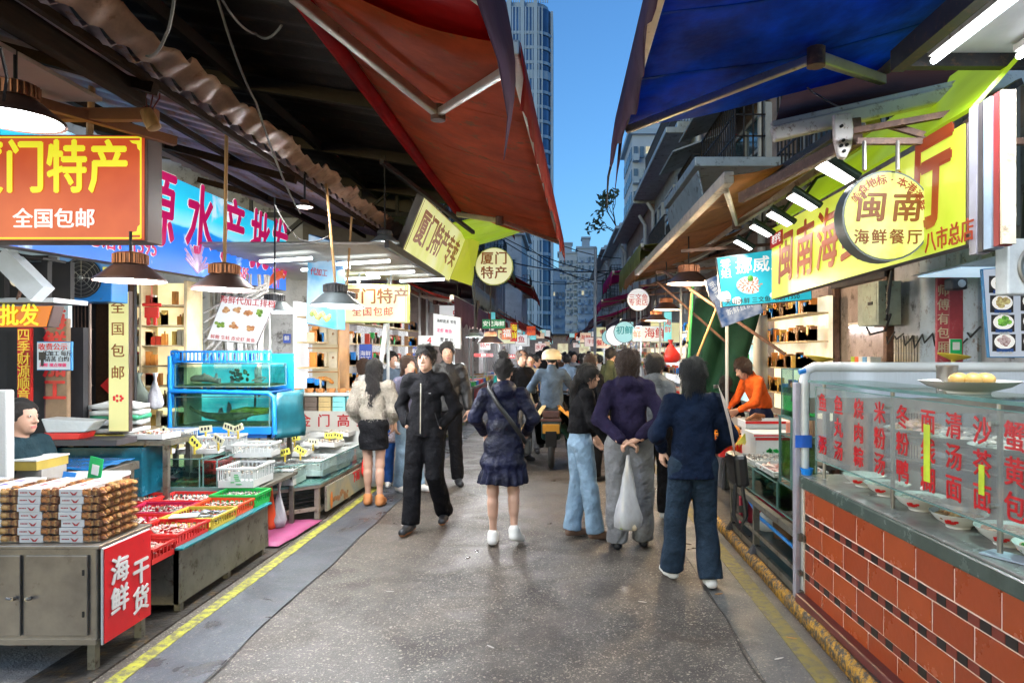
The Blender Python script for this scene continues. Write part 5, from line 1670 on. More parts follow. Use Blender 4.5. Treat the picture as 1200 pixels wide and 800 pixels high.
pendant('grey pendant lamp hanging before the narrow blue lightbox',P(393,358,5.3),.19,3.0,grey=True,energy=46,pole=-.07)
pendant('slate pendant lamp overlapping the corner of the cream lightbox',P(406,361,6.4),.17,3.0,grey=True,energy=30,pole=.05)
pendant('flat grey lamp high under the black roof',P(451,285,6.6),.14,3.6,grey=True,energy=0)
pendant('small bright lamp under the corrugated canopy',P(357,243,5.0),.06,3.0,energy=10)
pendant('nearest warm pendant lamp over the right stalls',P(807,333,7.4),.24,3.1,warm=True,energy=60)
pendant('second warm pendant lamp over the right stalls',P(781,363,9.6),.19,3.1,warm=True,energy=50)
pendant('third warm pendant lamp, smallest over the right stalls',P(769,376,11),.19,3.1,warm=True,energy=40)
pendant('brown lamp over the white lit stall on the left, behind the bun',P(575,402,10.5),.2,3.0,energy=40)
pendant('pale flat lamp over the left aisle near the white notice',P(556,395,9.6),.13,2.9,grey=True,energy=25)
t=thing('bare_lamp','small orange lamp head clamped under the corrugated canopy','lamp',tuple(P(176,140,3.5)))
MB().lathe([(0.001,.05),(.03,.05),(.036,.0),(.034,-.05),(.02,-.058),(0.001,-.058)],14,rot=Matrix.Rotation(R(-25),3,'Y')).build('lamp_head',wood_l,t,smooth=True)
m=MB()
for k in range(4):
 m.tube([(-.02+k*.008,0,.04),(-.06+.03*k,.01*k,.12),(.02*k-.01,0,.2)],.004,5)
m.build('loose_wire',mat('red_brown_wire',(.2,.04,.03)),t)
fl_m=lit('floodlight_face',(1,1,.95),5)
fdark=mat('dark_green_housing',(.035,.06,.055),.35,.4)
for i,(px,py,Y,s)in enumerate([(981,199,4.3,1.15),(942,234,4.9,1.05),(915,254,5.4,1.0),(893,268,5.9,.95),(872,285,6.5,.9)]):
 c=P(px,py,Y)
 t=thing('floodlight',['nearest floodlight over the yellow sign, largest in view','second floodlight over the yellow sign','third floodlight over the yellow sign, in the middle','fourth floodlight near the far end of the yellow sign','farthest floodlight past the end of the yellow sign'][i],'floodlight',tuple(c),0,'floodlights over the yellow restaurant sign')
 Rm=Matrix.Rotation(R(28),3,'Y')
 MB().box((0,0,0),(.21*s,.16*s,.04),rot=Rm).build('housing',fdark,t,bevel=.006)
 MB().box(Rm@Vector((0,0,-.022)),(.19*s,.145*s,.006),rot=Rm).build('lit_face',fl_m,t)
 MB().tube([Rm@Vector((-.12*s,-.11,-.0)),Rm@Vector((.1*s,-.11,-.02))],.022*s,12).build('lamp_tube',fdark,t,smooth=True)
 MB().tube([(0,0,.02),(.1,.02,.16),(.2,.02,.2)],.012,6).build('arm',fdark,t)
 ld=bpy.data.lights.new('flood_glow','AREA');ld.size=.16;ld.energy=9;ld.color=(1,1,.92)
 lo=bpy.data.objects.new('flood_glow',ld);COL.objects.link(lo);lo.parent=t;lo.location=(0,0,-.05);lo.rotation_euler=(0,R(28),0)
 #  stalls: left side
gls=glass('clear_glass',(.88,.97,.95),.10)
gls_edge=mat('green_glass_edge',(.15,.29,.27),.15,var=.2,spec=.8)
water=glass('greenish_water',(.62,.82,.78),.08)
water_b=glass('blue_water',(.25,.62,.72),.08)
water_g=glass('murky_green_water',(.45,.62,.25),.06)
wht_pl=mat('white_plastic',(.62,.64,.62),.4,var=.06,bump=.1)
red_pl=mat('red_plastic',(.72,.035,.03),.35,var=.1)
red2_pl=mat('orange_red_plastic',(.80,.10,.03),.35,var=.1)
grn_pl=mat('green_plastic',(.02,.42,.08),.35,var=.1)
yel_pl=mat('yellow_plastic',(.65,.48,.06),.4,var=.12)
blu_pl=mat('blue_plastic',(.015,.12,.42),.4,var=.15)
blu2_pl=mat('bright_blue_plastic',(.01,.22,.72),.35,var=.12)
pink_pl=mat('pink_plastic_sheet',(.34,.07,.18),.5,var=.15,wear=.25,wearcol=(.25,.12,.18))
card_y=mat('yellow_price_card',(.85,.78,.12),.5,var=.05)
card_c=mat('cream_price_card',(.85,.82,.55),.5,var=.05)
foam=mat('white_foam',(.68,.68,.66),.7,var=.04,bump=.15,bscale=90)
def hollow(m,x0,x1,y0,y1,z0,z1,w=.006,mi=0,floor=True,taper=0):
 m.bb(x0,x1,y0,y0+w,z0,z1,mi).bb(x0,x1,y1-w,y1,z0,z1,mi)
 m.bb(x0,x0+w,y0+w,y1-w,z0,z1,mi).bb(x1-w,x1,y0+w,y1-w,z0,z1,mi)
 if floor:m.bb(x0+w,x1-w,y0+w,y1-w,z0,z0+w,mi)
 return m
def pile(name,parent,x0,x1,y0,y1,z,m,n=120,r=.014,kind='shell',seed=0,dome=.02):
 rnd=random.Random(seed)
 b=MB()
 for i in range(n):
  x,y=rnd.uniform(x0+r,x1-r),rnd.uniform(y0+r,y1-r)
  u,v=(x-x0)/(x1-x0)-.5,(y-y0)/(y1-y0)-.5
  zz=z+dome*(1-4*max(u*u,v*v))+rnd.uniform(-.006,.008)
  a=rnd.uniform(0,6.28)
  mi=rnd.randrange(len(m))if isinstance(m,(list,tuple))else 0
  if kind=='shell':
   c,s=math.cos(a)*r,math.sin(a)*r
   e=rnd.uniform(.4,.8)
   h=rnd.uniform(.3,.8)*r
   b.add([(x-c,y-s,zz),(x+s*e,y-c*e,zz),(x+c,y+s,zz),(x-s*e,y+c*e,zz),(x+rnd.uniform(-.3,.3)*r,y,zz+h),(x,y,zz-h)],[(0,1,4),(1,2,4),(2,3,4),(3,0,4),(1,0,5),(2,1,5),(3,2,5),(0,3,5)],mi)
  elif kind=='fish':
   c,s=math.cos(a),math.sin(a)
   L=r*rnd.uniform(2.6,3.6)
   pts=[Vector((x+c*t,y+s*t,zz+.25*r*math.sin(t*30)))for t in(-L,-L*.4,L*.3,L*.8,L)]
   b.tube(pts,[r*.25,r*.75,r*.7,r*.2,r*.5],5,mi)
  else:
   b.ball((x,y,zz),r*rnd.uniform(.7,1.1),6,mi,sc=(1,1,.8))
 return b.build(name,m,parent,kind='stuff' if parent is not None else 'stuff')
g_shell=[mat('grey_shell',(.36,.34,.31),.4,var=.35,scale=60),mat('pale_shell',(.60,.55,.48),.4,var=.3,scale=60),mat('brown_shell',(.22,.15,.10),.4,var=.4,scale=60)]
g_pink=[mat('pink_shrimp',(.62,.30,.24),.4,var=.3,scale=50),mat('pale_shrimp',(.66,.52,.45),.4,var=.2,scale=50)]
g_fish=[mat('silver_fish',(.45,.46,.48),.25,.5,var=.25,scale=40),mat('dark_fish',(.14,.15,.16),.3,.3,var=.4,scale=40)]
g_clam=[mat('white_clam',(.66,.62,.56),.4,var=.15,scale=60),mat('tan_clam',(.46,.36,.25),.4,var=.3,scale=60)]
g_dry=[mat('dried_fish_orange',(.62,.24,.06),.45,var=.45,scale=50,bump=.5),mat('dried_fish_gold',(.72,.40,.14),.45,var=.35,scale=50,bump=.5),mat('dried_fish_brown',(.26,.09,.03),.5,var=.4,scale=50,bump=.5)]
t=thing('steel_cabinet','stainless steel cabinet with hinged doors at the lower left corner','cabinet',(-3.6,3.62,0))
MB().bb(-1.3,1.14,0,.44,.165,.655).build('cabinet_body',steel,t,bevel=.004)
MB().bb(-1.32,1.16,-.012,.46,.655,.675).build('cabinet_top',steel,t,bevel=.004)
for i in range(3):
 dl=(.24,.745,1.10)[i];dx0=(-.30,.255,.775)[i]
 d=MB().bb(dx0,dl,-.016,-.003,.20,.625).build('door',steel,t,bevel=.003)
for xx,sgn in((.722,-1),(.80,1)):
 MB().tube([(xx,-.018,.40),(xx,-.045,.405)],.010,10).tube([(xx,-.045,.405),(xx+sgn*.022,-.05,.412)],.008,8).build('knob',steel,t,smooth=True)
MB().bb(1.075,1.085,-.02,-.006,.30,.33).bb(1.075,1.085,-.02,-.006,.52,.55).build('hinge',wdark,t)
m=MB()
for x in(-1.28,1.11):
 for y in(.02,.42):
  m.bb(x-.02,x+.02,y-.02,y+.02,0,.165)
m.build('leg',steel_d,t)
MB().bb(-1.3,1.14,-.01,.008,.15,.178).build('bottom_rail',steel,t)
t,at,w,h=board('shop_sign','red sign with white characters fixed to the side of the steel cabinet','sign',[(-2.435,3.63,.14),(-2.435,4.05,.14),(-2.435,4.05,.655),(-2.435,3.63,.655)],.012,mat('red_enamel',(.70,.012,.02),.35,var=.08,wear=.1,wearcol=(.3,.02,.02)),t_whp,rim=.006)
text('海\n鲜',.155,t_whp,at(.30,.53),t,bold=.045,line=1.05)
text('干\n货',.155,t_whp,at(.75,.40),t,bold=.045,line=1.05)
band=mat('white_card_band',(.84,.82,.83),.5,var=.05)
clearp=glass('clear_plastic_tray',(.97,.93,.88),.10,.12)
inkr=mat('red_ink',(.55,.04,.05),.5)
inkp=mat('purple_ink',(.12,.06,.35),.5)
proto=None
BW,BD,BH=.222,.33,.041
def make_box(ink):
 t=thing('food_box','x','box')
 rnd=random.Random(ink.name)
 MB().bb(-BW/2,-BW/2+.124,-BD/2-.002,BD/2+.002,.0005,BH-.001).build('card_band',band,t,bevel=.002)
 m=MB()
 for i in range(46):
  x=rnd.uniform(.018,.096);y=-BD/2+.012+(BD-.024)*(i%23)/22
  if i>=23:x=.094
  a=rnd.uniform(-.6,.6)
  m.ball((x,y+rnd.uniform(-.006,.006),BH*.5+rnd.uniform(-.005,.005)),.017,6,rnd.randrange(3),sc=(.9 if i>=23 else 1.9,rnd.uniform(.6,.95),rnd.uniform(.75,1.05)))
 for i in range(9):
  m.box((.008+i*.011,-BD/2+.012,BH*.5),(.014,.016,rnd.uniform(.5,.85)*BH),i%3,rot=Matrix.Rotation(rnd.uniform(-.4,.4),3,'Y'))
 m.build('dried_fish',g_dry,t)
 MB().bb(0.004,BW/2-.001,-BD/2,BD/2,.0015,BH-.0015).build('clear_tray',clearp,t)
 m=MB()
 yy=-BD/2-.0034
 m.prism([(-.035,.010),(-.020,.010),(-.006,.030),(-.014,.026),(-.027,.017),(-.041,.026),(-.049,.030)][::1],-.0006,.0006,rot=Matrix.Rotation(PI/2,3,'X'),c=(.022-.025,yy,-.003))
 for i in range(5):
  m.box((-.095+i*.008,yy,.020),(.005,.001,.006))
 m.box((-.06,0.06,BH),(.05,.03,.001));m.box((-.06,-.05,BH),(.03,.05,.001))
 m.build('printed_mark',ink,t)
 return t
ords=['bottom','second','third','fourth','fifth','sixth','top']
stk=[('rightmost',-2.58,inkr),('second from the right',-2.80,inkr),('third from the right',-3.02,inkp),('fourth from the right',-3.245,inkp),('leftmost',-3.47,inkp)]
protos={}
for row,y in(('front',3.83),):
 for ci,(cn,x,ink)in enumerate(stk):
  for k in range(7):
   lab=f'white banded dried fish box, {ords[k]} in the {cn} {row} stack'
   loc=(x+jitter(.006),y+jitter(.006),.676+k*(BH+.0005)+(.0 if row=='front' else 0))
   if ink.name not in protos:
    b=make_box(ink);protos[ink.name]=b
    b.location=loc;b.rotation_euler.z=jitter(.02);b['label']=lab;b['group']='boxes of dried fish'
   else:
    again(protos[ink.name],loc,jitter(.02),lab,group='boxes of dried fish')
t=thing('steel_basin','long dull steel basin on the left holding the coloured crates','basin',(-3.1,4.9,0))
m=MB()
m.bb(.60,.64,-.50,.84,.07,.42).bb(-.7,.64,.80,.84,.07,.42).bb(-.7,-.66,-.5,.84,.07,.42).bb(-.7,.64,-.5,-.46,.07,.42).bb(-.66,.6,-.46,.8,.16,.19)
m.build('basin_wall',steel_d,t,bevel=.003)
MB().bb(.59,.665,-.5,.855,.42,.435).bb(-.71,.665,.79,.855,.42,.434).build('teal_rim',mat('teal_glass_rim',(.03,.22,.25),.2,var=.2),t,bevel=.003)
m=MB()
for y in(-.44,.2,.78):
 m.bb(.585,.625,y-.02,y+.02,0,.09)
m.build('leg',steel_d,t)
MB().bb(-.66,.6,-.46,.8,.37,.375).build('water',water_b,t)
def crate(label,loc,m_,fill,rz=0,sx=.42,sy=.31,h=.10,kind='shell',n=150,r=.012,seed=0,slots=True,cat='crate',group=None):
 t=thing('crate' if cat=='crate' else 'basket',label,cat,loc,rz,group)
 m=MB()
 x0,x1,y0,y1=-sx/2,sx/2,-sy/2,sy/2
 hollow(m,x0,x1,y0,y1,0,h*.35,.005)
 nb=int(sx/.035)
 for i in range(nb+1):
  x=x0+sx*i/nb
  for y in(y0,y1-.004):
   m.bb(x-.006,x+.006,y,y+.004,h*.35,h-.018)
 nb=int(sy/.035)
 for i in range(nb+1):
  y=y0+sy*i/nb
  for x in(x0,x1-.004):
   m.bb(x,x+.004,y-.006,y+.006,h*.35,h-.018)
 m.build('lattice',m_,t)
 m=MB()
 q=.012
 m.bb(x0-q,x1+q,y0-q,y0+.004,h-.02,h).bb(x0-q,x1+q,y1-.004,y1+q,h-.02,h).bb(x0-q,x0+.004,y0+.004,y1-.004,h-.02,h).bb(x1-.004,x1+q,y0+.004,y1-.004,h-.02,h)
 m.build('rim',m_,t,bevel=.003)
 if fill:pile('contents',t,x0+.01,x1-.01,y0+.01,y1-.01,h*.62,fill,n,r,kind,seed)
 return t
cz=.42
crate('orange red crate of small shells at the near corner of the steel basin',(-2.66,4.62,cz),red_pl,g_pink,sx=.34,sy=.40,kind='shell',seed=1,r=.016)
crate('low red crate of pink shrimp right behind the dried fish boxes',(-2.66,4.28,cz-.02),red_pl,g_pink,sx=.34,sy=.24,seed=20,kind='fish',n=90,r=.010)
crate('yellow crate of dark fish beside the red one on the steel basin',(-2.66,5.03,cz+.0),yel_pl,g_fish,sx=.36,sy=.36,kind='fish',n=60,r=.014,seed=2)
crate('orange crate of grey shells between the yellow and the green crate',(-2.66,5.38,cz),red2_pl,g_shell,sx=.34,sy=.30,seed=3)
crate('bright green crate of grey shells at the far corner of the steel basin',(-2.66,5.68,cz+.01),grn_pl,g_shell,sx=.36,sy=.28,h=.11,seed=4)
crate('red crate of pale clams in the second row of the basin',(-3.06,5.60,cz),red_pl,g_clam,sx=.40,sy=.34,seed=5,r=.014)
crate('deep red crate of mixed clams in the middle of the basin',(-3.06,5.20,cz),mat('crimson_plastic',(.5,.02,.08),.35),g_shell,sx=.40,sy=.34,seed=6,r=.014)
crate('crate of white clams beside the dried fish boxes',(-3.05,4.80,cz),red_pl,g_clam,sx=.38,sy=.36,seed=7,r=.018)
crate('pink rimmed crate of whitebait behind the box stacks',(-3.02,4.46,cz),mat('crimson_plastic'),g_pink,sx=.36,sy=.24,seed=8,kind='fish',n=80,r=.01)
crate('red crate of clams at the far left of the basin',(-3.48,5.55,cz),red_pl,g_clam,sx=.36,sy=.34,seed=9)
for i,(x,y)in enumerate([(-2.66,4.64),(-2.66,5.04),(-2.66,5.38)]):
 m=MB();hollow(m,-.17,.17,-.17,.17,0,.20,.006)
 tag(m.build('crate',blu_pl,loc=(x,y,.20)),['blue crate under the near red crate in the basin','blue crate under the yellow crate in the basin','blue crate under the orange crate in the basin'][i],'crate')
MB().bb(-.09,.09,-.05,.05,0,.008).build('card',mat('pale_mint_card',(.7,.8,.72),.5),loc=(-2.68,4.86,.53),rz=.3,label='pale mint card lying across the red and yellow crates',cat='card')
def price_tag(label,loc,rz=0,m_=None,tilt=0,s=1.0,group='price tags among the seafood'):
 t=thing('price_tag',label,'price tag',loc,rz,group)
 MB().tube([(0,0,0),(0,0,.05*s)],.008*s,6).ball((0,0,.055*s),.012*s,6).build('stem',yel_pl,t)
 MB().box((0,0,.085*s),(.10*s,.005,.055*s),rot=Matrix.Rotation(tilt,3,'Y')).build('price_card',m_ or card_y,t)
 M_=Matrix.Translation((0,-.004,.085*s))@Matrix.Rotation(tilt,4,'Y')@Matrix.Rotation(PI/2,4,'X')
 m=MB()
 for i in range(3):
  m.box(M_@Vector((-.028*s+i*.026*s,.004,0)),(.014*s,.001,.024*s))
 m.build('scribble',t_blk,t)
 return t
t=thing('tank_bench','low steel bench carrying the glass tank row behind the crates','bench',(-3.3,6.15,0))
MB().bb(-.75,.72,-.3,.55,.50,.53).build('bench_top',steel_d,t,bevel=.003)
m=MB()
for x in(-.7,0,.68):
 for y in(-.27,.5):m.bb(x-.018,x+.018,y-.018,y+.018,0,.5)
m.build('leg',steel_d,t)
MB().bb(-.75,.72,-.32,-.29,.46,.545).build('rail',gls_edge,t)
def tank(label,loc,sx,sy,h,lvl=.7,wm=None,rz=0,fill=None,edge=None,name='fish_tank',extra=None):
 t=thing(name,label,'fish tank',loc,rz)
 m=MB();hollow(m,-sx/2,sx/2,-sy/2,sy/2,0,h,.006)
 m.build('tank_glass',gls,t)
 m=MB()
 e=.008
 for x in(-sx/2,sx/2):
  for y in(-sy/2,sy/2):m.bb(x-e/2,x+e/2,y-e/2,y+e/2,0,h)
 for z in(0,h):
  for y in(-sy/2,sy/2):m.bb(-sx/2,sx/2,y-e/2,y+e/2,z-e/2,z+e/2)
  for x in(-sx/2,sx/2):m.bb(x-e/2,x+e/2,-sy/2,sy/2,z-e/2,z+e/2)
 m.build('glass_edge',edge or gls_edge,t)
 if lvl:MB().bb(-sx/2+.008,sx/2-.008,-sy/2+.008,sy/2-.008,.008,h*lvl).build('water',wm or water,t)
 if fill:
  fm,n,r,kd,zz=fill
  pile('catch',t,-sx/2+.03,sx/2-.03,-sy/2+.03,sy/2-.03,zz,fm,n,r,kd,seed=int(sx*1000))
 if extra:extra(t)
 return t
gravel=mat('olive_tank_floor',(.14,.15,.06),.7,var=.4,scale=30)
tank('glass tank with black fish behind the coloured crates',(-3.43,6.08,.531),.66,.44,.25,.72,water,fill=([mat('black_fish',(.02,.02,.025),.3,var=.4)],16,.045,'fish',.08),extra=lambda t:MB().bb(-.32,.32,-.21,.21,.008,.05).build('tank_floor',gravel,t))
tank('narrow glass tank with a red crate inside, next to the black fish',(-3.02,6.10,.531),.12,.44,.24,.5,water)
crate('red basket sunk between the glass tank and the white basket',(-3.06,6.18,.62),red_pl,g_pink,sx=.16,sy=.3,h=.12,seed=31,n=60)
def white_basket(label,loc,sx=.34,sy=.40,h=.15,rz=0,fill=None,seed=0,printed=None):
 t=crate(label,loc,wht_pl,fill or g_clam,rz,sx,sy,h,seed=seed,cat='basket',n=110,group='white plastic baskets')
 if printed=='green':
  m=MB()
  rnd=random.Random(2)
  m.bb(-.045,.045,-sy/2-.003,-sy/2-.001,.02,h-.03)
  m.build('white_panel',wht_pl,t)
  m=MB()
  for i in range(6):
   m.box((rnd.uniform(-.03,.03),-sy/2-.005,.03+i*.016),(rnd.uniform(.03,.05),.002,.008))
  m.build('green_print',grn_pl,t)
 if printed=='red':
  MB().bb(-.09,.09,-sy/2-.003,-sy/2-.001,.02,h-.03).build('white_panel',wht_pl,t)
  MB().lathe([(0,0),(.042,0),(.042,.003),(0,.003)],20,c=(0,-sy/2-.004,h*.45),rot=Matrix.Rotation(PI/2,3,'X')).build('red_disc',redpap,t)
  MB().box((0,-sy/2-.009,h*.45),(.05,.002,.018)).build('white_bar',wht_pl,t)
 return t
white_basket('white basket with green print at the right end of the tank row',(-2.76,6.0,.545),.30,.40,.17,0,g_clam,11,'green')
tf_wood=mat('grey_brown_frame',(.30,.25,.20),.6,.2,var=.25,wear=.3,wearcol=(.15,.10,.08))
t=thing('seafood_stand','low chamfered stand with glass rim carrying rows of white baskets on the left','stand',(-3.0,7.6,0))
poly=[(-.85,-1.05),(.22,-1.05),(.58,-.72),(.62,1.6),(-.85,1.6)]
MB().prism(poly,.33,.365).build('stand_top',tf_wood,t,bevel=.004)
MB().prism([(x*1.0+(.012 if x>0 else 0),y-(.012 if y<0 else 0))for x,y in poly],.366,.386).build('glass_rim',gls_edge,t)
m=MB()
for(x,y)in((.19,-1.0),(.54,-.70),(.57,.2),(.58,1.5),(-.3,-1.0),(-.8,-1.0)):
 m.bb(x-.022,x+.022,y-.022,y+.022,0,.33)
m.build('leg',tf_wood,t)
m=MB().bar((-.8,-1.0,.12),(.19,-1.0,.12),.03,.04).bar((.19,-1.0,.12),(.54,-.7,.12),.03,.04).bar((.54,-.7,.1),(.57,1.5,.1),.03,.04)
m.build('lower_rail',tf_wood,t)
m=MB()
pp=[(-.85,-1.05),(.22,-1.05),(.58,-.72),(.62,1.6)]
for i in range(3):
 a,b=Vector((*pp[i],.386)),Vector((*pp[i+1],.386))
 m.sheet([[a,b],[a+Vector((0,0,.20)),b+Vector((0,0,.20))]],.005)
m.build('rim_glass',gls,t)
m=MB()
for i in range(3):
 a,b=Vector((*pp[i],.588)),Vector((*pp[i+1],.588))
 m.bar(a,b,.01)
m.build('glass_edge',gls_edge,t)
m=MB()
for i in range(9):
 m.bar((-.1+.035*i,-.94,.14),(-.1+.035*i,-.94,.30),.006)
for z in(.15,.19,.23,.27):
 m.bar((-.12,-.945,z),(.2,-.945,z),.006);m.bar((.2,-.945,z),(.5,-.66,z),.006)
m.build('wire_basket',wdark,t)
t2,at,w,h=board('printed_panel','printed picture panel with shells along the side of the white basket stand','picture panel',[(-2.395,6.98,.07),(-2.375,8.5,.07),(-2.375,8.5,.325),(-2.395,6.98,.325)],.02,mat('shore_print',(.30,.40,.42),.5,var=.3,scale=3,col2=(.42,.36,.20)),tf_wood,rim=.004)
rnd=random.Random(8)
m=MB()
for i in range(26):
 q=at(.12+.02*rnd.uniform(-1,1)+.012*i,.30+.25*math.sin(i*.5)*(i/26),.006).translation-Vector(t2.location)
 m.ball(q,.035,6,sc=(.12,1,.7))
m.build('printed_shells',mat('brown_print',(.34,.16,.06),.5,var=.4,scale=20),t2)
text('下尾',.13,t_redp,at(.62,.72),t2,bold=.04)
MB().ball(at(.08,.35,.012).translation-Vector(t2.location),.07,10,sc=(.1,.5,1.3)).build('printed_fish',mat('orange_print',(.7,.22,.04),.5),t2)
k=0
for j in range(5):
 for i in range(3):
  x=-2.62-i*.40-(.12 if j==0 else 0)
  y=6.78+j*.46
  if j==0 and i==0:
   white_basket('white basket with a red round label at the chamfered corner of the stand',(x-.02,y+.02,.40),.32,.34,.16,0,g_clam,40,'red')
  else:
   white_basket(f'white basket of {["clams", "grey shells", "small fish"][(i + j) % 3]}, {["first", "second", "third", "fourth", "last"][j]} row, {["aisle side", "middle", "wall side"][i]} of the stand',(x,y,.40+(.02 if(i+j)%2 else 0)),.36,.40,.17,jitter(.04),[g_clam,g_shell,g_pink][(i+j)%3],50+k)
  k+=1
for i,(x,y,z,r)in enumerate([(-2.9,7.3,.60,.1),(-2.75,7.9,.62,-.1),(-3.2,7.6,.62,.2),(-2.8,8.5,.66,0),(-3.3,8.3,.66,.1)]):
 t=thing('foam_tray',['foam tray of shellfish lying on the front baskets','foam tray of pale shellfish near the aisle edge','foam tray on the wall side baskets','foam tray at the far aisle corner of the stand','foam tray at the far wall corner of the stand'][i],'tray',(x,y,z),r)
 m=MB();hollow(m,-.2,.2,-.15,.15,0,.05,.01);m.build('tray',foam,t,bevel=.003)
 pile('contents',t,-.18,.18,-.13,.13,.035,[g_clam,g_shell,g_pink][i%3],70,.016,'shell',seed=90+i)
for i,(px,py,Y,tl,mm,lab)in enumerate([(195,462,5.9,.7,card_c,'cream price tag tilted on the glass tank corner'),(241,457,6.3,-.1,card_c,'cream price tag before the blue tank rack'),(268,455,6.3,.3,card_c,'cream price tag right of the tank rack corner'),(279,456,6.3,-.4,card_c,'doubled cream price tag by the blue rack'),(256,470,6.0,.5,card_c,'tilted cream price tag on the red basket'),(170,469,5.7,-.6,card_y,'yellow price tag on the left of the glass tank'),(200,474,5.8,.4,card_y,'small yellow price tag inside the glass tank row'),(228,474,5.9,.9,card_y,'leaning yellow tag over the black fish'),(327,468,7.1,.3,card_c,'cream price tag on the front baskets of the stand'),(345,466,7.4,-.3,card_y,'yellow tag in the middle of the basket stand'),(386,462,7.9,.0,card_y,'round edged yellow tag near the aisle end of the stand'),(396,462,8.0,.2,card_y,'yellow tag by the white sweater woman'),(304,462,7.1,-.5,card_y,'yellow tag bent over the teal box'),(352,481,6.9,.6,card_y,'low yellow tag on the corner basket'),(334,483,6.8,-.3,card_y,'yellow tag lying above the red round label'),(367,470,7.6,.1,card_c,'cream tag on the middle foam tray')]):
 p=P(px,py+58,Y)
 price_tag(lab,(p.x,p.y,max(p.z,.56)),jitter(.3),mm,tl,1.15)
for i,(x,y,z,kd,lab)in enumerate([(-3.62,6.0,.79,'t','foam tray of prawns over the black fish tank'),(-3.25,6.2,.79,'t','foam tray of shells between the glass tank and the rack'),(-3.6,6.32,.86,'b','white basket behind the glass tank, left one'),(-3.18,6.42,.80,'b','white basket in front of the blue rack'),(-2.82,6.34,.74,'b','tilted white basket behind the green printed one'),(-3.95,5.75,.98,'t','foam tray at the back end of the worktable'),(-3.42,5.72,.98,'t','foam tray at the front end of the worktable')]):
 if kd=='t':
  t=thing('foam_tray',lab,'tray',(x,y,z),jitter(.2))
  m=MB();hollow(m,-.17,.17,-.12,.12,0,.045,.01);m.build('tray',foam,t,bevel=.003)
  pile('contents',t,-.15,.15,-.10,.10,.03,[g_pink,g_clam,g_shell][i%3],60,.016,'shell',seed=130+i)
 else:white_basket(lab,(x,y,z),.34,.26,.12,jitter(.15),[g_clam,g_pink][i%2],140+i)
bag_w=mat('white_film_bag',(.68,.68,.72),.3,var=.1,bump=.6,bscale=25,trans=.3)
def bag(label,c,s,m_,knot=True,name='plastic_bag'):
 b=MB()
 rnd=random.Random(label)
 prof=[(.25,1.0),(.12,.82),(.35,.62),(.62,.38),(.72,.15),(.5,.0),(0.01,-.02)]
 n=16
 vs,fs=[],[]
 for(r,z)in prof:
  for k in range(n):
   a=2*PI*k/n
   q=r*(1+.22*math.sin(3*a+z*6)+rnd.uniform(-.1,.1))
   vs.append((c[0]+q*s[0]*math.cos(a),c[1]+q*s[1]*math.sin(a),c[2]+z*s[2]))
 for i in range(len(prof)-1):
  for k in range(n):
   fs.append((i*n+k,i*n+(k+1)%n,(i+1)*n+(k+1)%n,(i+1)*n+k))
 b.add(vs,fs)
 return b.build(name,m_,smooth='all',label=label,cat='bag')
bag('red bag hanging at the near corner of the white basket stand',(-2.72,6.42,.02),(.06,.06,.5),red2_pl)
bag('white plastic bag hanging beside the red one on the stand corner',(-2.66,6.45,.05),(.08,.06,.42),bag_w)
bag('red bag hanging on the aisle side behind the printed panel',(-2.34,8.15,.22),(.05,.09,.32),red_pl)
bag('big white plastic bag by the boots of the woman in the sweater',(-2.30,8.45,.05),(.10,.16,.45),bag_w)
g=subdiv_quad((-3.3,5.95,.022),(-2.42,5.85,.022),(-2.36,6.75,.022),(-3.3,6.9,.022),6,8,lambda u,v:(0,0,.012*mnoise.noise((u*5,v*5,2))+.012))
MB().sheet(g,.003).build('plastic_mat',pink_pl,smooth='all',label='pink plastic sheet spread on the floor before the basket stand',cat='mat')
MB().box((-2.72,6.52,.05),(.05,.05,.04)).build('paper_scrap',wht_pl,label='crumpled white scrap on the pink sheet',cat='litter')
t=thing('tank_rack','blue plastic rack with two lit fish tanks behind the left stalls','tank rack',(-3.30,6.75,0))
m=MB()
hollow(m,-.49,.49,-.12,.45,.90,.965,.012)
m.build('lower_tub',blu2_pl,t)
m=MB()
for i in range(27):
 m.bb(-.485+.0373*i-.004,-.485+.0373*i+.004,-.125,-.11,1.60,1.70)
m.bb(-.49,.49,-.12,-.112,1.69,1.71).bb(-.49,.49,-.12,-.105,1.595,1.615).bb(-.49,.49,.43,.45,1.15,1.68).bb(-.49,-.475,-.1,.43,1.15,1.68)
m.build('upper_tub',blu2_pl,t)
MB().tube([(-.485,-.14,.9),(-.485,-.14,1.66)],.02,10).tube([(-.485,-.14,1.32),(.47,-.14,1.30),(.52,-.14,1.26),(.53,-.14,.9)],.022,10).build('blue_pipe',blu2_pl,t,smooth=True)
rack_m=MB()
for x in(-.46,.46):
 for y in(-.08,.4):rack_m.bb(x-.02,x+.02,y-.02,y+.02,0,.9)
rack_m.build('leg',steel_d,t)
MB().bb(-.49,.49,-.1,.44,.86,.9).bb(-.47,.47,-.1,.43,1.30,1.315).build('shelf',blu_pl,t)
glowb=lit('tank_backlight_teal',(.03,.55,.75),1.3,var=.4,scale=5,col2=(.12,.80,.75))  # added glow on the back panel that brightens the tanks
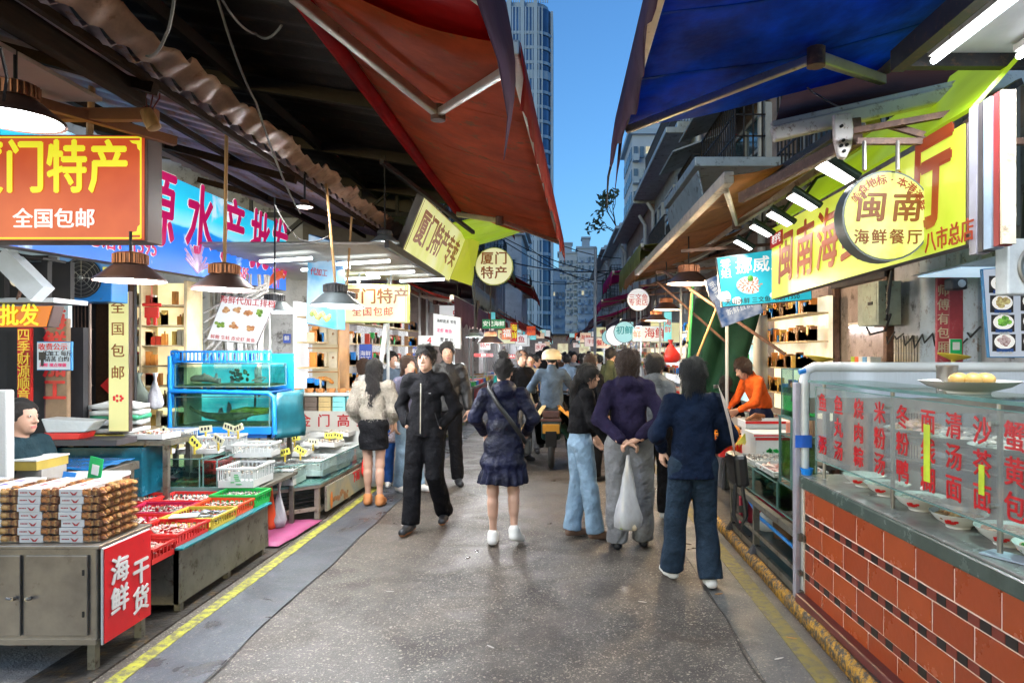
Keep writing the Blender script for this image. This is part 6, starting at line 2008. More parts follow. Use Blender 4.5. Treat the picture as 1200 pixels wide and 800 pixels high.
for nm,z0,z1 in(('upper',1.36,1.58),('lower',.97,1.26)):
 tt=tank(f'{nm} tank of the blue rack with slow fish',(-3.30,6.86,z0),.92,.40,z1-z0,.85,water)
 MB().bb(-.45,.45,.17,.19,.01,z1-z0).build('back_glass',glowb,tt)
 b=MB()
 if nm=='upper':
  b.tube([(-.42,-.05,.06),(-.34,-.06,.075),(-.22,-.06,.075),(-.14,-.05,.05),(-.10,-.05,.05)],[.01,.035,.04,.02,.03],10)
  b.ball((-.24,-.08,.11),.02,8)
  b.tube([(.22,-.05,.05),(.3,-.05,.09),(.36,-.05,.08),(.32,-.04,.05),(.24,-.04,.045)],.008,6)
  b.build('fish',mat('pinkish_fish',(.50,.32,.28),.3,var=.2),tt,smooth=True)
  b=MB()
  rr=random.Random(2)
  for i in range(40):b.ball((.08+rr.uniform(-.08,.08),-.03+rr.uniform(-.03,.03),.10+rr.uniform(-.05,.06)),.016,6)
  b.build('coral_lump',mat('dark_coral',(.05,.09,.05),.6,var=.5),tt)
 else:
  b.tube([(-.42,-.08,.20),(-.34,-.08,.15),(-.22,-.08,.10),(-.05,-.08,.08),(.12,-.08,.09),(.25,-.08,.11)],[.03,.012,.03,.045,.042,.012],10)
  b.build('fish',mat('olive_fish',(.30,.29,.16),.3,var=.35,scale=15),tt,smooth=True)
  MB().tube([(.0,-.02,.12),(.15,-.02,.13),(.38,-.02,.14)],[.03,.05,.03],8).build('weed',mat('bright_weed',(.35,.50,.04),.5,var=.4,scale=20),tt,smooth=True)
 MB().bb(-.45,.45,-.18,.17,.007,.02).build('tank_floor',gravel,tt)
g=subdiv_quad((-2.79,6.66,.85),(-2.60,6.95,.85),(-2.63,6.98,1.32),(-2.78,6.68,1.30),8,4,lambda u,v:(0,.03*math.sin(v*7),0))
MB().sheet(g,.004).build('teal_sheet',mat('teal_plastic_sheet',(.01,.10,.13),.35,var=.3),smooth='all',label='teal plastic sheet hanging at the right side of the tank rack',cat='sheet')
t=thing('scale','white market scale lying left of the blue rack','scale',(-3.78,5.75,1.03))
MB().bb(-.24,.24,-.15,.15,.0,.035).build('pan',wht_pl,t,bevel=.01);MB().bb(-.1,.1,-.12,.12,-.05,0).build('base',steel_d,t)
MB().bb(-.2,.2,-.152,-.148,-.035,-.01).build('tape',card_y,t)
t=thing('worktable','narrow dark table below the scale and sacks','table',(-3.75,5.8,0))
MB().bb(-.32,.55,-.2,.2,.93,.975).build('tabletop',steel_d,t)
m=MB()
for x in(-.28,.5):
 for y in(-.17,.17):m.bb(x-.02,x+.02,y-.02,y+.02,0,.93)
m.build('leg',steel_d,t)
m=MB();hollow(m,-.45,.45,-.16,.16,0,.40,.014)
tag(m.build('plastic_tub',mat('wet_teal_tub',(.01,.13,.20),.25,var=.3),loc=(-3.86,5.72,.52),bevel=.004),'wet teal plastic tub under the front of the worktable','tub')
for i,(z,mm,lab)in enumerate([(1.08,wht_pl,'white folded bag lying on the scale'),(1.125,mat('green_stripe_bag',(.05,.35,.18),.5),'green striped bag in the pile above the scale'),(1.16,wht_pl,'white puffy bag in the pile by the pillar'),(1.21,foam,'topmost white bag of the pile by the pillar')]):
 g=subdiv_quad((-.2,-.12,0),(.2,-.12,0),(.17,.12,0),(-.18,.12,0),6,8,lambda u,v:(0,0,.03*math.sin(u*PI)*math.sin(v*PI)+.015*mnoise.noise((u*6,v*6,i))))
 MB().sheet(g,.035).build('folded_bag',mm,smooth='all',loc=(-3.72+jitter(.02),5.78,z+.03),rz=jitter(.2),label=lab,cat='bag')
bag('white translucent bag hanging at the left side of the blue rack',(-3.83,6.45,1.16),(.09,.06,.34),bag_w)
bag('grey green sack behind the hanging white bag',(-4.05,6.55,1.2),(.14,.1,.3),mat('grey_green_sack',(.14,.17,.14),.7))
t=thing('gift_box','red box with gold picture leaning by the lit shop door','box',(-4.02,6.3,1.02),.2)
MB().box((0,0,.12),(.20,.06,.19),rot=Matrix.Rotation(.15,3,'Y')).build('carton',red_pl,t,bevel=.003);MB().box((0,-.034,.12),(.12,.003,.10),rot=Matrix.Rotation(.15,3,'Y')).build('printed_panel',mat('dark_gold_print',(.35,.22,.04),.5,var=.5,scale=30),t)
MB().bb(-.07,.07,-.05,.05,0,.12).build('carton',redpap,loc=(-4.12,6.2,.98),label='plain red carton under the gold pictured box',cat='box')
t=thing('tarp_table','table under blue tarpaulin with wet trays beside the seated vendor','table',(-3.8,5.05,0))
MB().bb(-.62,.55,-.25,.22,.80,.86).build('tabletop',steel_d,t,bevel=.005)
g=subdiv_quad((-.45,-.27,.865),(.56,-.27,.865),(.5,.24,.865),(-.45,.24,.865),8,14,lambda u,v:(0,0,.012+.014*mnoise.noise((u*6,v*5,4))))
MB().sheet(g,.006).build('tarp',mat('wet_blue_tarp',(.015,.16,.42),.2,var=.4,scale=8),t,smooth='all')
m=MB()
for x in(-.58,.5):
 for y in(-.22,.18):m.bb(x-.02,x+.02,y-.02,y+.02,0,.8)
m.build('leg',steel_d,t)
t=thing('basin','white and red plastic scoop basin on the dark shelf','basin',(-3.85,5.42,1.02),.1)
m=MB();m.prism([(-.16,0),(.12,0),(.19,.085),(-.2,.11)],-.1,.1,rot=Matrix.Rotation(PI/2,3,'X'),c=(0,0,.05));m.build('scoop',wht_pl,t,bevel=.01)
MB().prism([(-.15,0),(.08,0),(.1,.05),(-.18,.055)],-.105,.105,rot=Matrix.Rotation(PI/2,3,'X'),c=(0,0,-.005)).build('red_basin',red_pl,t,bevel=.008)
MB().bb(-4.35,-3.45,5.3,5.56,.97,1.015).build('shelf',mat('dark_board',(.05,.045,.05),.5),label='dark shelf board behind the vendor table',cat='shelf')
t=thing('foam_board','cream foam lid lying on the vendor table','lid',(-3.22,4.66,.85),.1)
MB().box((0,0,0),(.42,.26,.035)).build('lid',foam,t,bevel=.01)
MB().box((-3.25,4.66,.76),(.44,.28,.14)).box((-3.25,4.66,.70),(.3,.2,.02)).build('carton',mat('brown_red_carton',(.30,.09,.06),.6,var=.3),label='brown red carton under the cream foam lid',cat='box')
t=thing('yellow_carton','white topped yellow carton at the left behind the box stacks','box',(-3.62,4.45,.98))
MB().box((0,0,0),(.62,.28,.06)).build('carton',mat('mustard_card',(.45,.33,.06),.6),t);MB().box((0,0,.033),(.63,.29,.01)).build('lid',foam,t)
MB().bb(-3.95,-3.3,4.34,4.56,.62,.95).build('carton',mat('grey_carton',(.35,.33,.3),.7),label='grey carton carrying the yellow one',cat='box')
for nm,px,py,Y,mm,rz,lab in(('pay_card',112,560,4.42,mat('green_card'),-.25,'green payment stand card above the dried fish boxes'),('pay_card',80,570,4.36,mat('blue_card',(.03,.22,.62),.4),.2,'blue payment stand card above the dried fish boxes')):
 p=P(px,py,Y)
 s=1 if 'green' in lab else.7
 t=thing(nm,lab,'card',tuple(p),rz)
 MB().box((0,0,.06*s),(.105*s,.008,.15*s),rot=Matrix.Rotation(.18,3,'Y')).build('card',mm,t,bevel=.002)
 MB().box((.004,-.006,.055*s),(.055*s,.003,.065*s),rot=Matrix.Rotation(.18,3,'Y')).build('white_square',t_whp,t)
 MB().box((0,.01,-.015),(.10*s,.06,.03)).build('foot',wht_pl,t)
MB().box((-3.42,4.15,1.08),(.16,.06,.78)).build('foam_slab',foam,bevel=.012,label='tall white foam panel at the left picture edge before the vendor',cat='panel')
t=thing('grille_door','dark folding grille door left of the pillar lightbox','door',(-4.46,6.05,0))
MB().bb(-.55,.62,.1,.14,.5,2.35).build('dark_backing',black_m,t)
m=MB()
for i in range(18):
 m.tube([(-.30+i*.032,.05,.5),(-.30+i*.032,.05,2.3)],.005,5)
for z in(.9,1.4,1.9):m.bar((-.32,.05,z),(.28,.05,z),.012)
m.build('grille',rust,t)
MB().tube([(.29,.0,.5),(.29,.0,2.25)],.012,8).build('pull_rod',mat('pale_rod',(.35,.25,.2),.5,.3),t,smooth=True)
MB().bb(.32,.62,.03,.09,.5,2.3).build('wood_panel',wood_d,t)
m=MB();m.prism([(0,.07),(.07,0),(0,-.07),(-.07,0)],-.004,.004,rot=Matrix.Rotation(PI/2,3,'X'),c=(.44,.02,1.40));m.build('red_diamond',redpap,t)
MB().bb(-5.2,-4.15,5.75,5.8,0,2.6).build('wall_panel',mat('pale_blue_wall',(.42,.52,.56),.7,var=.1),label='pale blue wall panel at the left edge behind the vendor',cat='wall')
MB().bb(-4.75,-3.93,5.62,5.68,.0,1.9).build('wall_panel',mat('dark_doorway',(.03,.028,.03),.8),label='dark doorway wall behind the couplet and the tan board',cat='wall')
MB().bb(-4.16,-4.10,5.5,5.6,.4,2.0).build('door_post',mat('plum_post',(.12,.05,.05),.6),label='plum brown door post left of the red couplet',cat='post')
t=thing('machine_shelf','shelf with black machines above the orange fascia at the left','shelf',(-3.65,4.55,2.02))
MB().bb(-.65,.36,-.12,.2,0,.03).build('shelf_board',pvc,t)
m=MB()
for x in(-.6,-.28,.02,.30):m.box((x,-.1,.15),(.04,.04,.25))
m.box((-.15,.1,.16),(.95,.04,.26)).box((-.15,-.08,.29),(.95,.08,.03))
m.build('machine_case',black_m,t)
m=MB()
m.box((.12,-.12,.31),(.50,.2,.015),rot=Matrix.Rotation(.15,3,'Y'));m.build('hood',black_m,t)
MB().lathe([(0,-.01),(.045,-.01),(.05,.01),(0,.01)],16,c=(.13,-.12,.15),rot=Matrix.Rotation(PI/2,3,'X')).build('gauge',steel,t)
MB().box((.20,-.12,.16),(.02,.01,.1)).build('red_tag',red_pl,t)
MB().tube([(.12,-.11,.02),(.16,-.13,.1),(.2,-.11,.25)],.012,6).tube([(-.1,-.11,.02),(-.05,-.13,.12),(-.15,-.11,.27)],.014,6).build('hose',rust,t,smooth=True)
t=thing('fan_unit','blue painted outdoor fan unit above the grille door','air conditioner',(-3.62,5.2,2.08))
MB().bb(-.20,.20,0,.2,0,.36).build('casing',mat('blue_enamel',(.02,.20,.55),.4,var=.12,wear=.1,wearcol=(.1,.15,.2)),t,bevel=.008)
MB().lathe([(0,0),(.15,0),(.155,-.012),(.14,-.014),(0,-.006)],28,c=(-.02,-.004,.18),rot=Matrix.Rotation(-PI/2,3,'X')).build('fan_recess',black_m,t)
m=MB()
for r_ in(.03,.06,.09,.12,.145):
 m.tube([(-.02+r_*math.cos(a*PI/12),-.018,.18+r_*math.sin(a*PI/12))for a in range(25)],.002,4)
for a in range(8):m.bar((-.02,-.018,.18),(-.02+.147*math.cos(a*PI/4),-.018,.18+.147*math.sin(a*PI/4)),.003)
m.ball((-.02,-.02,.18),.02,8,sc=(1,.4,1))
m.build('fan_grille',steel_d,t)
MB().box((.15,-.003,.25),(.03,.003,.03)).build('yellow_sticker',card_y,t)
warm_back=lit('warm_shop_light',(1.0,.74,.40),1.9,var=.35,scale=3)  # glow put into the shelf back in place of the shop's lamps
t=thing('goods_shelves','brightly lit shelves of bottles and packets in the shop behind the pillar','shelves',(-4.05,6.75,0))
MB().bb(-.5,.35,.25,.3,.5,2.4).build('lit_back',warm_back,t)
rnd=random.Random(14)
shelfm=mat('cream_shelf',(.62,.48,.28),.6)
m=MB()
for k in range(7):m.bb(-.5,.35,-.02,.25,.95+k*.2,.965+k*.2)
m.bb(-.52,-.49,-.03,.25,.5,2.4).bb(.34,.37,-.03,.25,.5,2.4).bb(-.1,-.08,-.03,.25,.5,2.4)
m.build('shelf_boards',shelfm,t)
gm=[mat('goods_red',(.6,.06,.03),.4),mat('goods_gold',(.65,.42,.10),.4),mat('goods_cream',(.75,.68,.5),.4),mat('goods_brown',(.25,.12,.05),.4),mat('goods_orange',(.75,.28,.05),.4)]
for gi,gname in enumerate(('red_packets','gold_packets','cream_packets','brown_bottles','orange_packets')):
 m=MB()
 for k in range(7):
  for i in range(16):
   if rnd.random()<.24:
    x=-.47+i*.052
    h_=rnd.uniform(.07,.16)
    if gname=='brown_bottles':m.lathe([(0.001,0),(.018,0),(.018,h_*.6),(.008,h_*.8),(.008,h_),(0.001,h_)],8,c=(x,.06,.966+k*.2))
    else:m.box((x,.06,.966+k*.2+h_/2),(.042,.05,h_))
 m.build(gname,gm[gi],t,kind='stuff')
t=thing('red_knot','red paper lucky ornament hanging in the lit shop doorway','ornament',tuple(P(178,366,6.2)))
MB().box((0,0,0),(.13,.02,.10)).box((0,0,.07),(.17,.02,.03)).box((-.03,0,-.08),(.03,.02,.07)).box((.03,0,-.08),(.03,.02,.07)).build('paper_shape',redpap,t,bevel=.006)
MB().tube([(0,0,.08),(0,0,.35)],.003,4).build('thread',redpap,t)
t=thing('hose_bundle','tangle of grey hoses and cables beside the lit shop','hoses',(-3.35,7.1,1.9))
rnd=random.Random(6)
m=MB()
for i in range(12):
 x=-.30+.055*i
 m.tube([(x+rnd.uniform(-.03,.03),rnd.uniform(-.1,.1),z)for z in(-.9,-.5,-.1,.25,.6)],rnd.choice((.012,.02,.03)),6)
for i in range(6):
 m.tube([(-.3,-.12,-.3+i*.1),(.0,-.14,.05+i*.06),(.35,-.1,.3+.04*i)],.012,6)
m.build('hoses',mat('grey_hose',(.30,.29,.28),.5,var=.4),t,smooth=True)
m=MB()
for k in range(6):
 m.tube([(.02+.09*math.cos(a*.4),-.16-.01*k,.35+.12*math.sin(a*.4))for a in range(17)],.01,5)
m.build('coiled_cable',wire_m,t,smooth=True)
t=thing('drinks_fridge','green sided drinks fridge with glass door behind the counter','fridge',(-3.85,9.3,0))
MB().bb(-.36,.24,0,.5,.3,2.15).build('cabinet',mat('green_fridge',(.01,.28,.06),.35),t,bevel=.01)
MB().bb(-.34,.14,-.02,0,1.88,2.12).build('header',lit('green_header',(.01,.42,.06),.8),t)
m=MB().bb(-.36,-.33,-.03,0,.9,1.86).bb(.13,.17,-.03,0,.9,1.86).bb(-.33,.13,-.03,0,1.84,1.87).bb(-.33,.13,-.03,0,1.48,1.50).build('door_frame',pvc,t)
MB().bb(-.33,.13,-.012,-.006,.9,1.84).build('shelf_glow',lit('fridge_glow',(.85,.80,.5),.6,var=.5,scale=6,col2=(.9,.5,.2)),t)
rnd=random.Random(7)
for gi,(nm_,mm)in enumerate((('orange_bottles',gm[4]),('gold_bottles',gm[1]),('red_bottles',gm[0]))):
 m=MB()
 for z in(.95,1.15,1.32,1.52,1.68):
  for i in range(9):
   if rnd.random()<.33:m.lathe([(0.001,0),(.02,0),(.02,.1),(.008,.13),(0.001,.13)],8,c=(-.30+i*.05,-.02,z))
 m.build(nm_,mm,t,kind='stuff')
MB().bar((-.30,-.03,1.93),(.0,-.03,1.93),.004,.05).build('white_strip',t_wht,t)
t=thing('red_crate_sign','red lit box with white character on top of the fridge','sign',(-3.92,9.25,2.18))
MB().bb(-.3,.3,0,.3,0,.28).build('box',lit('red_lit_box',(.75,.09,.04),.8),t,bevel=.01)
text('源',.2,t_wht,frame_of((-3.92,9.24,2.33),(1,0,0),(0,0,1)),t,bold=.03)
t=thing('snack_shelf','cream shelf unit hung with pale snack bags','shelf',(-3.22,9.25,0))
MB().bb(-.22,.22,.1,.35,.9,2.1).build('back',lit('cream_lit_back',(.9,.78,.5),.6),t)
m=MB()
for z in(1.15,1.42,1.74,2.05):m.bb(-.24,.24,-.08,.1,z,z+.015)
m.bb(-.25,-.225,-.08,.35,.8,2.1).bb(.225,.25,-.08,.35,.8,2.1).build('boards',mat('orange_wood',(.55,.30,.12),.6),t)
for k,z in enumerate((1.47,1.79)):
 for i in range(3):
  o=MB().box((0,0,.12),(.11,.03,.22)).ball((0,-.012,.15),.022,8,1,sc=(1,.5,1)).build('snack_bag',[mat('cream_bag',(.75,.66,.48),.4),mat('brown_dot',(.35,.16,.05),.5)],t,bevel=.01)
  o.location=(-.14+i*.14,0,z)
pile('peanut_bag',t,-.15,.15,-.05,.05,1.26,[gm[4],g_dry[1]],120,.03,'ball',5,.08)
MB().bb(-.26,.26,-.1,.38,2.1,2.22).build('orange_top',mat('orange_wood'),t,bevel=.01)
t=thing('counter','long white counter with pastel cartons and a red lettered banner','counter',(-2.85,8.75,0))
MB().bb(-.62,.50,-.12,.4,1.14,1.18).build('counter_top',wht_pl,t,bevel=.006)
MB().bb(-.60,.48,-.1,.38,0,.93).build('counter_body',foam,t)
M0=frame_of((-2.93,8.63,.83),(1,0,0),(0,0,1))
MB().bb(-.60,.48,-.115,-.102,.70,.95).build('banner',lit('banner_white',(.85,.82,.74),.55),t)
text('金门高粱',.17,t_red,frame_of((-2.87,8.628,.82),(1,0,0),(0,0,1)),t,bold=.02,space=1.9)
cols=[mat('dark_carton',(.16,.12,.10),.5),mat('tan_carton',(.5,.36,.16),.5),mat('sky_carton',(.22,.62,.66),.5),mat('pink_carton',(.62,.36,.45),.5)]
for i in range(6):
 for k in range(3):
  cm=cols[min(3,[0,0,1,2,2,3][i])]
  o=MB().box((0,0,.032),(.155,.2,.062)).build('carton',cm,bevel=.002,loc=(-2.85-.50+i*.178,8.76,.935+k*.066))
  tag(o,f'{["dark", "dark brown", "tan", "sky blue", "pale blue", "pink"][i]} carton, {["lowest", "middle", "upper"][k]} of its stack between counter body and top','carton','cartons under the counter top')
for i in range(7):
 o=MB().lathe([(0.001,0),(.05,0),(.062,.05),(.058,.05),(0.001,.045)],12).build('snack_bowl',mat('orange_snack',(.6,.25,.08),.6,var=.4,scale=40),loc=(-3.35+i*.14,8.72,1.182))
 tag(o,f'{["first", "second", "third", "fourth", "fifth", "sixth", "seventh"][i]} orange snack bowl from the left on the white counter','bowl','snack bowls on the counter')
def mini_stall(side,y,L,lab,seed,glow,top=.82,xin=2.0,depth=.9):
 rnd=random.Random(seed)
 s=side
 x0=s*xin
 t=thing('market_stall',lab,'stall',(x0,y,0))
 X=lambda a:s*a
 def bb(m,a0,a1,y0,y1,z0,z1,mi=0):
  q=sorted((X(a0),X(a1)));return m.bb(q[0],q[1],y0,y1,z0,z1,mi)
 m=MB();bb(m,0,depth,-L/2,L/2,top-.05,top);m.build('table_top',steel_d,t)
 m=MB()
 for a in(.04,depth-.04):
  for yy in(-L/2+.05,0,L/2-.05):bb(m,a-.02,a+.02,yy-.02,yy+.02,0,top-.05)
 m.build('leg',steel_d,t)
 m=MB();bb(m,.02,.05,-L/2,L/2,.12,top-.06);m.build('apron',[mat('shop_apron_dark',(.10,.10,.11),.6,var=.4),conc,mat('apron_blue',(.06,.12,.20),.6),mat('apron_red',(.35,.05,.05),.6)][rnd.randrange(4)],t)
 n=int(L/.48)
 for i in range(n):
  for j in range(2):
   cy=-L/2+(i+.5)*L/n;cx=.24+j*.42
   cm=rnd.choice([wht_pl,wht_pl,foam,red_pl,blu2_pl,grn_pl,yel_pl])
   m=MB();hollow(m,s*cx-.18,s*cx+.18,cy-.2,cy+.2,top+.001,top+.11,.01);m.build('tray',cm,t)
   if y<14:pile('goods',t,s*cx-.17,s*cx+.17,cy-.19,cy+.19,top+.08,rnd.choice([g_clam,g_shell,g_pink,g_fish,g_dry]),40,.03,rnd.choice(['shell','fish','ball']),rnd.random())
   else:
    m=MB();m.box((s*cx,cy,top+.08),(.33,.37,.05));m.build('goods',rnd.choice([g_clam[0],g_pink[0],g_dry[1],g_shell[0]]),t)
 m=MB()
 for yy in(-L/2+.1,L/2-.1):m.tube([(X(.1),yy,0),(X(.1),yy,2.7)],.02,6)
 m.build('post',pvc,t)
 m=MB();bb(m,1.25,1.3,-L/2,L/2,.9,2.35);m.build('shop_light',glow,t)  # back wall glows by itself to stand for the lit shop
 m=MB()
 for k in range(4):bb(m,1.0,1.25,-L/2,L/2,1.15+k*.33,1.17+k*.33)
 m.build('shelf',shelfm,t)
 for gi in range(4):
  m=MB()
  for k in range(4):
   for i in range(int(L/.09)):
    if rnd.random()<.42:
     h_=rnd.uniform(.07,.2);yy=-L/2+.05+i*.09
     bb(m,1.05,1.13,yy-.028,yy+.028,1.17+k*.33,1.17+k*.33+h_)
  m.build('packets',(gm+[grn_pl,blu2_pl])[(gi*2+seed)%7],t,kind='stuff')
 return t
gw=lit('white_shop_light',(.95,.97,1),1.7,var=.4,scale=2.5);gwarm=lit('warm_stall_light',(1,.78,.5),1.7,var=.45,scale=2.5);gpk=lit('pinkish_stall_light',(1,.7,.65),1.7,var=.45,scale=2.5);gteal=lit('teal_stall_light',(.55,.95,1),1.7,var=.5,scale=2.5)  # glow colours for the stall back walls, no lamps of their own
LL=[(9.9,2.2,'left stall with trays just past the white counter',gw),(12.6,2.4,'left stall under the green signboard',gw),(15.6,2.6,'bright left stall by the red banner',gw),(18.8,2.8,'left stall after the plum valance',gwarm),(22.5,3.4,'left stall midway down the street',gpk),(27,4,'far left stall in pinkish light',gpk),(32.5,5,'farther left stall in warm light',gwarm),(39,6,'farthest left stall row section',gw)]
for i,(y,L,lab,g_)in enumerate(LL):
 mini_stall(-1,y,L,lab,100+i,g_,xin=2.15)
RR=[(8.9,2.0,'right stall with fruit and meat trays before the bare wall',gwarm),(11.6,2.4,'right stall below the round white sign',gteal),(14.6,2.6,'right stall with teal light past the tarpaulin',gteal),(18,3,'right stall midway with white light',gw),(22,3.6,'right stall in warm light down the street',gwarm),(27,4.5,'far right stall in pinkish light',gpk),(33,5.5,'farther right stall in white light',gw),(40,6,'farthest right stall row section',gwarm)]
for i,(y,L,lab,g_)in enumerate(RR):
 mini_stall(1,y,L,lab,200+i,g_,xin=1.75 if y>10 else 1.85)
def num(i):
 o='first second third fourth fifth sixth seventh eighth ninth tenth eleventh twelfth thirteenth fourteenth fifteenth sixteenth seventeenth eighteenth nineteenth twentieth'.split()
 if i<20:return o[i]
 return('twenty-','thirty-','forty-')[(i+1)//10-2]+o[(i+1)%10-1]if(i+1)%10 else('','thirtieth','fortieth')[(i+1)//10-2]
rnd=random.Random(33)
cand=[f_white,f_cream,f_cyan,f_red,lit('pink_sign',(1,.75,.7),.9),f_cy2,lit('peach_sign',(1,.7,.5),.8)]
lampn=['first','second','third','fourth','fifth','sixth','seventh','eighth','ninth','tenth','eleventh','twelfth','thirteenth','fourteenth','fifteenth','sixteenth']
for i in range(44):
 s=-1 if i%2==0 else 1
 y=12+i*1.35
 x=s*rnd.uniform(1.0 if y>25 else 1.45,2.1)
 z=rnd.uniform(1.95,2.6+max(0,y-25)*.02)
 t=thing('hanging_sign',f'small lit sign, {num(i)} nearest in the far hanging rows, {"left" if s < 0 else "right"} side','sign',(x,y,z),0,'small lit signs down the street')
 w_,h_=rnd.uniform(.35,.7),rnd.uniform(.25,.5)
 MB().box((0,.03,0),(w_,.06,h_)).build('casing',box_grey,t);MB().box((0,-.004,0),(w_-.02,.006,h_-.02)).build('face',cand[i%7],t)
 MB().tube([(0,.03,h_/2),(0,.03,h_/2+.6)],.01,5).build('rod',wdark,t)
 if y<34:text(rnd.choice(['海鲜','鱼','特产','干货','虾']),h_*.5,t_red,frame_of((x,y-.012,z),(1,0,0),(0,0,1)),t,bold=.02)
pp=pendant('far pendant lamp, nearest of the distant left row',(-1.9,13,2.25),.2,3.0,energy=45)
for i in range(9):
 s=1 if i%2==0 else-1
 q=again(pp,(s*1.85,15+i*3.4,2.25+.15*math.sin(i)),0,f'{lampn[i]} distant pendant lamp down the street, {"right" if s > 0 else "left"} side',group='distant pendant lamps')
 #  right side: noodle counter, tanks, wall
tile_m=[mat('terracotta_tile_a',(.36,.062,.016),.28,var=.12,scale=3,bump=.05),mat('terracotta_tile_b',(.39,.072,.019),.25,var=.12,scale=3,bump=.05),mat('terracotta_tile_c',(.33,.055,.015),.3,var=.12,scale=3,bump=.05)]
mos_b=mat('black_mosaic',(.018,.012,.010),.3,var=.3)
mos_r=mat('dark_red_mosaic',(.20,.035,.02),.3,var=.2)
grout=mat('pale_grout',(.82,.62,.50),.8,var=.15,bump=.2)
slab_m=mat('grey_green_slab',(.07,.095,.08),.25,var=.25,scale=5,spec=.6)
slab_t=mat('grey_work_top',(.26,.25,.23),.25,var=.2,scale=6)
ANG=math.atan(.0375)
cx0,cy0=1.575,4.40
t=thing('noodle_counter','terracotta tiled noodle counter with dark slab at the lower right','counter',(cx0,cy0,.10),ANG)
LC=3.1
MB().bb(.0015,1.9,-LC,0,0,.70).build('counter_wall',grout,t)
MB().bb(-.03,1.9,-LC,.02,.72,.80).build('slab',slab_m,t,bevel=.012)
MB().bb(-.025,1.88,-LC,.015,.80,.808).build('work_top',slab_t,t)
MB().bb(-.06,.02,-LC,.015,-.06,.045).build('base_board',mat('dark_red_base',(.14,.035,.03),.4,var=.25,wear=.15),t,bevel=.008)
rows=[(.565,.715,.5),(.375,.510,.0),(.185,.322,.5),(.04,.135,0)]
tw=.288
tile_src={}
kk=0
for ri,(z0,z1,off)in enumerate(rows):
 y=0-.004
 first=True
 yy=-.004
 w_=tw*(.45 if off else.9)
 while yy>-LC+.05:
  key=(ri,first,kk%3)
  y1=yy;y0=yy-w_+.010
  if(ri,kk%3)not in tile_src or first:
   o=MB().bb(-.0022,.014,-(w_-.010),0,0,z1-z0).build('tile',tile_m[kk%3],t,bevel=.0025,bseg=1)
   if not first:tile_src[(ri,kk%3)]=o
   o.location=(0,y1,z0)
  else:
   one(tile_src[(ri,kk%3)],'tile',t,(jitter(.0008),y1,z0))
  yy-=w_
  w_=tw
  first=False
  kk+=1
mb=MB().bb(-.0018,.013,-.066,0,0,.042).build('mosaic_tile',mos_b,t,bevel=.0015,bseg=1)
mr_=MB().bb(-.0018,.013,-.074,0,0,.042).build('mosaic_tile',mos_r,t,bevel=.0015,bseg=1)
firstb=firstr=True
for z0 in(.516,.328,.140):
 yy=-.005
 i=0
 while yy>-LC+.06:
  if i%2==0:
   if firstb:mb.location=(0,yy,z0);firstb=False
   else:one(mb,'mosaic_tile',t,(0,yy,z0))
   yy-=.068
  else:
   if firstr:mr_.location=(0,yy,z0);firstr=False
   else:one(mr_,'mosaic_tile',t,(0,yy,z0))
   yy-=.076
  i+=1
MB().bb(-.006,.014,0.0,.02,0,.72).build('corner_trim',mat('cream_trim',(.65,.55,.45),.4),t)
t=thing('glass_guard','glass guard with red characters standing on the noodle counter','glass screen',(1.62,4.36,0),ANG)
LG=3.0
gg=glass('misted_guard_glass',(.93,.96,.95),.10,.05,milk=.12,milkcol=(.9,.93,.92))
MB().bb(0,.008,-LG,-.02,1.02,1.475).build('front_glass',gg,t)
MB().bb(-.03,.34,-LG,0.02,1.505,1.517).build('top_glass',glass('top_shelf_glass',(.72,.90,.84),.2,.03),t)
MB().bb(-.034,-.03,-LG,.02,1.503,1.519).build('glass_edge',gls_edge,t)
MB().bb(-.002,.010,-LG,-.02,1.014,1.02).bb(-.002,.010,-LG,-.02,1.475,1.479).bb(-.001,.009,-.02,-.014,1.015,1.479).build('glass_edge',gls_edge,t)
for y in(-.08,-.9,-1.7,-2.5):
 MB().tube([(.03,y,.905),(.03,y,1.505)],.011,10).build('steel_post',steel,t,smooth=True)
 for z in(1.10,1.42):
  MB().tube([(-.012,y,z),(.03,y,z)],.010,10).build('glass_clip',steel,t,smooth=True)
Wt=Matrix.Translation(t.location)@t.rotation_euler.to_matrix().to_4x4()
cols_=[('鱼\n　\n粥',-.13),('鱼\n丸\n汤',-.35),('烧\n肉\n粽',-.60),('米\n粉\n汤',-.83),('冬\n粉\n鸭',-1.05),('面\n线\n糊',-1.265),('清\n汤\n面',-1.455),('沙\n茶\n面',-1.64),('蟹\n黄\n包',-1.825),('芋\n包\n卤',-2.0)]
for s_,y in cols_:
 o=text(s_,.118,mat('red_vinyl',(.62,.003,.008),.4,var=.05),Matrix.Identity(4),None,bold=.035,line=1.12,xs=1.0,depth=.002)
 o.parent=t
 Ml=frame_of((-.003,y,1.245),(0,-1,0),(0,0,1))
 o.matrix_local=Ml
m=MB()
m.box((-.004,-1.26,1.24),(.002,.05,.26)).box((-.004,-1.64,1.19),(.002,.035,.12))
m.build('lime_tape',mat('lime_tape',(.60,.75,.02),.5),t)
wf=mat('white_enamel_tube',(.78,.78,.80),.3,var=.04)
t=thing('pipe_rail','white tubular frame across the far end of the noodle counter','frame',(1.56,4.46,.1))
MB().tube([(.03,0,.0),(.03,0,1.42),(.045,0,1.475),(.09,0,1.50),(2.2,0,1.50)],.032,14).build('tube_frame',wf,t,smooth=True)
MB().bb(-.035,-.005,-.03,.03,0,1.40).build('grey_post',mat('grey_lilac_post',(.40,.38,.44),.4,.3),t,bevel=.004)
MB().bb(.065,2.2,-.008,.008,1.30,1.47).build('white_board',mat('white_blue_board',(.70,.74,.82),.4,var=.05,stretch=(12,1,1),scale=5),t)
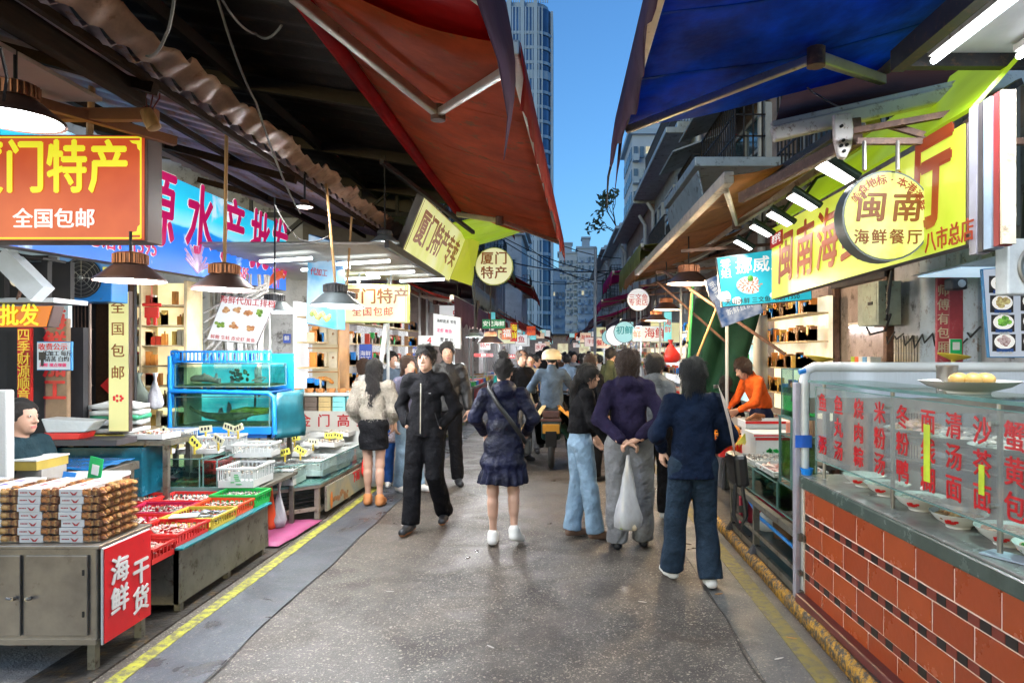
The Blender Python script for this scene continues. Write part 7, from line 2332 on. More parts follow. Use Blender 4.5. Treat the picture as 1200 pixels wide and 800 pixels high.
MB().bb(.065,2.2,-.01,.006,1.20,1.298).build('steel_strip',steel,t)
MB().bb(-.04,.065,-.045,-.034,.98,1.06).build('blue_tape',mat('blue_tape',(.02,.12,.55),.4),t)
MB().tube([(-.02,-.05,1.47),(.02,-.05,1.48)],.018,8).build('blue_clip',blu2_pl,t,smooth=True)
MB().lathe([(.03,0),(.042,.05),(.036,.05),(.026,.004)],14,c=(.03,-.05,.80)).build('blue_cup',blu2_pl,t)
t=thing('steam_table','steel steam table with rails behind the glass guard','steam table',(2.15,3.2,.91))
MB().bb(-.15,.8,-1.6,1.1,0,.12).build('table_body',steel,t,bevel=.004)
MB().bb(-.18,.85,-1.6,1.1,.27,.285).build('upper_shelf',steel,t)
m=MB()
for y in(-1.5,-.2,1.05):
 m.tube([(-.15,y,.12),(-.15,y,.27)],.01,8);m.tube([(.6,y,.12),(.6,y,.27)],.01,8)
m.build('shelf_post',steel,t,smooth=True)
m=MB()
for k in range(4):m.tube([(-.1+.25*k,1.0,.14),(.3+.2*k,-.9,.20)],.008,8)
m.build('rail',steel,t,smooth=True)
MB().bb(.83,.85,-1.6,1.1,.12,.62).build('back_splash',mat('misty_grey_steel',(.62,.62,.60),.4,.3,var=.2),t)
bowl_w=mat('bowl_porcelain',(.72,.70,.64),.2,var=.04)
def bowl(label,loc,r=.115,fill=None,seed=0,plate=False,printed=True,green=False):
 t=thing('plate' if plate else 'bowl',label,'plate' if plate else 'bowl',loc)
 h=r*(.28 if plate else.58)
 MB().lathe([(0.001,0),(r*.42,0),(r*.44,.01),(r*.8,h*.55),(r,h),(r*.97,h),(r*.76,h*.6),(r*.4,.02),(0.001,.018)],28).build('dish_body',bowl_w,t,smooth=True)
 if fill:
  rr=random.Random(seed)
  m=MB()
  for i in range(110 if not plate else 150):
   a=rr.uniform(0,6.28);q=r*.78*math.sqrt(rr.random())
   z=h*.72+(r*.28 if plate else r*.12)*(1-(q/(r*.8))**2)
   m.ball((q*math.cos(a),q*math.sin(a),z),r*.10*rr.uniform(.6,1.2),6,rr.randrange(len(fill)),sc=(1.3,1,.7))
  m.build('food',fill,t,kind='stuff')
 if printed and not plate:
  m=MB()
  a0=R(215)
  for k in range(5):
   a=a0+k*.09
   m.box(Matrix.Rotation(a,3,'Z')@Vector((r*.86,0,h*(.55+.05*math.sin(k*2)))),(.004,r*.13,r*(.16-.02*k)),rot=Matrix.Rotation(a,3,'Z')@Matrix.Rotation(.65,3,'Y'))
  m.build('rooster_print',redpap,t)
 return t
fo_br=[mat('braised_meat',(.26,.11,.04),.4,var=.4,scale=40),mat('tan_food',(.48,.28,.12),.4,var=.3,scale=40)]
fo_wh=[mat('white_food',(.62,.56,.46),.4,var=.15,scale=40),mat('grey_food',(.36,.33,.28),.4,var=.3,scale=40)]
fo_pk=[mat('pink_shrimp'),mat('peeled_shrimp',(.72,.45,.34),.4)]
fo_gr=[mat('chopped_green',(.06,.22,.03),.5,var=.4,scale=40),mat('peeled_shrimp')]
def C(y,dx):return(cx0+(y-cy0)*-.0375+dx,y,.909)
for i,(y,dx,r,fl,lab)in enumerate([(4.02,.20,.12,None,'empty pale bowl at the far end of the noodle counter'),(3.76,.20,.12,fo_wh,'bowl of white food, second from the far end of the counter'),(3.42,.19,.125,fo_wh,'bowl of grey white noodles in the middle of the counter'),(3.08,.17,.12,fo_br,'rooster bowl of braised brown meat behind the glass guard'),(2.80,.20,.125,fo_pk,'bowl heaped with peeled shrimp near the right edge'),(2.54,.18,.125,fo_gr,'rooster bowl of shrimp and chopped greens at the right picture edge'),(3.25,.48,.12,fo_wh,'second row bowl of pale soup behind the glass'),(2.9,.5,.12,fo_br,'second row bowl of brown stew behind the glass')]):
 bowl(lab,C(y,dx),r,fl,i)
for i,(x,y,fl,lab)in enumerate([(2.12,4.05,[fo_pk[1],fo_br[1]],'plate of small brown pieces at the far end of the steel shelf'),(2.15,3.68,fo_wh,'plate of white squid on the steel shelf'),(2.17,3.28,fo_wh,'wide plate heaped with grey white clams on the steel shelf'),(2.2,2.86,[fo_wh[1],fo_wh[0]],'plate heaped with grey shellfish on the steel shelf'),(2.22,2.46,fo_pk,'plate of pink shrimp at the near end of the steel shelf')]):
 bowl(lab,(x,y,1.196),.19,fl,30+i,plate=True)
b=bowl('shallow dish with golden balls on the glass top shelf',(1.90,2.98,1.518),.20,None,3,plate=True)
m=MB()
for i,(x,y)in enumerate([(-.07,-.04),(-.02,-.07),(.04,-.06),(.07,0),(-.03,.02),(.02,.0)]):
 m.ball((x,y,.062),.034,12,sc=(1.15,1,.85))
m.build('fried_balls',mat('golden_fried',(.62,.36,.10),.4,var=.2,bump=.2),b,smooth='all')
b.location=(1.78,2.98,1.518)
tag(MB().lathe([(0.001,0),(.045,0),(.045,.105),(.047,.108),(.047,.12),(0.001,.12)],24).build('steel_can',steel,smooth=True,loc=(1.80,3.18,1.518)),'small steel canister behind the golden balls dish','canister')
m=MB();m.box((0,0,0),(.10,.17,.006)).box((.02,-.16,0),(.07,.14,.006),rot=Matrix.Rotation(.4,3,'Z'))
m.build('paper_napkin',mat('pale_blue_film',(.45,.50,.58),.3,var=.2),loc=(1.72,2.62,.914),rz=.5,label='pale blue wrapping film lying on the counter',cat='wrapper')
m=MB();m.lathe([(0.001,0),(.09,0),(.1,.05),(.09,.085),(.03,.11),(0.001,.112)],20).tube([(0,0,.1),(-.1,.0,.14),(-.2,-.04,.16)],.008,6)
m.build('domed_cover',steel,smooth=True,loc=(1.86,3.18,.912),label='domed steel lid with handle behind the glass guard',cat='lid')
t=thing('tank_stand','dull steel frame carrying the low glass tanks on the right kerb','frame',(1.56,5.4,.10))
m=MB()
for y in(-.92,.05,.78):
 m.bb(-.022,.022,y-.022,y+.022,0,.40);m.bb(.62,.66,y-.022,y+.022,0,.40)
m.build('leg',steel_d,t)
m=MB().bar((0,-1.0,.40),(0,.82,.40),.05,.045).bar((.64,-1.0,.40),(.64,.82,.40),.05,.045).bar((0,-1.0,.40),(.64,-1,.40),.05,.045).bar((0,.8,.40),(.64,.8,.40),.05,.045)
m.bar((-.01,-1.0,.17),(-.01,.8,.17),.025,.03).bar((0,-1,.03),(0,.8,.03),.03,.05).build('rail',steel_d,t)
m=MB()
for y in(.05,.78):m.lathe([(.07,0),(.05,.03),(.025,.07),(.0,.07)],10,c=(0,y,.0))
m.build('foot',wdark,t)
MB().tube([(.10,-.95,.20),(.10,-.3,.215),(.10,.3,.22),(.12,.78,.30)],.014,8).build('blue_hose',blu2_pl,t,smooth=True)
MB().bb(.02,.62,-.98,.78,.035,.05).build('lower_shelf',mat('teal_steel_sheet',(.04,.09,.11),.3,.5,var=.3),t)
rnd=random.Random(12)
for i,(y,x)in enumerate([(-.6,.3),(-.15,.35),(.3,.3),(.55,.25)]):
 o=MB().lathe([(0.001,0),(.08,0),(.09,.12),(.05,.16),(0.001,.165)],12).build('jar',[wht_pl,steel_d,mat('brown_crock',(.16,.09,.05),.4),wht_pl][i],smooth=True,loc=(1.56+x,5.4+y,.152))
 tag(o,['white jar under the near glass tank','steel pot on the lower shelf of the tank frame','brown crock on the lower shelf of the tank frame','far white jar under the glass tanks'][i],'jar')
MB().bb(1.66,2.3,6.3,6.35,.1,.36).build('pink_board',mat('pink_red_panel',(.6,.05,.10),.5),label='pink red panel standing behind the tank frame',cat='panel')
tank('murky green tank at the near end of the right tank frame',(1.78,4.72,.545),.38,.56,.22,.85,water_g,fill=([mat('mossy_lump',(.22,.26,.08),.6,var=.4,scale=20)],26,.05,'ball',.06))
tank('long glass tank of crabs and shells on the right tank frame',(1.80,5.32,.545),.42,.60,.19,.6,water,fill=([mat('tan_crab',(.42,.26,.12),.5,var=.4,scale=20),g_shell[0]],70,.035,'ball',.07))
tank('farther glass tank of shells on the right tank frame',(1.80,5.90,.545),.42,.50,.19,.6,water,fill=(g_shell,70,.03,'ball',.07))
crate('white tray of shells laid over the farther glass tank',(1.82,5.92,.74),wht_pl,g_shell,sx=.40,sy=.42,h=.05,seed=71,r=.016,cat='tray')
crate('white tray of red shrimp laid over the middle glass tank',(1.82,5.40,.745),wht_pl,g_pink,sx=.40,sy=.44,h=.045,seed=72,r=.018,cat='tray',kind='fish',n=80)
pile('shellfish',None,1.64,1.98,4.95,5.2,.735,[g_clam[1],g_shell[2]],110,.018,'shell',77,.03)['kind']='stuff'
t0=tank('lower upright tank with mossy green water beside the white frame',(1.64,4.72,.82),.16,.26,.30,.85,water_g,fill=([mat('mossy_lump')],20,.03,'ball',.1))
tank('upper upright tank with green weed beside the white frame',(1.66,4.76,1.25),.16,.24,.33,.6,glass('green_water',(.25,.75,.4),.08),fill=([mat('dark_weed',(.03,.10,.04),.6)],30,.03,'ball',.1))
MB().bb(1.56,1.74,4.62,4.90,1.235,1.25).bb(1.56,1.575,4.62,4.64,.765,1.235).bb(1.72,1.735,4.86,4.88,.765,1.235).bb(1.56,1.575,4.87,4.885,.765,1.235).bb(1.56,1.74,4.60,4.90,.768,.782).build('acrylic_stand',gls_edge,label='small clear stand between the two upright tanks',cat='stand')
MB().box((1.70,4.9,1.14),(.14,.1,.12)).build('tub',mat('salmon_tub',(.8,.28,.18),.4),bevel=.01,label='salmon pink tub between the upright tanks',cat='tub')
MB().bb(1.55,1.62,5.95,6.0,.3,.35).build('clip',steel_d,label='small steel clip on the far frame post',cat='clip')
t=thing('vendor_table','low table carrying foam boxes and fruit on the right','table',(2.1,7.0,.1))
MB().bb(-.45,.55,-.75,.7,.52,.56).build('tabletop',steel_d,t)
m=MB()
for x in(-.4,.5):
 for y in(-.7,.65):m.bb(x-.02,x+.02,y-.02,y+.02,0,.52)
m.build('leg',steel_d,t)
t=thing('foam_box','white foam box with red trim and green leaf print on the right stall','box',(1.93,6.3,.665),.0)
MB().bb(-.17,.17,-.14,.14,0,.26).build('box_body',foam,t,bevel=.006)
MB().bb(-.19,.19,-.16,.16,.262,.30).build('lid',foam,t,bevel=.006)
MB().bb(-.192,.192,-.162,-.158,.275,.288).bb(-.172,.172,-.143,-.139,0,.022).bb(-.172,.172,-.143,-.139,.237,.262).build('red_trim',redpap,t)
m=MB()
rr=random.Random(1)
for i in range(14):m.box((rr.uniform(-.06,.06),-.143,.12+rr.uniform(-.03,.03)),(.035,.004,.022),rot=Matrix.Rotation(rr.uniform(-1,1),3,'Y'))
m.build('green_print',grn_pl,t);MB().box((-.10,-.142,.12),(.015,.003,.015)).box((.10,-.142,.12),(.015,.003,.015)).build('dot_print',t_blk,t)
MB().bb(1.62,2.3,6.12,6.48,.655,.663).bb(1.70,1.74,6.3,6.34,.1,.655).bb(2.2,2.24,6.3,6.34,.1,.655).build('table_end',steel_d,label='steel end shelf holding the foam box',cat='shelf')
t=thing('foam_box','open shallow foam box with red rim holding odds and ends on the right','box',(1.98,6.65,.97))
m=MB();hollow(m,-.22,.22,-.16,.16,0,.07,.015);m.build('box_body',foam,t,bevel=.004)
MB().bb(-.223,.223,-.164,-.16,.045,.07).build('red_trim',redpap,t)
MB().ball((-.1,0,.07),.06,10,sc=(1.4,1,.6)).tube([(-.18,-.02,.06),(-.1,-.05,.12),(0,0,.1)],.02,8).build('odds_and_ends',g_dry[2],t,smooth=True)
MB().bb(1.8,2.16,6.5,6.8,.66,.97).build('foam_box',foam,label='plain foam box under the shallow red rimmed one',cat='box',bevel=.008)
fruit=mat('orange_fruit',(.80,.30,.03),.45,var=.15,bump=.1)
for i,(x,y,z,s_)in enumerate([(1.72,7.1,.74,.09),(1.82,7.05,.735,.085),(1.76,7.28,.74,.09),(1.88,7.2,.74,.08),(1.80,7.15,.87,.08),(1.92,7.32,.745,.085)]):
 t=thing('pumpkin',['small orange pumpkin at the near left of the pile','orange pumpkin at the near right of the pile','orange pumpkin at the far left of the pile','orange pumpkin in the middle of the pile','orange pumpkin on top of the pile','farthest orange pumpkin of the pile'][i],'pumpkin',(x,y,z),i,'orange pumpkins on the right stall')
 m=MB()
 vs,fs=[],[]
 n=24
 for a in range(9):
  th=PI*a/8
  for k in range(n):
   ph=2*PI*k/n
   q=s_*math.sin(th)*(1+.07*math.cos(8*ph))
   vs.append((q*math.cos(ph),q*math.sin(ph),s_*.78*math.cos(th)))
 for a in range(8):
  for k in range(n):fs.append((a*n+k,(a+1)*n+k,(a+1)*n+(k+1)%n,a*n+(k+1)%n))
 m.add(vs,fs);m.build('flesh',fruit,t,smooth='all')
 MB().tube([(0,0,s_*.7),(.01,0,s_*.95)],.012,6).build('stalk',wood_d,t)
for i,(x,y,mm,lab)in enumerate([(1.86,7.75,mat('orange_crate_plastic',(.85,.33,.02),.4),'orange plastic crate behind the pumpkins'),(1.75,6.9,red_pl,'red tray with yellow sticks near the foam box'),(2.25,7.9,mat('violet_crate',(.10,.05,.40),.4),'violet crate in front of the orange vest vendor')]):
 crate(lab,(x,y,.66 if i else.66),mm,[g_pink,g_dry,g_pink][i],sx=.36,sy=.30,h=.14,seed=60+i,n=60,r=.025)
m=MB()
for i in range(5):m.tube([(1.70+.02*i,6.62,.80),(1.80+.01*i,6.66,.90)],.007,5)
m.build('yellow_sticks',card_y,label='bundle of yellow tags beside the foam box',cat='tags')
pile('meat_pieces',None,1.95,2.5,7.3,7.7,.78,[mat('pale_meat',(.62,.38,.33),.35,var=.3,scale=20),g_pink[1]],60,.05,'ball',61,.05)
MB().bb(1.9,2.55,7.25,7.75,.66,.76).build('meat_board',wht_pl,label='white board with meat pieces before the vendor',cat='board',bevel=.01)
t=thing('shop_wall','old grey shop wall with metal doors behind the noodle counter','wall',(3.3,6.2,.1))
MB().bb(0,.1,-2.4,.55,0,3.2).build('wall_lower',pla_m,t)
m=MB()
for y0,y1 in((-.85,-.42),(-.40,.02)):
 m.bb(-.03,0,y0,y1,0,2.45)
m.build('metal_door',mat('pale_blue_door',(.40,.46,.50),.5,.2,var=.15,wear=.3,wearcol=(.18,.14,.12)),t,bevel=.004)
m=MB()
for i in range(9):
 y=.08+i*.05
 m.bar((-.02,y,0),(-.02,y,1.75),.008)
for z in(.3,.6,.9,1.2,1.5,1.7):m.bar((-.02,.06,z),(-.02,.5,z),.008)
m.build('wire_grid',steel_d,t)
m=MB()
for i in range(9):
 for k in range(12):m.bb(-.012,0,.05+i*.055,.10+i*.055,.05+k*.14,.18+k*.14)
m.build('wall_tile',mat('cream_small_tile',(.50,.44,.36),.4,var=.15,wear=.25,wearcol=(.2,.15,.1)),t,kind='stuff')
m=MB()
rnd=random.Random(2)
for k in range(9):
 y=-.9+k*.17
 m.tube([(-.04,y,1.75+rnd.uniform(-.05,.05)),(-.07,y+.08,1.68+rnd.uniform(-.06,.04)),(-.04,y+.17,1.75)],.008,5)
m.build('loose_cable',wire_m,t,smooth=True)
MB().tube([(-.05,-.62,0),(-.05,-.62,2.4)],.018,8).build('conduit',pvc,t,smooth=True)
t=thing('meter_box','grey green electric meter cabinet on the old wall','meter box',(3.12,6.75,1.95))
MB().bb(-.12,.1,-.30,.15,0,.42).build('cabinet',mat('grey_green_enamel',(.36,.40,.33),.5,.2,var=.2,wear=.2,wearcol=(.2,.15,.1)),t,bevel=.008)
MB().bb(-.125,-.12,-.27,.02,.03,.39).build('door',mat('grey_green_enamel_b',(.33,.38,.30),.5,.2,var=.25,wear=.25,wearcol=(.2,.12,.08)),t)
MB().bb(-.13,-.125,-.2,-.1,.2,.23).build('handle',wdark,t)
m=MB()
for k in range(5):m.tube([(-.05,-.32,.05+.08*k),(-.08,-.40,.1+.05*k),(-.05,-.42,.5)],.012,6)
m.tube([(-.05,.1,.0),(-.06,.0,-.08),(-.05,-.3,-.05),(-.05,-.4,.1)],.012,6)
m.build('wiring',wire_m,t,smooth=True)
t=thing('open_kitchen','dark open kitchen doorway with a tube light left of the meter cabinet','doorway',(3.3,7.6,.1))
MB().bb(.5,.55,-.7,.7,0,2.6).build('back_wall',black_m,t)
MB().bb(-.03,.03,.55,.62,0,2.6).bb(-.03,.5,-.75,-.68,0,2.6).build('door_frame',rust,t)
MB().bb(-.05,.5,-.75,.62,2.35,2.6).build('lintel',wdark,t)
m=MB();rnd=random.Random(9)
for i in range(14):m.box((.35,-.6+i*.085,1.2+.1*(i%3)),(.06,.06,rnd.uniform(.08,.2)))
m.build('kitchen_goods',g_dry[2],t)
tube_light('thin white tube light inside the dark kitchen doorway',(3.35,7.0,1.98),(3.35,7.9,1.98),energy=6)
MB().bb(3.25,3.35,8.3,9.9,.1,3.0).build('wall_panel',pla_p,label='stained pink grey wall beside the orange vest vendor',cat='wall')
t=thing('wooden_shutters','worn wooden boards leaning on the pink grey wall','boards',(3.18,8.9,.1))
for i in range(7):
 o=MB().bb(-.02,.02,-.09,.09,0,2.2+.1*math.sin(i*2)).build('plank',mat('grey_pink_wood',(.34,.27,.23),.7,var=.35,scale=5,stretch=(8,8,1),bump=.3),t)
 o.location=(jitter(.03),-.65+i*.2,0);o.rotation_euler=(0,jitter(.03),0)
for i,(y,lab)in enumerate([(6.95,'lime carton'),(6.86,'red carton'),(6.77,'white carton with red print'),(6.68,'blue and white carton'),(6.58,'pale carton nearest the metal door')]):
 mm=[mat('lime_carton',(.40,.55,.03),.5),mat('red_orange_carton',(.7,.12,.03),.5),mat('white_carton',(.7,.68,.65),.5),mat('blue_carton',(.15,.35,.6),.5),mat('white_carton')][i]
 o=MB().bb(-.05,.05,-.04,.04,0,.23).build('carton',mm,bevel=.002,loc=(3.02,y,1.42))
 tag(o,f'{lab} in the row behind the white frame','carton')
 m=MB().bb(-.045,.045,-.042,-.040,.08,.14).build('printed_band',[redpap,card_y,redpap,wht_pl,mat('tan_carton')][i],o)
t=thing('prep_shelf','grey shelf behind the counter holding the row of cartons','shelf',(2.95,6.6,.1))
MB().bb(-.2,.3,-.5,.55,1.28,1.31).bb(-.18,-.15,-.48,-.45,0,1.28).bb(-.18,-.15,.5,.53,0,1.28).build('boards',steel_d,t)
for i,(px,py,Y)in enumerate([(960,424,5.2),(1117,422,4.75)]):
 p=P(px,py,Y)
 t=thing('sieve',['yellow plastic sieve on the white frame, left one','yellow plastic sieve on the white frame, below the green card'][i],'sieve',tuple(p))
 MB().lathe([(.02,0),(.10,.03),(.105,.035),(.10,.04),(.018,.01)],20,rot=Matrix.Rotation(.15,3,'Y')).build('rim',yel_pl,t,smooth=True)
 MB().bb(-.01,.01,-.01,.01,-.35,.0).build('handle',yel_pl,t)
t=thing('lamp_hood','white sheet hood with a lit strip over the right menu area','hood',tuple(P(1140,318,4.9)))
MB().prism([(-.30,0),(-.02,.07),(.45,.06),(.45,.0)],-.3,.3,rot=Matrix.Rotation(PI/2,3,'X')).build('hood',galv,t,bevel=.005)
MB().bb(-.25,.45,-.28,.28,-.012,-.004).build('lit_strip',lit('cool_strip',(.55,.75,.9),1.3),t)
t=thing('exhaust_fan','white square exhaust fan at the right picture edge','fan',tuple(P(1212,312,3.9)))
MB().bb(-.15,.2,0,.12,-.16,.16).build('casing',mat('white_enamel',(.62,.64,.66),.35),t,bevel=.01)
MB().lathe([(.10,-.0),(.13,-.006),(.135,-.015),(.12,-.02),(.10,-.012)],28,c=(.03,0,0),rot=Matrix.Rotation(-PI/2,3,'X')).build('ring',steel,t,smooth=True)
MB().lathe([(0.001,0),(.10,0),(.10,.004),(0.001,.004)],24,c=(.03,-.002,0),rot=Matrix.Rotation(-PI/2,3,'X')).build('dark_duct',pvc,t)
t=thing('camera_unit','small dark security camera above the red door panel','camera',tuple(P(1120,333,5.2)))
MB().box((0,0,0),(.12,.12,.09)).build('body',wdark,t,bevel=.015);MB().lathe([(0,0),(.03,0),(.026,.01),(0,.012)],14,c=(.01,-.062,0),rot=Matrix.Rotation(PI/2,3,'X')).build('lens',pvc,t)
MB().tube([(2.72,3.95,2.35),(2.70,3.9,2.6),(2.82,3.9,2.9),(2.86,3.9,3.1)],.05,10).build('thick_hose',wire_m,smooth=True,label='thick black hose curving up at the right edge',cat='hose')
MB().bb(2.75,3.1,3.4,3.9,2.45,3.2).build('blue_barrel',blu2_pl,bevel=.04,label='bright blue plastic box high at the right edge',cat='box')
m=MB()
for k in range(5):m.tube([P(1150,125+k*5,3.45),P(1153+2*k,140,3.43),P(1152+k,150+4*k,3.45)],.004,5)
m.build('red_wire',mat('pinkish_red_wire',(.6,.02,.08),.5),smooth=True,label='knot of pinkish red wire tied on the truss end',cat='wire')
g=subdiv_quad(P(815,350,8.6),P(893,330,8.6),P(858,468,8.8),P(800,462,9.2),14,10,lambda u,v:(.05*math.sin(u*14),.12*math.sin(u*11+v*2),0))
MB().sheet(g,.006).build('tarpaulin',grn_c,smooth='all',label='dark green tarpaulin hanging in folds on the right',cat='tarpaulin')
for i,(a,b,r_,mm,lab)in enumerate([(P(778,318,8),P(920,415,7.2),.018,rust,'long brown strut running down to the right below the warm lamp'),(P(770,330,8.5),P(850,400,8.3),.015,rust,'second brown strut crossing behind the first'),(P(812,330,8),P(803,500,8),.016,mat('green_pole',(.02,.22,.06),.5),'green pole standing by the pumpkins'),(P(812,320,8.05),P(806,400,8.02),.013,wood_l,'pale pole tied above the green one'),(P(698,290,18),P(697,430,18),.04,pvc,'grey pole under the magenta awnings'),(P(846,345,7.6),P(812,430,7.6),.012,wood_l,'thin pale pole leaning on the tarpaulin')]):
 MB().tube([a,b],r_,8).build('strut',mm,smooth=True,label=lab,cat='pole')
MB().tube([(2.75,9.4,.1),(2.75,9.4,2.2)],.10,12).build('wrapped_pipe',foam,smooth=True,label='white wrapped pipe standing at the stained wall',cat='pipe')
bag('red cloth bag hanging beside the green pole',(1.35+.2,9.6,1.55),(.16,.12,.32),red_pl)
bag('white film bag beside the red cloth bag',(1.75,9.5,1.5),(.12,.1,.3),bag_w)
t=thing('awning_support','thin metal bars holding the right awnings over the aisle','support',(1.9,9,2.6))
m=MB()
for y in(-2.2,-.4,1.4,3.4):
 m.bar((-.7,y,.1),(1.3,y,.25),.03);m.bar((-.6,y,.1),(.4,y+.5,.45),.025)
m.build('bar',rust,t)
for i,(pts,sg,lab)in enumerate([([P(250,-20,3.0),P(300,120,3.4),P(352,250,4.6)],.05,'grey wire sagging down under the black roof'),([P(205,-10,2.4),P(195,40,2.6),P(172,66,2.8)],.03,'looped wire over the curled canopy edge'),([P(330,30,3.2),P(300,40,3.5),P(255,-10,3.0)],.04,'thin cable loop beside the red awning arm'),([P(0,55,2.6),P(8,90,2.7),P(4,118,2.8)],.0,'twisted black cord above the big pendant lamp'),([P(935,88,4.2),P(960,112,4.1),P(1004,130,4.0)],.02,'thin wire drooping over the maroon tarpaulin'),([P(322,240,5.2),P(350,280,5.4),P(384,277,5.3)],.03,'pale wire looping to the narrow blue lightbox')]):
 wire('wire',pts,.006,wire_m if i in(3,)else mat('grey_wire',(.20,.19,.17),.5),lab,sg,cat='wire')
 #  the people
blk=fabric('black_cloth',(.0065,.0065,.008));blk2=fabric('black_leather',(.012,.012,.014),.5,spec=.5)
navy=fabric('navy_fleece',(.006,.013,.034));vel=fabric('navy_velvet',(.0015,.003,.013),.6,var=.5,scale=5,spec=.3,col2=(.003,.005,.026))
purp=fabric('violet_navy_cotton',(.017,.013,.038));jean_l=fabric('light_blue_denim',(.24,.36,.50),var=.3,scale=4);jean_d=fabric('dark_denim',(.018,.032,.052),var=.4,scale=4)
greyp=fabric('grey_sweat_cloth',(.20,.205,.22));fluffy=fabric('fluffy_cream_wool',(.46,.41,.34),.95,bump=1.0,bscale=70);olive=fabric('olive_cloth',(.07,.075,.035))
greyb=fabric('slate_blue_cloth',(.07,.10,.14));orng=fabric('orange_vest_cloth',(.75,.12,.02));tealc=fabric('teal_cloth',(.02,.25,.22));whc=fabric('white_cloth',(.6,.6,.58));khaki=fabric('khaki_cloth',(.24,.20,.13));jblue=fabric('blue_cloth',(.02,.07,.25))
tanl=mat('tan_suede',(.48,.19,.06),.6,var=.15);brl=mat('brown_suede',(.14,.08,.055),.7);blsh=mat('black_shoe',(.015,.016,.02),.5);whsh=mat('white_shoe',(.70,.69,.66),.5,var=.06)
strapm=mat('black_strap',(.015,.015,.015),.4)
def belt(name,pts,w,th,m,root):
 n=len(pts)
 g=[]
 for i,p in enumerate(pts):
  p=Vector(p)
  t=(Vector(pts[min(n-1,i+1)])-Vector(pts[max(0,i-1)])).normalized()
  out=Vector((p.x*.3,p.y,0));out=out.normalized()if out.length>1e-3 else Vector((0,1,0))
  s_=t.cross(out).normalized()*w/2
  g.append([p-s_,p+s_])
 return MB().sheet(g,th).build(name,m,root,smooth='all')
def at_px(px,Y):return((px-VX)*Y/FPX,Y,.012)
def ex_zip(root,J,s,hp):
 MB().bar((0,-.165,.90*s),(0,-.150,1.36*s),.008,.006).build('zip',mat('zip_metal',(.35,.35,.36),.3,.8),root)
 MB().box((.09,-.158,1.27*s),(.022,.004,.010)).build('chest_emblem',mat('grey_stitch',(.15,.15,.16)),root)
 for q in(-1,1):MB().bar((q*.165,-.125,.97*s),(q*.135,-.145,1.09*s),.008,.006).build('pocket_edge',blk2,root)
person('man in black zip jacket and black trousers walking towards the viewer, hands in pockets',at_px(499,6.55),-.12,1.74,dict(elL=(.265,.08,1.12),elR=(-.265,.08,1.12),wrL=(.165,-.05,.955),wrR=(-.165,-.05,.955),fdL=(-.3,-.3,-1),fdR=(.3,-.3,-1),knL=(.10,-.05,.50),anL=(.12,.20,.12),knR=(-.10,-.08,.49),anR=(-.09,-.16,.09),toeL=(.02,-.15,-.07)),'jacket',blk,.86,'trousers',blk,.088,.004,shoem=blsh,solem=tanl,hair='short',hands=False,extra=ex_zip,slv=.058,fold=.007)
person('woman with long black hair in a fluffy cream sweater and black skirt, seen from behind',at_px(438,7.5),PI+.12,1.60,dict(elL=(.25,-.02,1.14),wrL=(.19,-.16,.98),elR=(-.25,.02,1.12),wrR=(-.20,-.12,.96),anR=(-.07,.02,.085),anL=(.075,-.05,.085),knL=(.07,-.03,.48),knR=(-.07,-.01,.48)),'sweater',fluffy,.96,'skirt',blk,skirt_z=.66,shoem=tanl,solem=tanl,hair='long',slv=.066,fold=.009,headturn=.15,shoe_s=1.15,collar=False)
def ex_bag(root,J,s,hp):
 belt('strap',[(.13,.03,1.43),(.12,.105,1.38),(.03,.155,1.24),(-.08,.16,1.10),(-.17,.13,.97),(-.20,.05,.90)],.035,.006,strapm,root)
 MB().box((-.215,-.03,.86),(.05,.16,.13)).build('handbag',strapm,root,bevel=.015)
person('woman with hair bun in dark blue velvet dress and white trainers, back to viewer',at_px(590,5.95),PI-.03,1.62,dict(elL=(.27,-.01,1.16),wrL=(.19,-.17,1.0),elR=(-.27,-.01,1.16),wrR=(-.19,-.17,1.0),anL=(.10,-.04,.085),anR=(-.10,.02,.14),knR=(-.09,-.03,.50),toeR=(-.05,-.13,-.10)),'dress',vel,bottom=None,skirt_z=.575,shoem=whsh,solem=whsh,hair='bun',hood=True,extra=ex_bag,slv=.058,shoe_s=1.15,fold=.007)
person('woman with ponytail in a cropped black jacket and pale wide jeans, turned to the right',at_px(680,6.2),PI/2+.35,1.60,dict(hd=(.01,-.09,1.555),nb=(0,-.03,1.425),che=(0,-.01,1.26),shL=(.15,-.01,1.38),shR=(-.15,-.01,1.38),elL=(.20,-.04,1.13),elR=(-.20,-.06,1.14),wrL=(.16,-.22,.96),wrR=(-.16,-.22,.94),fdL=(.0,-.5,-1),fdR=(0,-.5,-1),anL=(.09,.05,.085),anR=(-.09,-.12,.085),knR=(-.09,-.06,.49),curl=.3),'jacket',blk,1.02,'trousers',jean_l,.084,.007,shoem=brl,solem=brl,hair='pony',slv=.058)
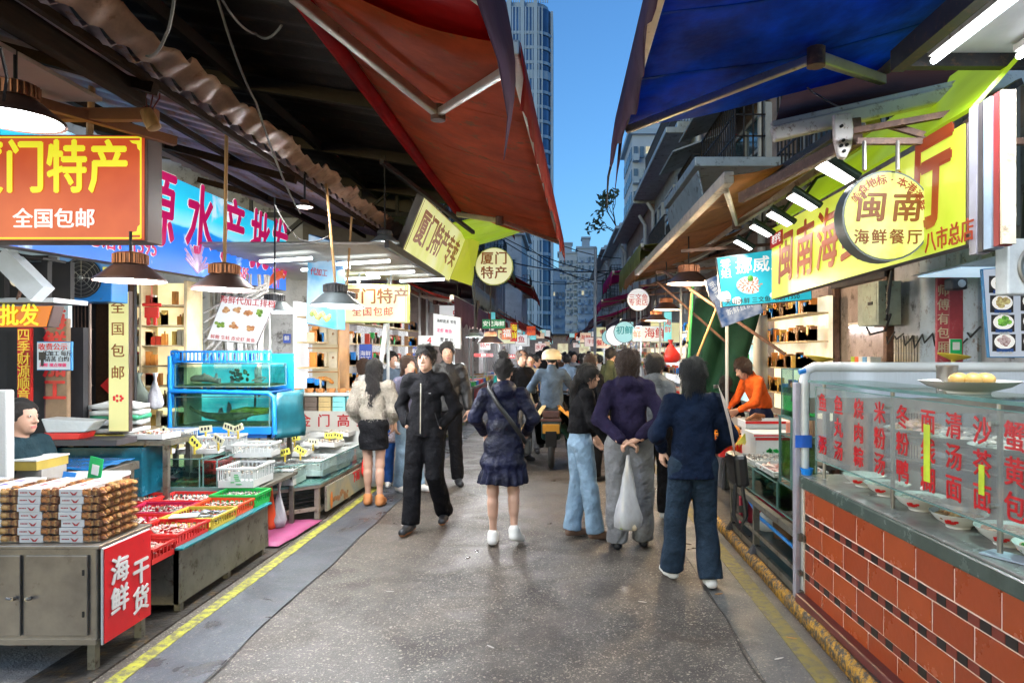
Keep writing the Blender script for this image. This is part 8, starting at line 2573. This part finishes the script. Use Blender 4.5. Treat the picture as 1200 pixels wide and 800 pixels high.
def ex_pbag(root,J,s,hp):
 m=MB();rnd=random.Random(4);n=18
 prof=[(.012,.78),(.02,.70),(.045,.60),(.07,.47),(.095,.36),(.11,.27),(.10,.19),(.04,.16),(0.001,.155)]
 prof=[(r,z+.06)for r,z in prof]
 vs,fs=[],[]
 for(r,z)in prof:
  for k in range(n):
   a=2*PI*k/n
   q=r*(1+.15*math.sin(4*a+z*9)+rnd.uniform(-.06,.06))
   vs.append((.02+q*math.cos(a),.24+q*.6*math.sin(a),z))
 for i in range(len(prof)-1):
  for k in range(n):fs.append((i*n+k,i*n+(k+1)%n,(i+1)*n+(k+1)%n,(i+1)*n+k))
 m.add(vs,fs)
 W=root.matrix_basis
 o=m.build('plastic_bag',glass('thin_white_film',(.85,.88,.92),.25,.15,milk=.55,milkcol=(.72,.72,.76)),smooth='all',label='thin white plastic bag held behind the back of the hooded sweater man',cat='bag')
 o.matrix_world=Matrix.Translation(root.location)@Matrix.Rotation(root.rotation_euler.z,4,'Z')
 c=Matrix.Translation(root.location)@Matrix.Rotation(root.rotation_euler.z,4,'Z')
 m=MB()
 for i in range(9):m.ball((.02+rnd.uniform(-.05,.05),.24+rnd.uniform(-.03,.03),.27+rnd.uniform(-.02,.05)),.028,6,i%2)
 q=m.build('bag_contents',[mat('bag_green',(.3,.4,.1),.6),mat('bag_cream',(.6,.5,.35),.6)],o)
person('man in dark violet hoodie and baggy grey trousers with hands clasped behind his back',at_px(737,5.85),PI-.05,1.69,dict(elL=(.27,.10,1.13),elR=(-.27,.10,1.13),wrL=(.055,.235,.955),wrR=(-.045,.235,.965),fdL=(-1,.12,-.25),fdR=(1,.12,-.3),pnL=(0,-.2,-1),pnR=(0,-.2,-1),anL=(.10,.0,.085),anR=(-.13,-.10,.085),knR=(-.12,-.05,.49),curl=.6),'hoodie',purp,.93,'trousers',greyp,.105,.0,shoem=blsh,hair='mop',hairm=hairb_m,hood=True,slv=.060,headturn=-.35,fat=1.08,extra=ex_pbag,fold=.009,collar=False)
def ex_sbag(root,J,s,hp):
 belt('strap',[(-.165,-.04,1.43),(-.175,.05,1.44),(-.19,.125,1.34),(-.23,.135,1.18),(-.27,.10,1.02),(-.30,.03,.93)],.028,.007,mat('pale_strap',(.5,.42,.38),.5),root)
 MB().box((-.33,-.01,.83),(.10,.26,.24),rot=Matrix.Rotation(.1,3,'Y')).build('handbag',strapm,root,bevel=.03)
 MB().tube([(-.33,.10,.74),(-.35,.14,.52),(-.31,.12,.42),(-.27,.10,.52),(-.29,.08,.74)],.014,8).build('loose_strap',strapm,root,smooth=True)
person('person in navy jacket and dark jeans with a black shoulder bag, nearest walker',at_px(812,4.98),PI+.06,1.63,dict(elL=(.27,-.02,1.13),wrL=(.20,-.17,1.0),elR=(-.28,.02,1.12),wrR=(-.22,-.16,.99),anL=(.135,-.10,.10),knL=(.12,-.05,.49),anR=(-.11,.09,.085),toeL=(.03,-.16,-.055)),'jacket',navy,.80,'trousers',jean_d,.088,.014,shoem=whsh,solem=whsh,hair='helmetbob',hairm=hairg_m,slv=.062,fat=1.08,extra=ex_sbag,shoe_s=1.1,fold=.006)
person('man in grey and black jacket between hoodie and navy jacket',at_px(768,7.0),PI-.5,1.66,dict(wrL=(.15,-.2,1.0),wrR=(-.15,-.2,1.0)),'jacket',fabric('grey_black_cloth',(.10,.11,.12),col2=(.16,.17,.18)),.90,'trousers',blk,hair='bob',detail=0,headturn=-.4,shoem=whsh,hood=True)
person('tall man in black leather jacket walking behind the black zip jacket',at_px(524,8.7),.25,1.80,dict(wrL=(.25,-.03,.90),anR=(-.1,.12,.1),anL=(.12,-.06,.09)),'jacket',blk2,.88,'trousers',blk,hair='short',detail=0,shoem=blsh,slv=.066)
person('woman with long brown hair in blue jeans, half hidden left of the black jacket man',at_px(478,8.3),.9,1.63,dict(anL=(.1,-.1,.09)),'jacket',fabric('coral_blue_cloth',(.12,.12,.18)),.92,'trousers',jean_l,hair='long',hairm=hairb_m,detail=0,shoem=whsh)
person('child in dark cap and patterned top beside the brown haired woman',at_px(463,8.6),.3,1.28,None,'jacket',fabric('patterned_cloth',(.35,.30,.32),var=.6,scale=30),.72,'trousers',jblue,hair='short',detail=0,shoem=whsh)
person('person with dark hair in white at the counter left of the sweater woman',at_px(427,9.3),PI-.8,1.58,None,'shirt',whc,.9,'trousers',blk,hair='bob',hairm=hairb_m,detail=0,shoem=blsh)
def ex_mask(root,J,s,hp):
 MB().box(hp(0,-.098,-.055),(.075,.02,.065)).build('face_mask',whc,root,bevel=.012)
person('man with white face mask behind the stalls on the left',at_px(459,10.2),.9,1.68,None,'jacket',greyb,.9,'trousers',blk,hair='short',detail=0,shoem=blsh,extra=ex_mask)
person('older man in black jacket with thin hair walking towards the viewer right of the bun',at_px(611,10.6),.55,1.70,None,'jacket',blk,.88,'trousers',greyp,hair='thin',hairm=hairb_m,skin=skin_tan,detail=0,shoem=blsh)
person('man in olive vest with close cropped hair beside the older man',at_px(621,11.4),.1,1.66,dict(wrL=(.2,-.2,.98),wrR=(-.2,-.1,.9)),'jacket',khaki,.84,'trousers',greyp,hair='buzz',skin=skin_tan,detail=0,shoem=blsh)
person('man in olive jacket turned right among the crowd',at_px(716,11.6),PI/2+.6,1.74,None,'jacket',olive,.84,'trousers',blk,hair='short',detail=0,shoem=blsh)
person('second man in olive, behind the hoodie shoulder',at_px(731,12.2),PI/2+.9,1.68,None,'jacket',olive,.84,'trousers',blk,hair='short',detail=0,shoem=blsh)
person('woman with long dark hair behind the ponytail woman',at_px(692,9.0),PI/2+.8,1.66,None,'jacket',blk,.84,'trousers',blk,hair='long',hairm=hairb_m,detail=0,shoem=blsh)
person('vendor with shaved head in a dark tee sitting behind the dried fish boxes, looking right',(-3.52,4.45,-.27),PI/2-.12,1.66,dict(wrL=(.14,-.30,1.0),wrR=(-.12,-.28,1.0),elL=(.22,-.08,1.12),elR=(-.22,-.08,1.12),fdL=(-.2,-1,-.2),fdR=(.2,-1,-.2)),'shirt',fabric('dark_teal_tee',(.015,.035,.045)),.9,'trousers',blk,hair='buzz',detail=1,shoem=blsh,slv=.058,collar=False)
person('vendor in orange vest and dark sleeves leaning over the meat board on the right',(2.35,8.0,.10),-PI/2+.3,1.62,dict(hd=(0,-.26,1.47),nb=(0,-.16,1.36),che=(0,-.08,1.22),shL=(.16,-.12,1.33),shR=(-.16,-.12,1.33),elL=(.22,-.22,1.08),elR=(-.22,-.22,1.08),wrL=(.12,-.40,.98),wrR=(-.12,-.40,.98),fdL=(0,-1,-.3),fdR=(0,-1,-.3)),'vest',orng,.98,'trousers',fabric('navy_apron',(.015,.02,.05)),hair='bob',hairm=hairb_m,detail=0,shoem=blsh,nod=.5)
person('child with black hair in front of the orange vest vendor',(1.98,8.2,.10),PI,1.30,None,'jacket',blk,.8,'trousers',blk,hair='bob',detail=0,shoem=blsh)
Y0=9.9
sx=(646-VX)*Y0/FPX
t=thing('scooter','scooter with orange and tan rain aprons ridden away down the street','scooter',(sx,Y0,.012))
m=MB()
for yy in(0,1.22):
 m2=MB()
 pts=[(0,yy+.21*math.cos(a*PI/12),.25+.21*math.sin(a*PI/12))for a in range(25)]
 m2.tube(pts,.045,8)
 w_=m2.build('wheel',mat('tyre_rubber',(.02,.02,.02),.7),t,smooth=True)
 MB().lathe([(0.001,-.03),(.15,-.025),(.17,-.02),(.17,.02),(.15,.025),(0.001,.03)],20,c=(0,yy,.25),rot=Matrix.Rotation(PI/2,3,'Y')).build('rim',steel_d,w_)
m.prism([(-.1,.42),(.62,.36),(.72,.45),(.70,.62),(.1,.70),(-.22,.78),(-.25,.62)],-.14,.14,rot=Matrix(((0,0,1),(1,0,0),(0,1,0))))
m.build('body_shell',mat('dark_green_shell',(.015,.05,.05),.35,spec=.6),t,bevel=.04)
MB().box((0,.28,.80),(.28,.72,.10)).build('seat',strapm,t,bevel=.04)
MB().box((0,-.22,.80),(.24,.06,.10)).box((0,-.24,.72),(.30,.05,.05)).build('tail_light',mat('dark_red_lens',(.10,.05,.04),.2,spec=.8),t,bevel=.015)
MB().box((0,-.27,.60),(.24,.012,.14),rot=Matrix.Rotation(.25,3,'X')).build('number_plate',mat('amber_plate',(.65,.30,.04),.5,var=.15),t,bevel=.004)
MB().box((0,-.24,.45),(.16,.02,.24),rot=Matrix.Rotation(.2,3,'X')).build('mudguard',strapm,t,bevel=.008)
MB().bar((-.30,1.0,1.05),(.30,1.0,1.05),.03).bar((0,1.0,1.05),(0,1.18,.4),.06).build('handlebar',strapm,t)
for q,c_,nm in((-1,(.50,.33,.12),'tan_rain_cloth'),(1,(.72,.30,.03),'orange_rain_cloth')):
 g=subdiv_quad((q*.10,-.2,.88),(q*.12,.75,.92),(q*.52,.65,.40),(q*.58,-.12,.20 if q<0 else.42),8,8,lambda u,v:(.03*math.sin(u*9+v*3),.02*math.sin(v*8),.02*math.sin(u*8)))
 MB().sheet(g,.006).build('rain_apron',mat(nm,c_,.6,var=.2,bump=.2),t,smooth='all')
g=subdiv_quad((.10,-.18,.62),(.2,.5,.62),(.38,.4,.28),(.36,-.12,.25),5,5)
MB().sheet(g,.005).build('teal_cover',mat('dark_teal_cloth',(.01,.10,.10),.6),t)
def ex_helm(root,J,s,hp):
 m=MB().lathe([(.148,-.02),(.150,.0),(.146,.05),(.125,.095),(.08,.128),(.03,.142),(0.001,.145),(0.001,.135),(.07,.12),(.118,.088),(.138,.045),(.140,-.015)],24,c=hp(0,.01,.02))
 m.build('helmet',mat('cream_helmet',(.60,.48,.28),.35,var=.12),root,smooth=True)
 MB().ball(hp(0,-.13,.03),.05,8,sc=(1.6,1,.35)).build('helmet_peak',mat('cream_helmet'),root)
person('rider with cream helmet and slate blue jacket on the scooter',(sx,Y0+.35,-.02),PI,1.72,dict(pel=(0,.0,.90),hipL=(.10,-.02,.90),hipR=(-.10,-.02,.90),knL=(.22,-.42,.72),knR=(-.22,-.42,.72),anL=(.16,-.42,.30),anR=(-.32,-.30,.10),wrL=(.28,-.50,1.08),wrR=(-.28,-.50,1.08),elL=(.32,-.22,1.14),elR=(-.32,-.22,1.14),fdL=(0,-1,0),fdR=(0,-1,0)),'jacket',greyb,.86,'trousers',blk,hair='short',detail=0,fat=1.12,slv=.060,shoem=blsh,extra=ex_helm)
crowd=[(627,13.0,'blue jacket bending left',jblue,'short',1.62,PI/2),(634,14.5,'dark blue jacket, back turned',navy,'short',1.70,PI),(641,13.6,'black coat behind the helmet',blk,'short',1.78,PI),(664,14,'pale blue shirt beyond the scooter',fabric('pale_blue_cloth',(.22,.34,.52)),'short',1.62,PI),(672,15.5,'grey coat beyond the scooter',greyp,'short',1.68,.2),(684,14.2,'dark coat with loose hair',blk,'bob',1.64,PI),(702,15,'white top near the olive jacket',whc,'short',1.6,PI),(742,16,'grey jacket behind the hoodie',greyp,'short',1.66,PI),(655,18,'brown coat deep in the crowd',fabric('brown_cloth',(.14,.08,.05)),'short',1.66,0),(645,20,'navy coat deep in the crowd',navy,'bob',1.64,PI),(669,20,'black jacket in mid crowd',blk,'short',1.7,0),(678,22,'red jacket in mid crowd',fabric('red_cloth',(.4,.03,.03)),'bob',1.6,PI),(630,21,'white shirt at the left edge of the crowd',whc,'short',1.68,PI),(638,24,'teal top far in the crowd',tealc,'bob',1.62,0),(661,25,'pale coat far in the crowd',whc,'short',1.66,PI),(690,24,'slate jacket far right in the crowd',greyb,'short',1.7,PI),(700,27,'dark coat at the right rim of the crowd',blk,'bob',1.6,0),(650,29,'blue coat very far in the crowd',jblue,'short',1.68,PI),(672,30,'khaki coat very far in the crowd',khaki,'short',1.64,0),(642,34,'grey figure near the vanishing point',greyp,'short',1.7,PI),(662,36,'black figure near the vanishing point',blk,'short',1.68,PI),(680,35,'pale figure near the vanishing point',whc,'bob',1.6,PI),(668,41,'navy figure, farthest of the crowd',navy,'short',1.7,PI),(593,12.0,'teal shirt at the left stalls behind the bun',tealc,'short',1.55,PI)]
for i,(px,Y,lab,mm,hr,H_,hd_)in enumerate(crowd):
 person('passer-by in '+lab,at_px(px,Y),hd_+jitter(.3),H_,dict(anL=(.1,-.08,.09),anR=(-.1,.1,.1)),'jacket',mm,.86,'trousers',[blk,jean_d,greyp][i%3],hair=hr,detail=0 if Y<16 else-1,group='crowd down the street',hands=Y<16)
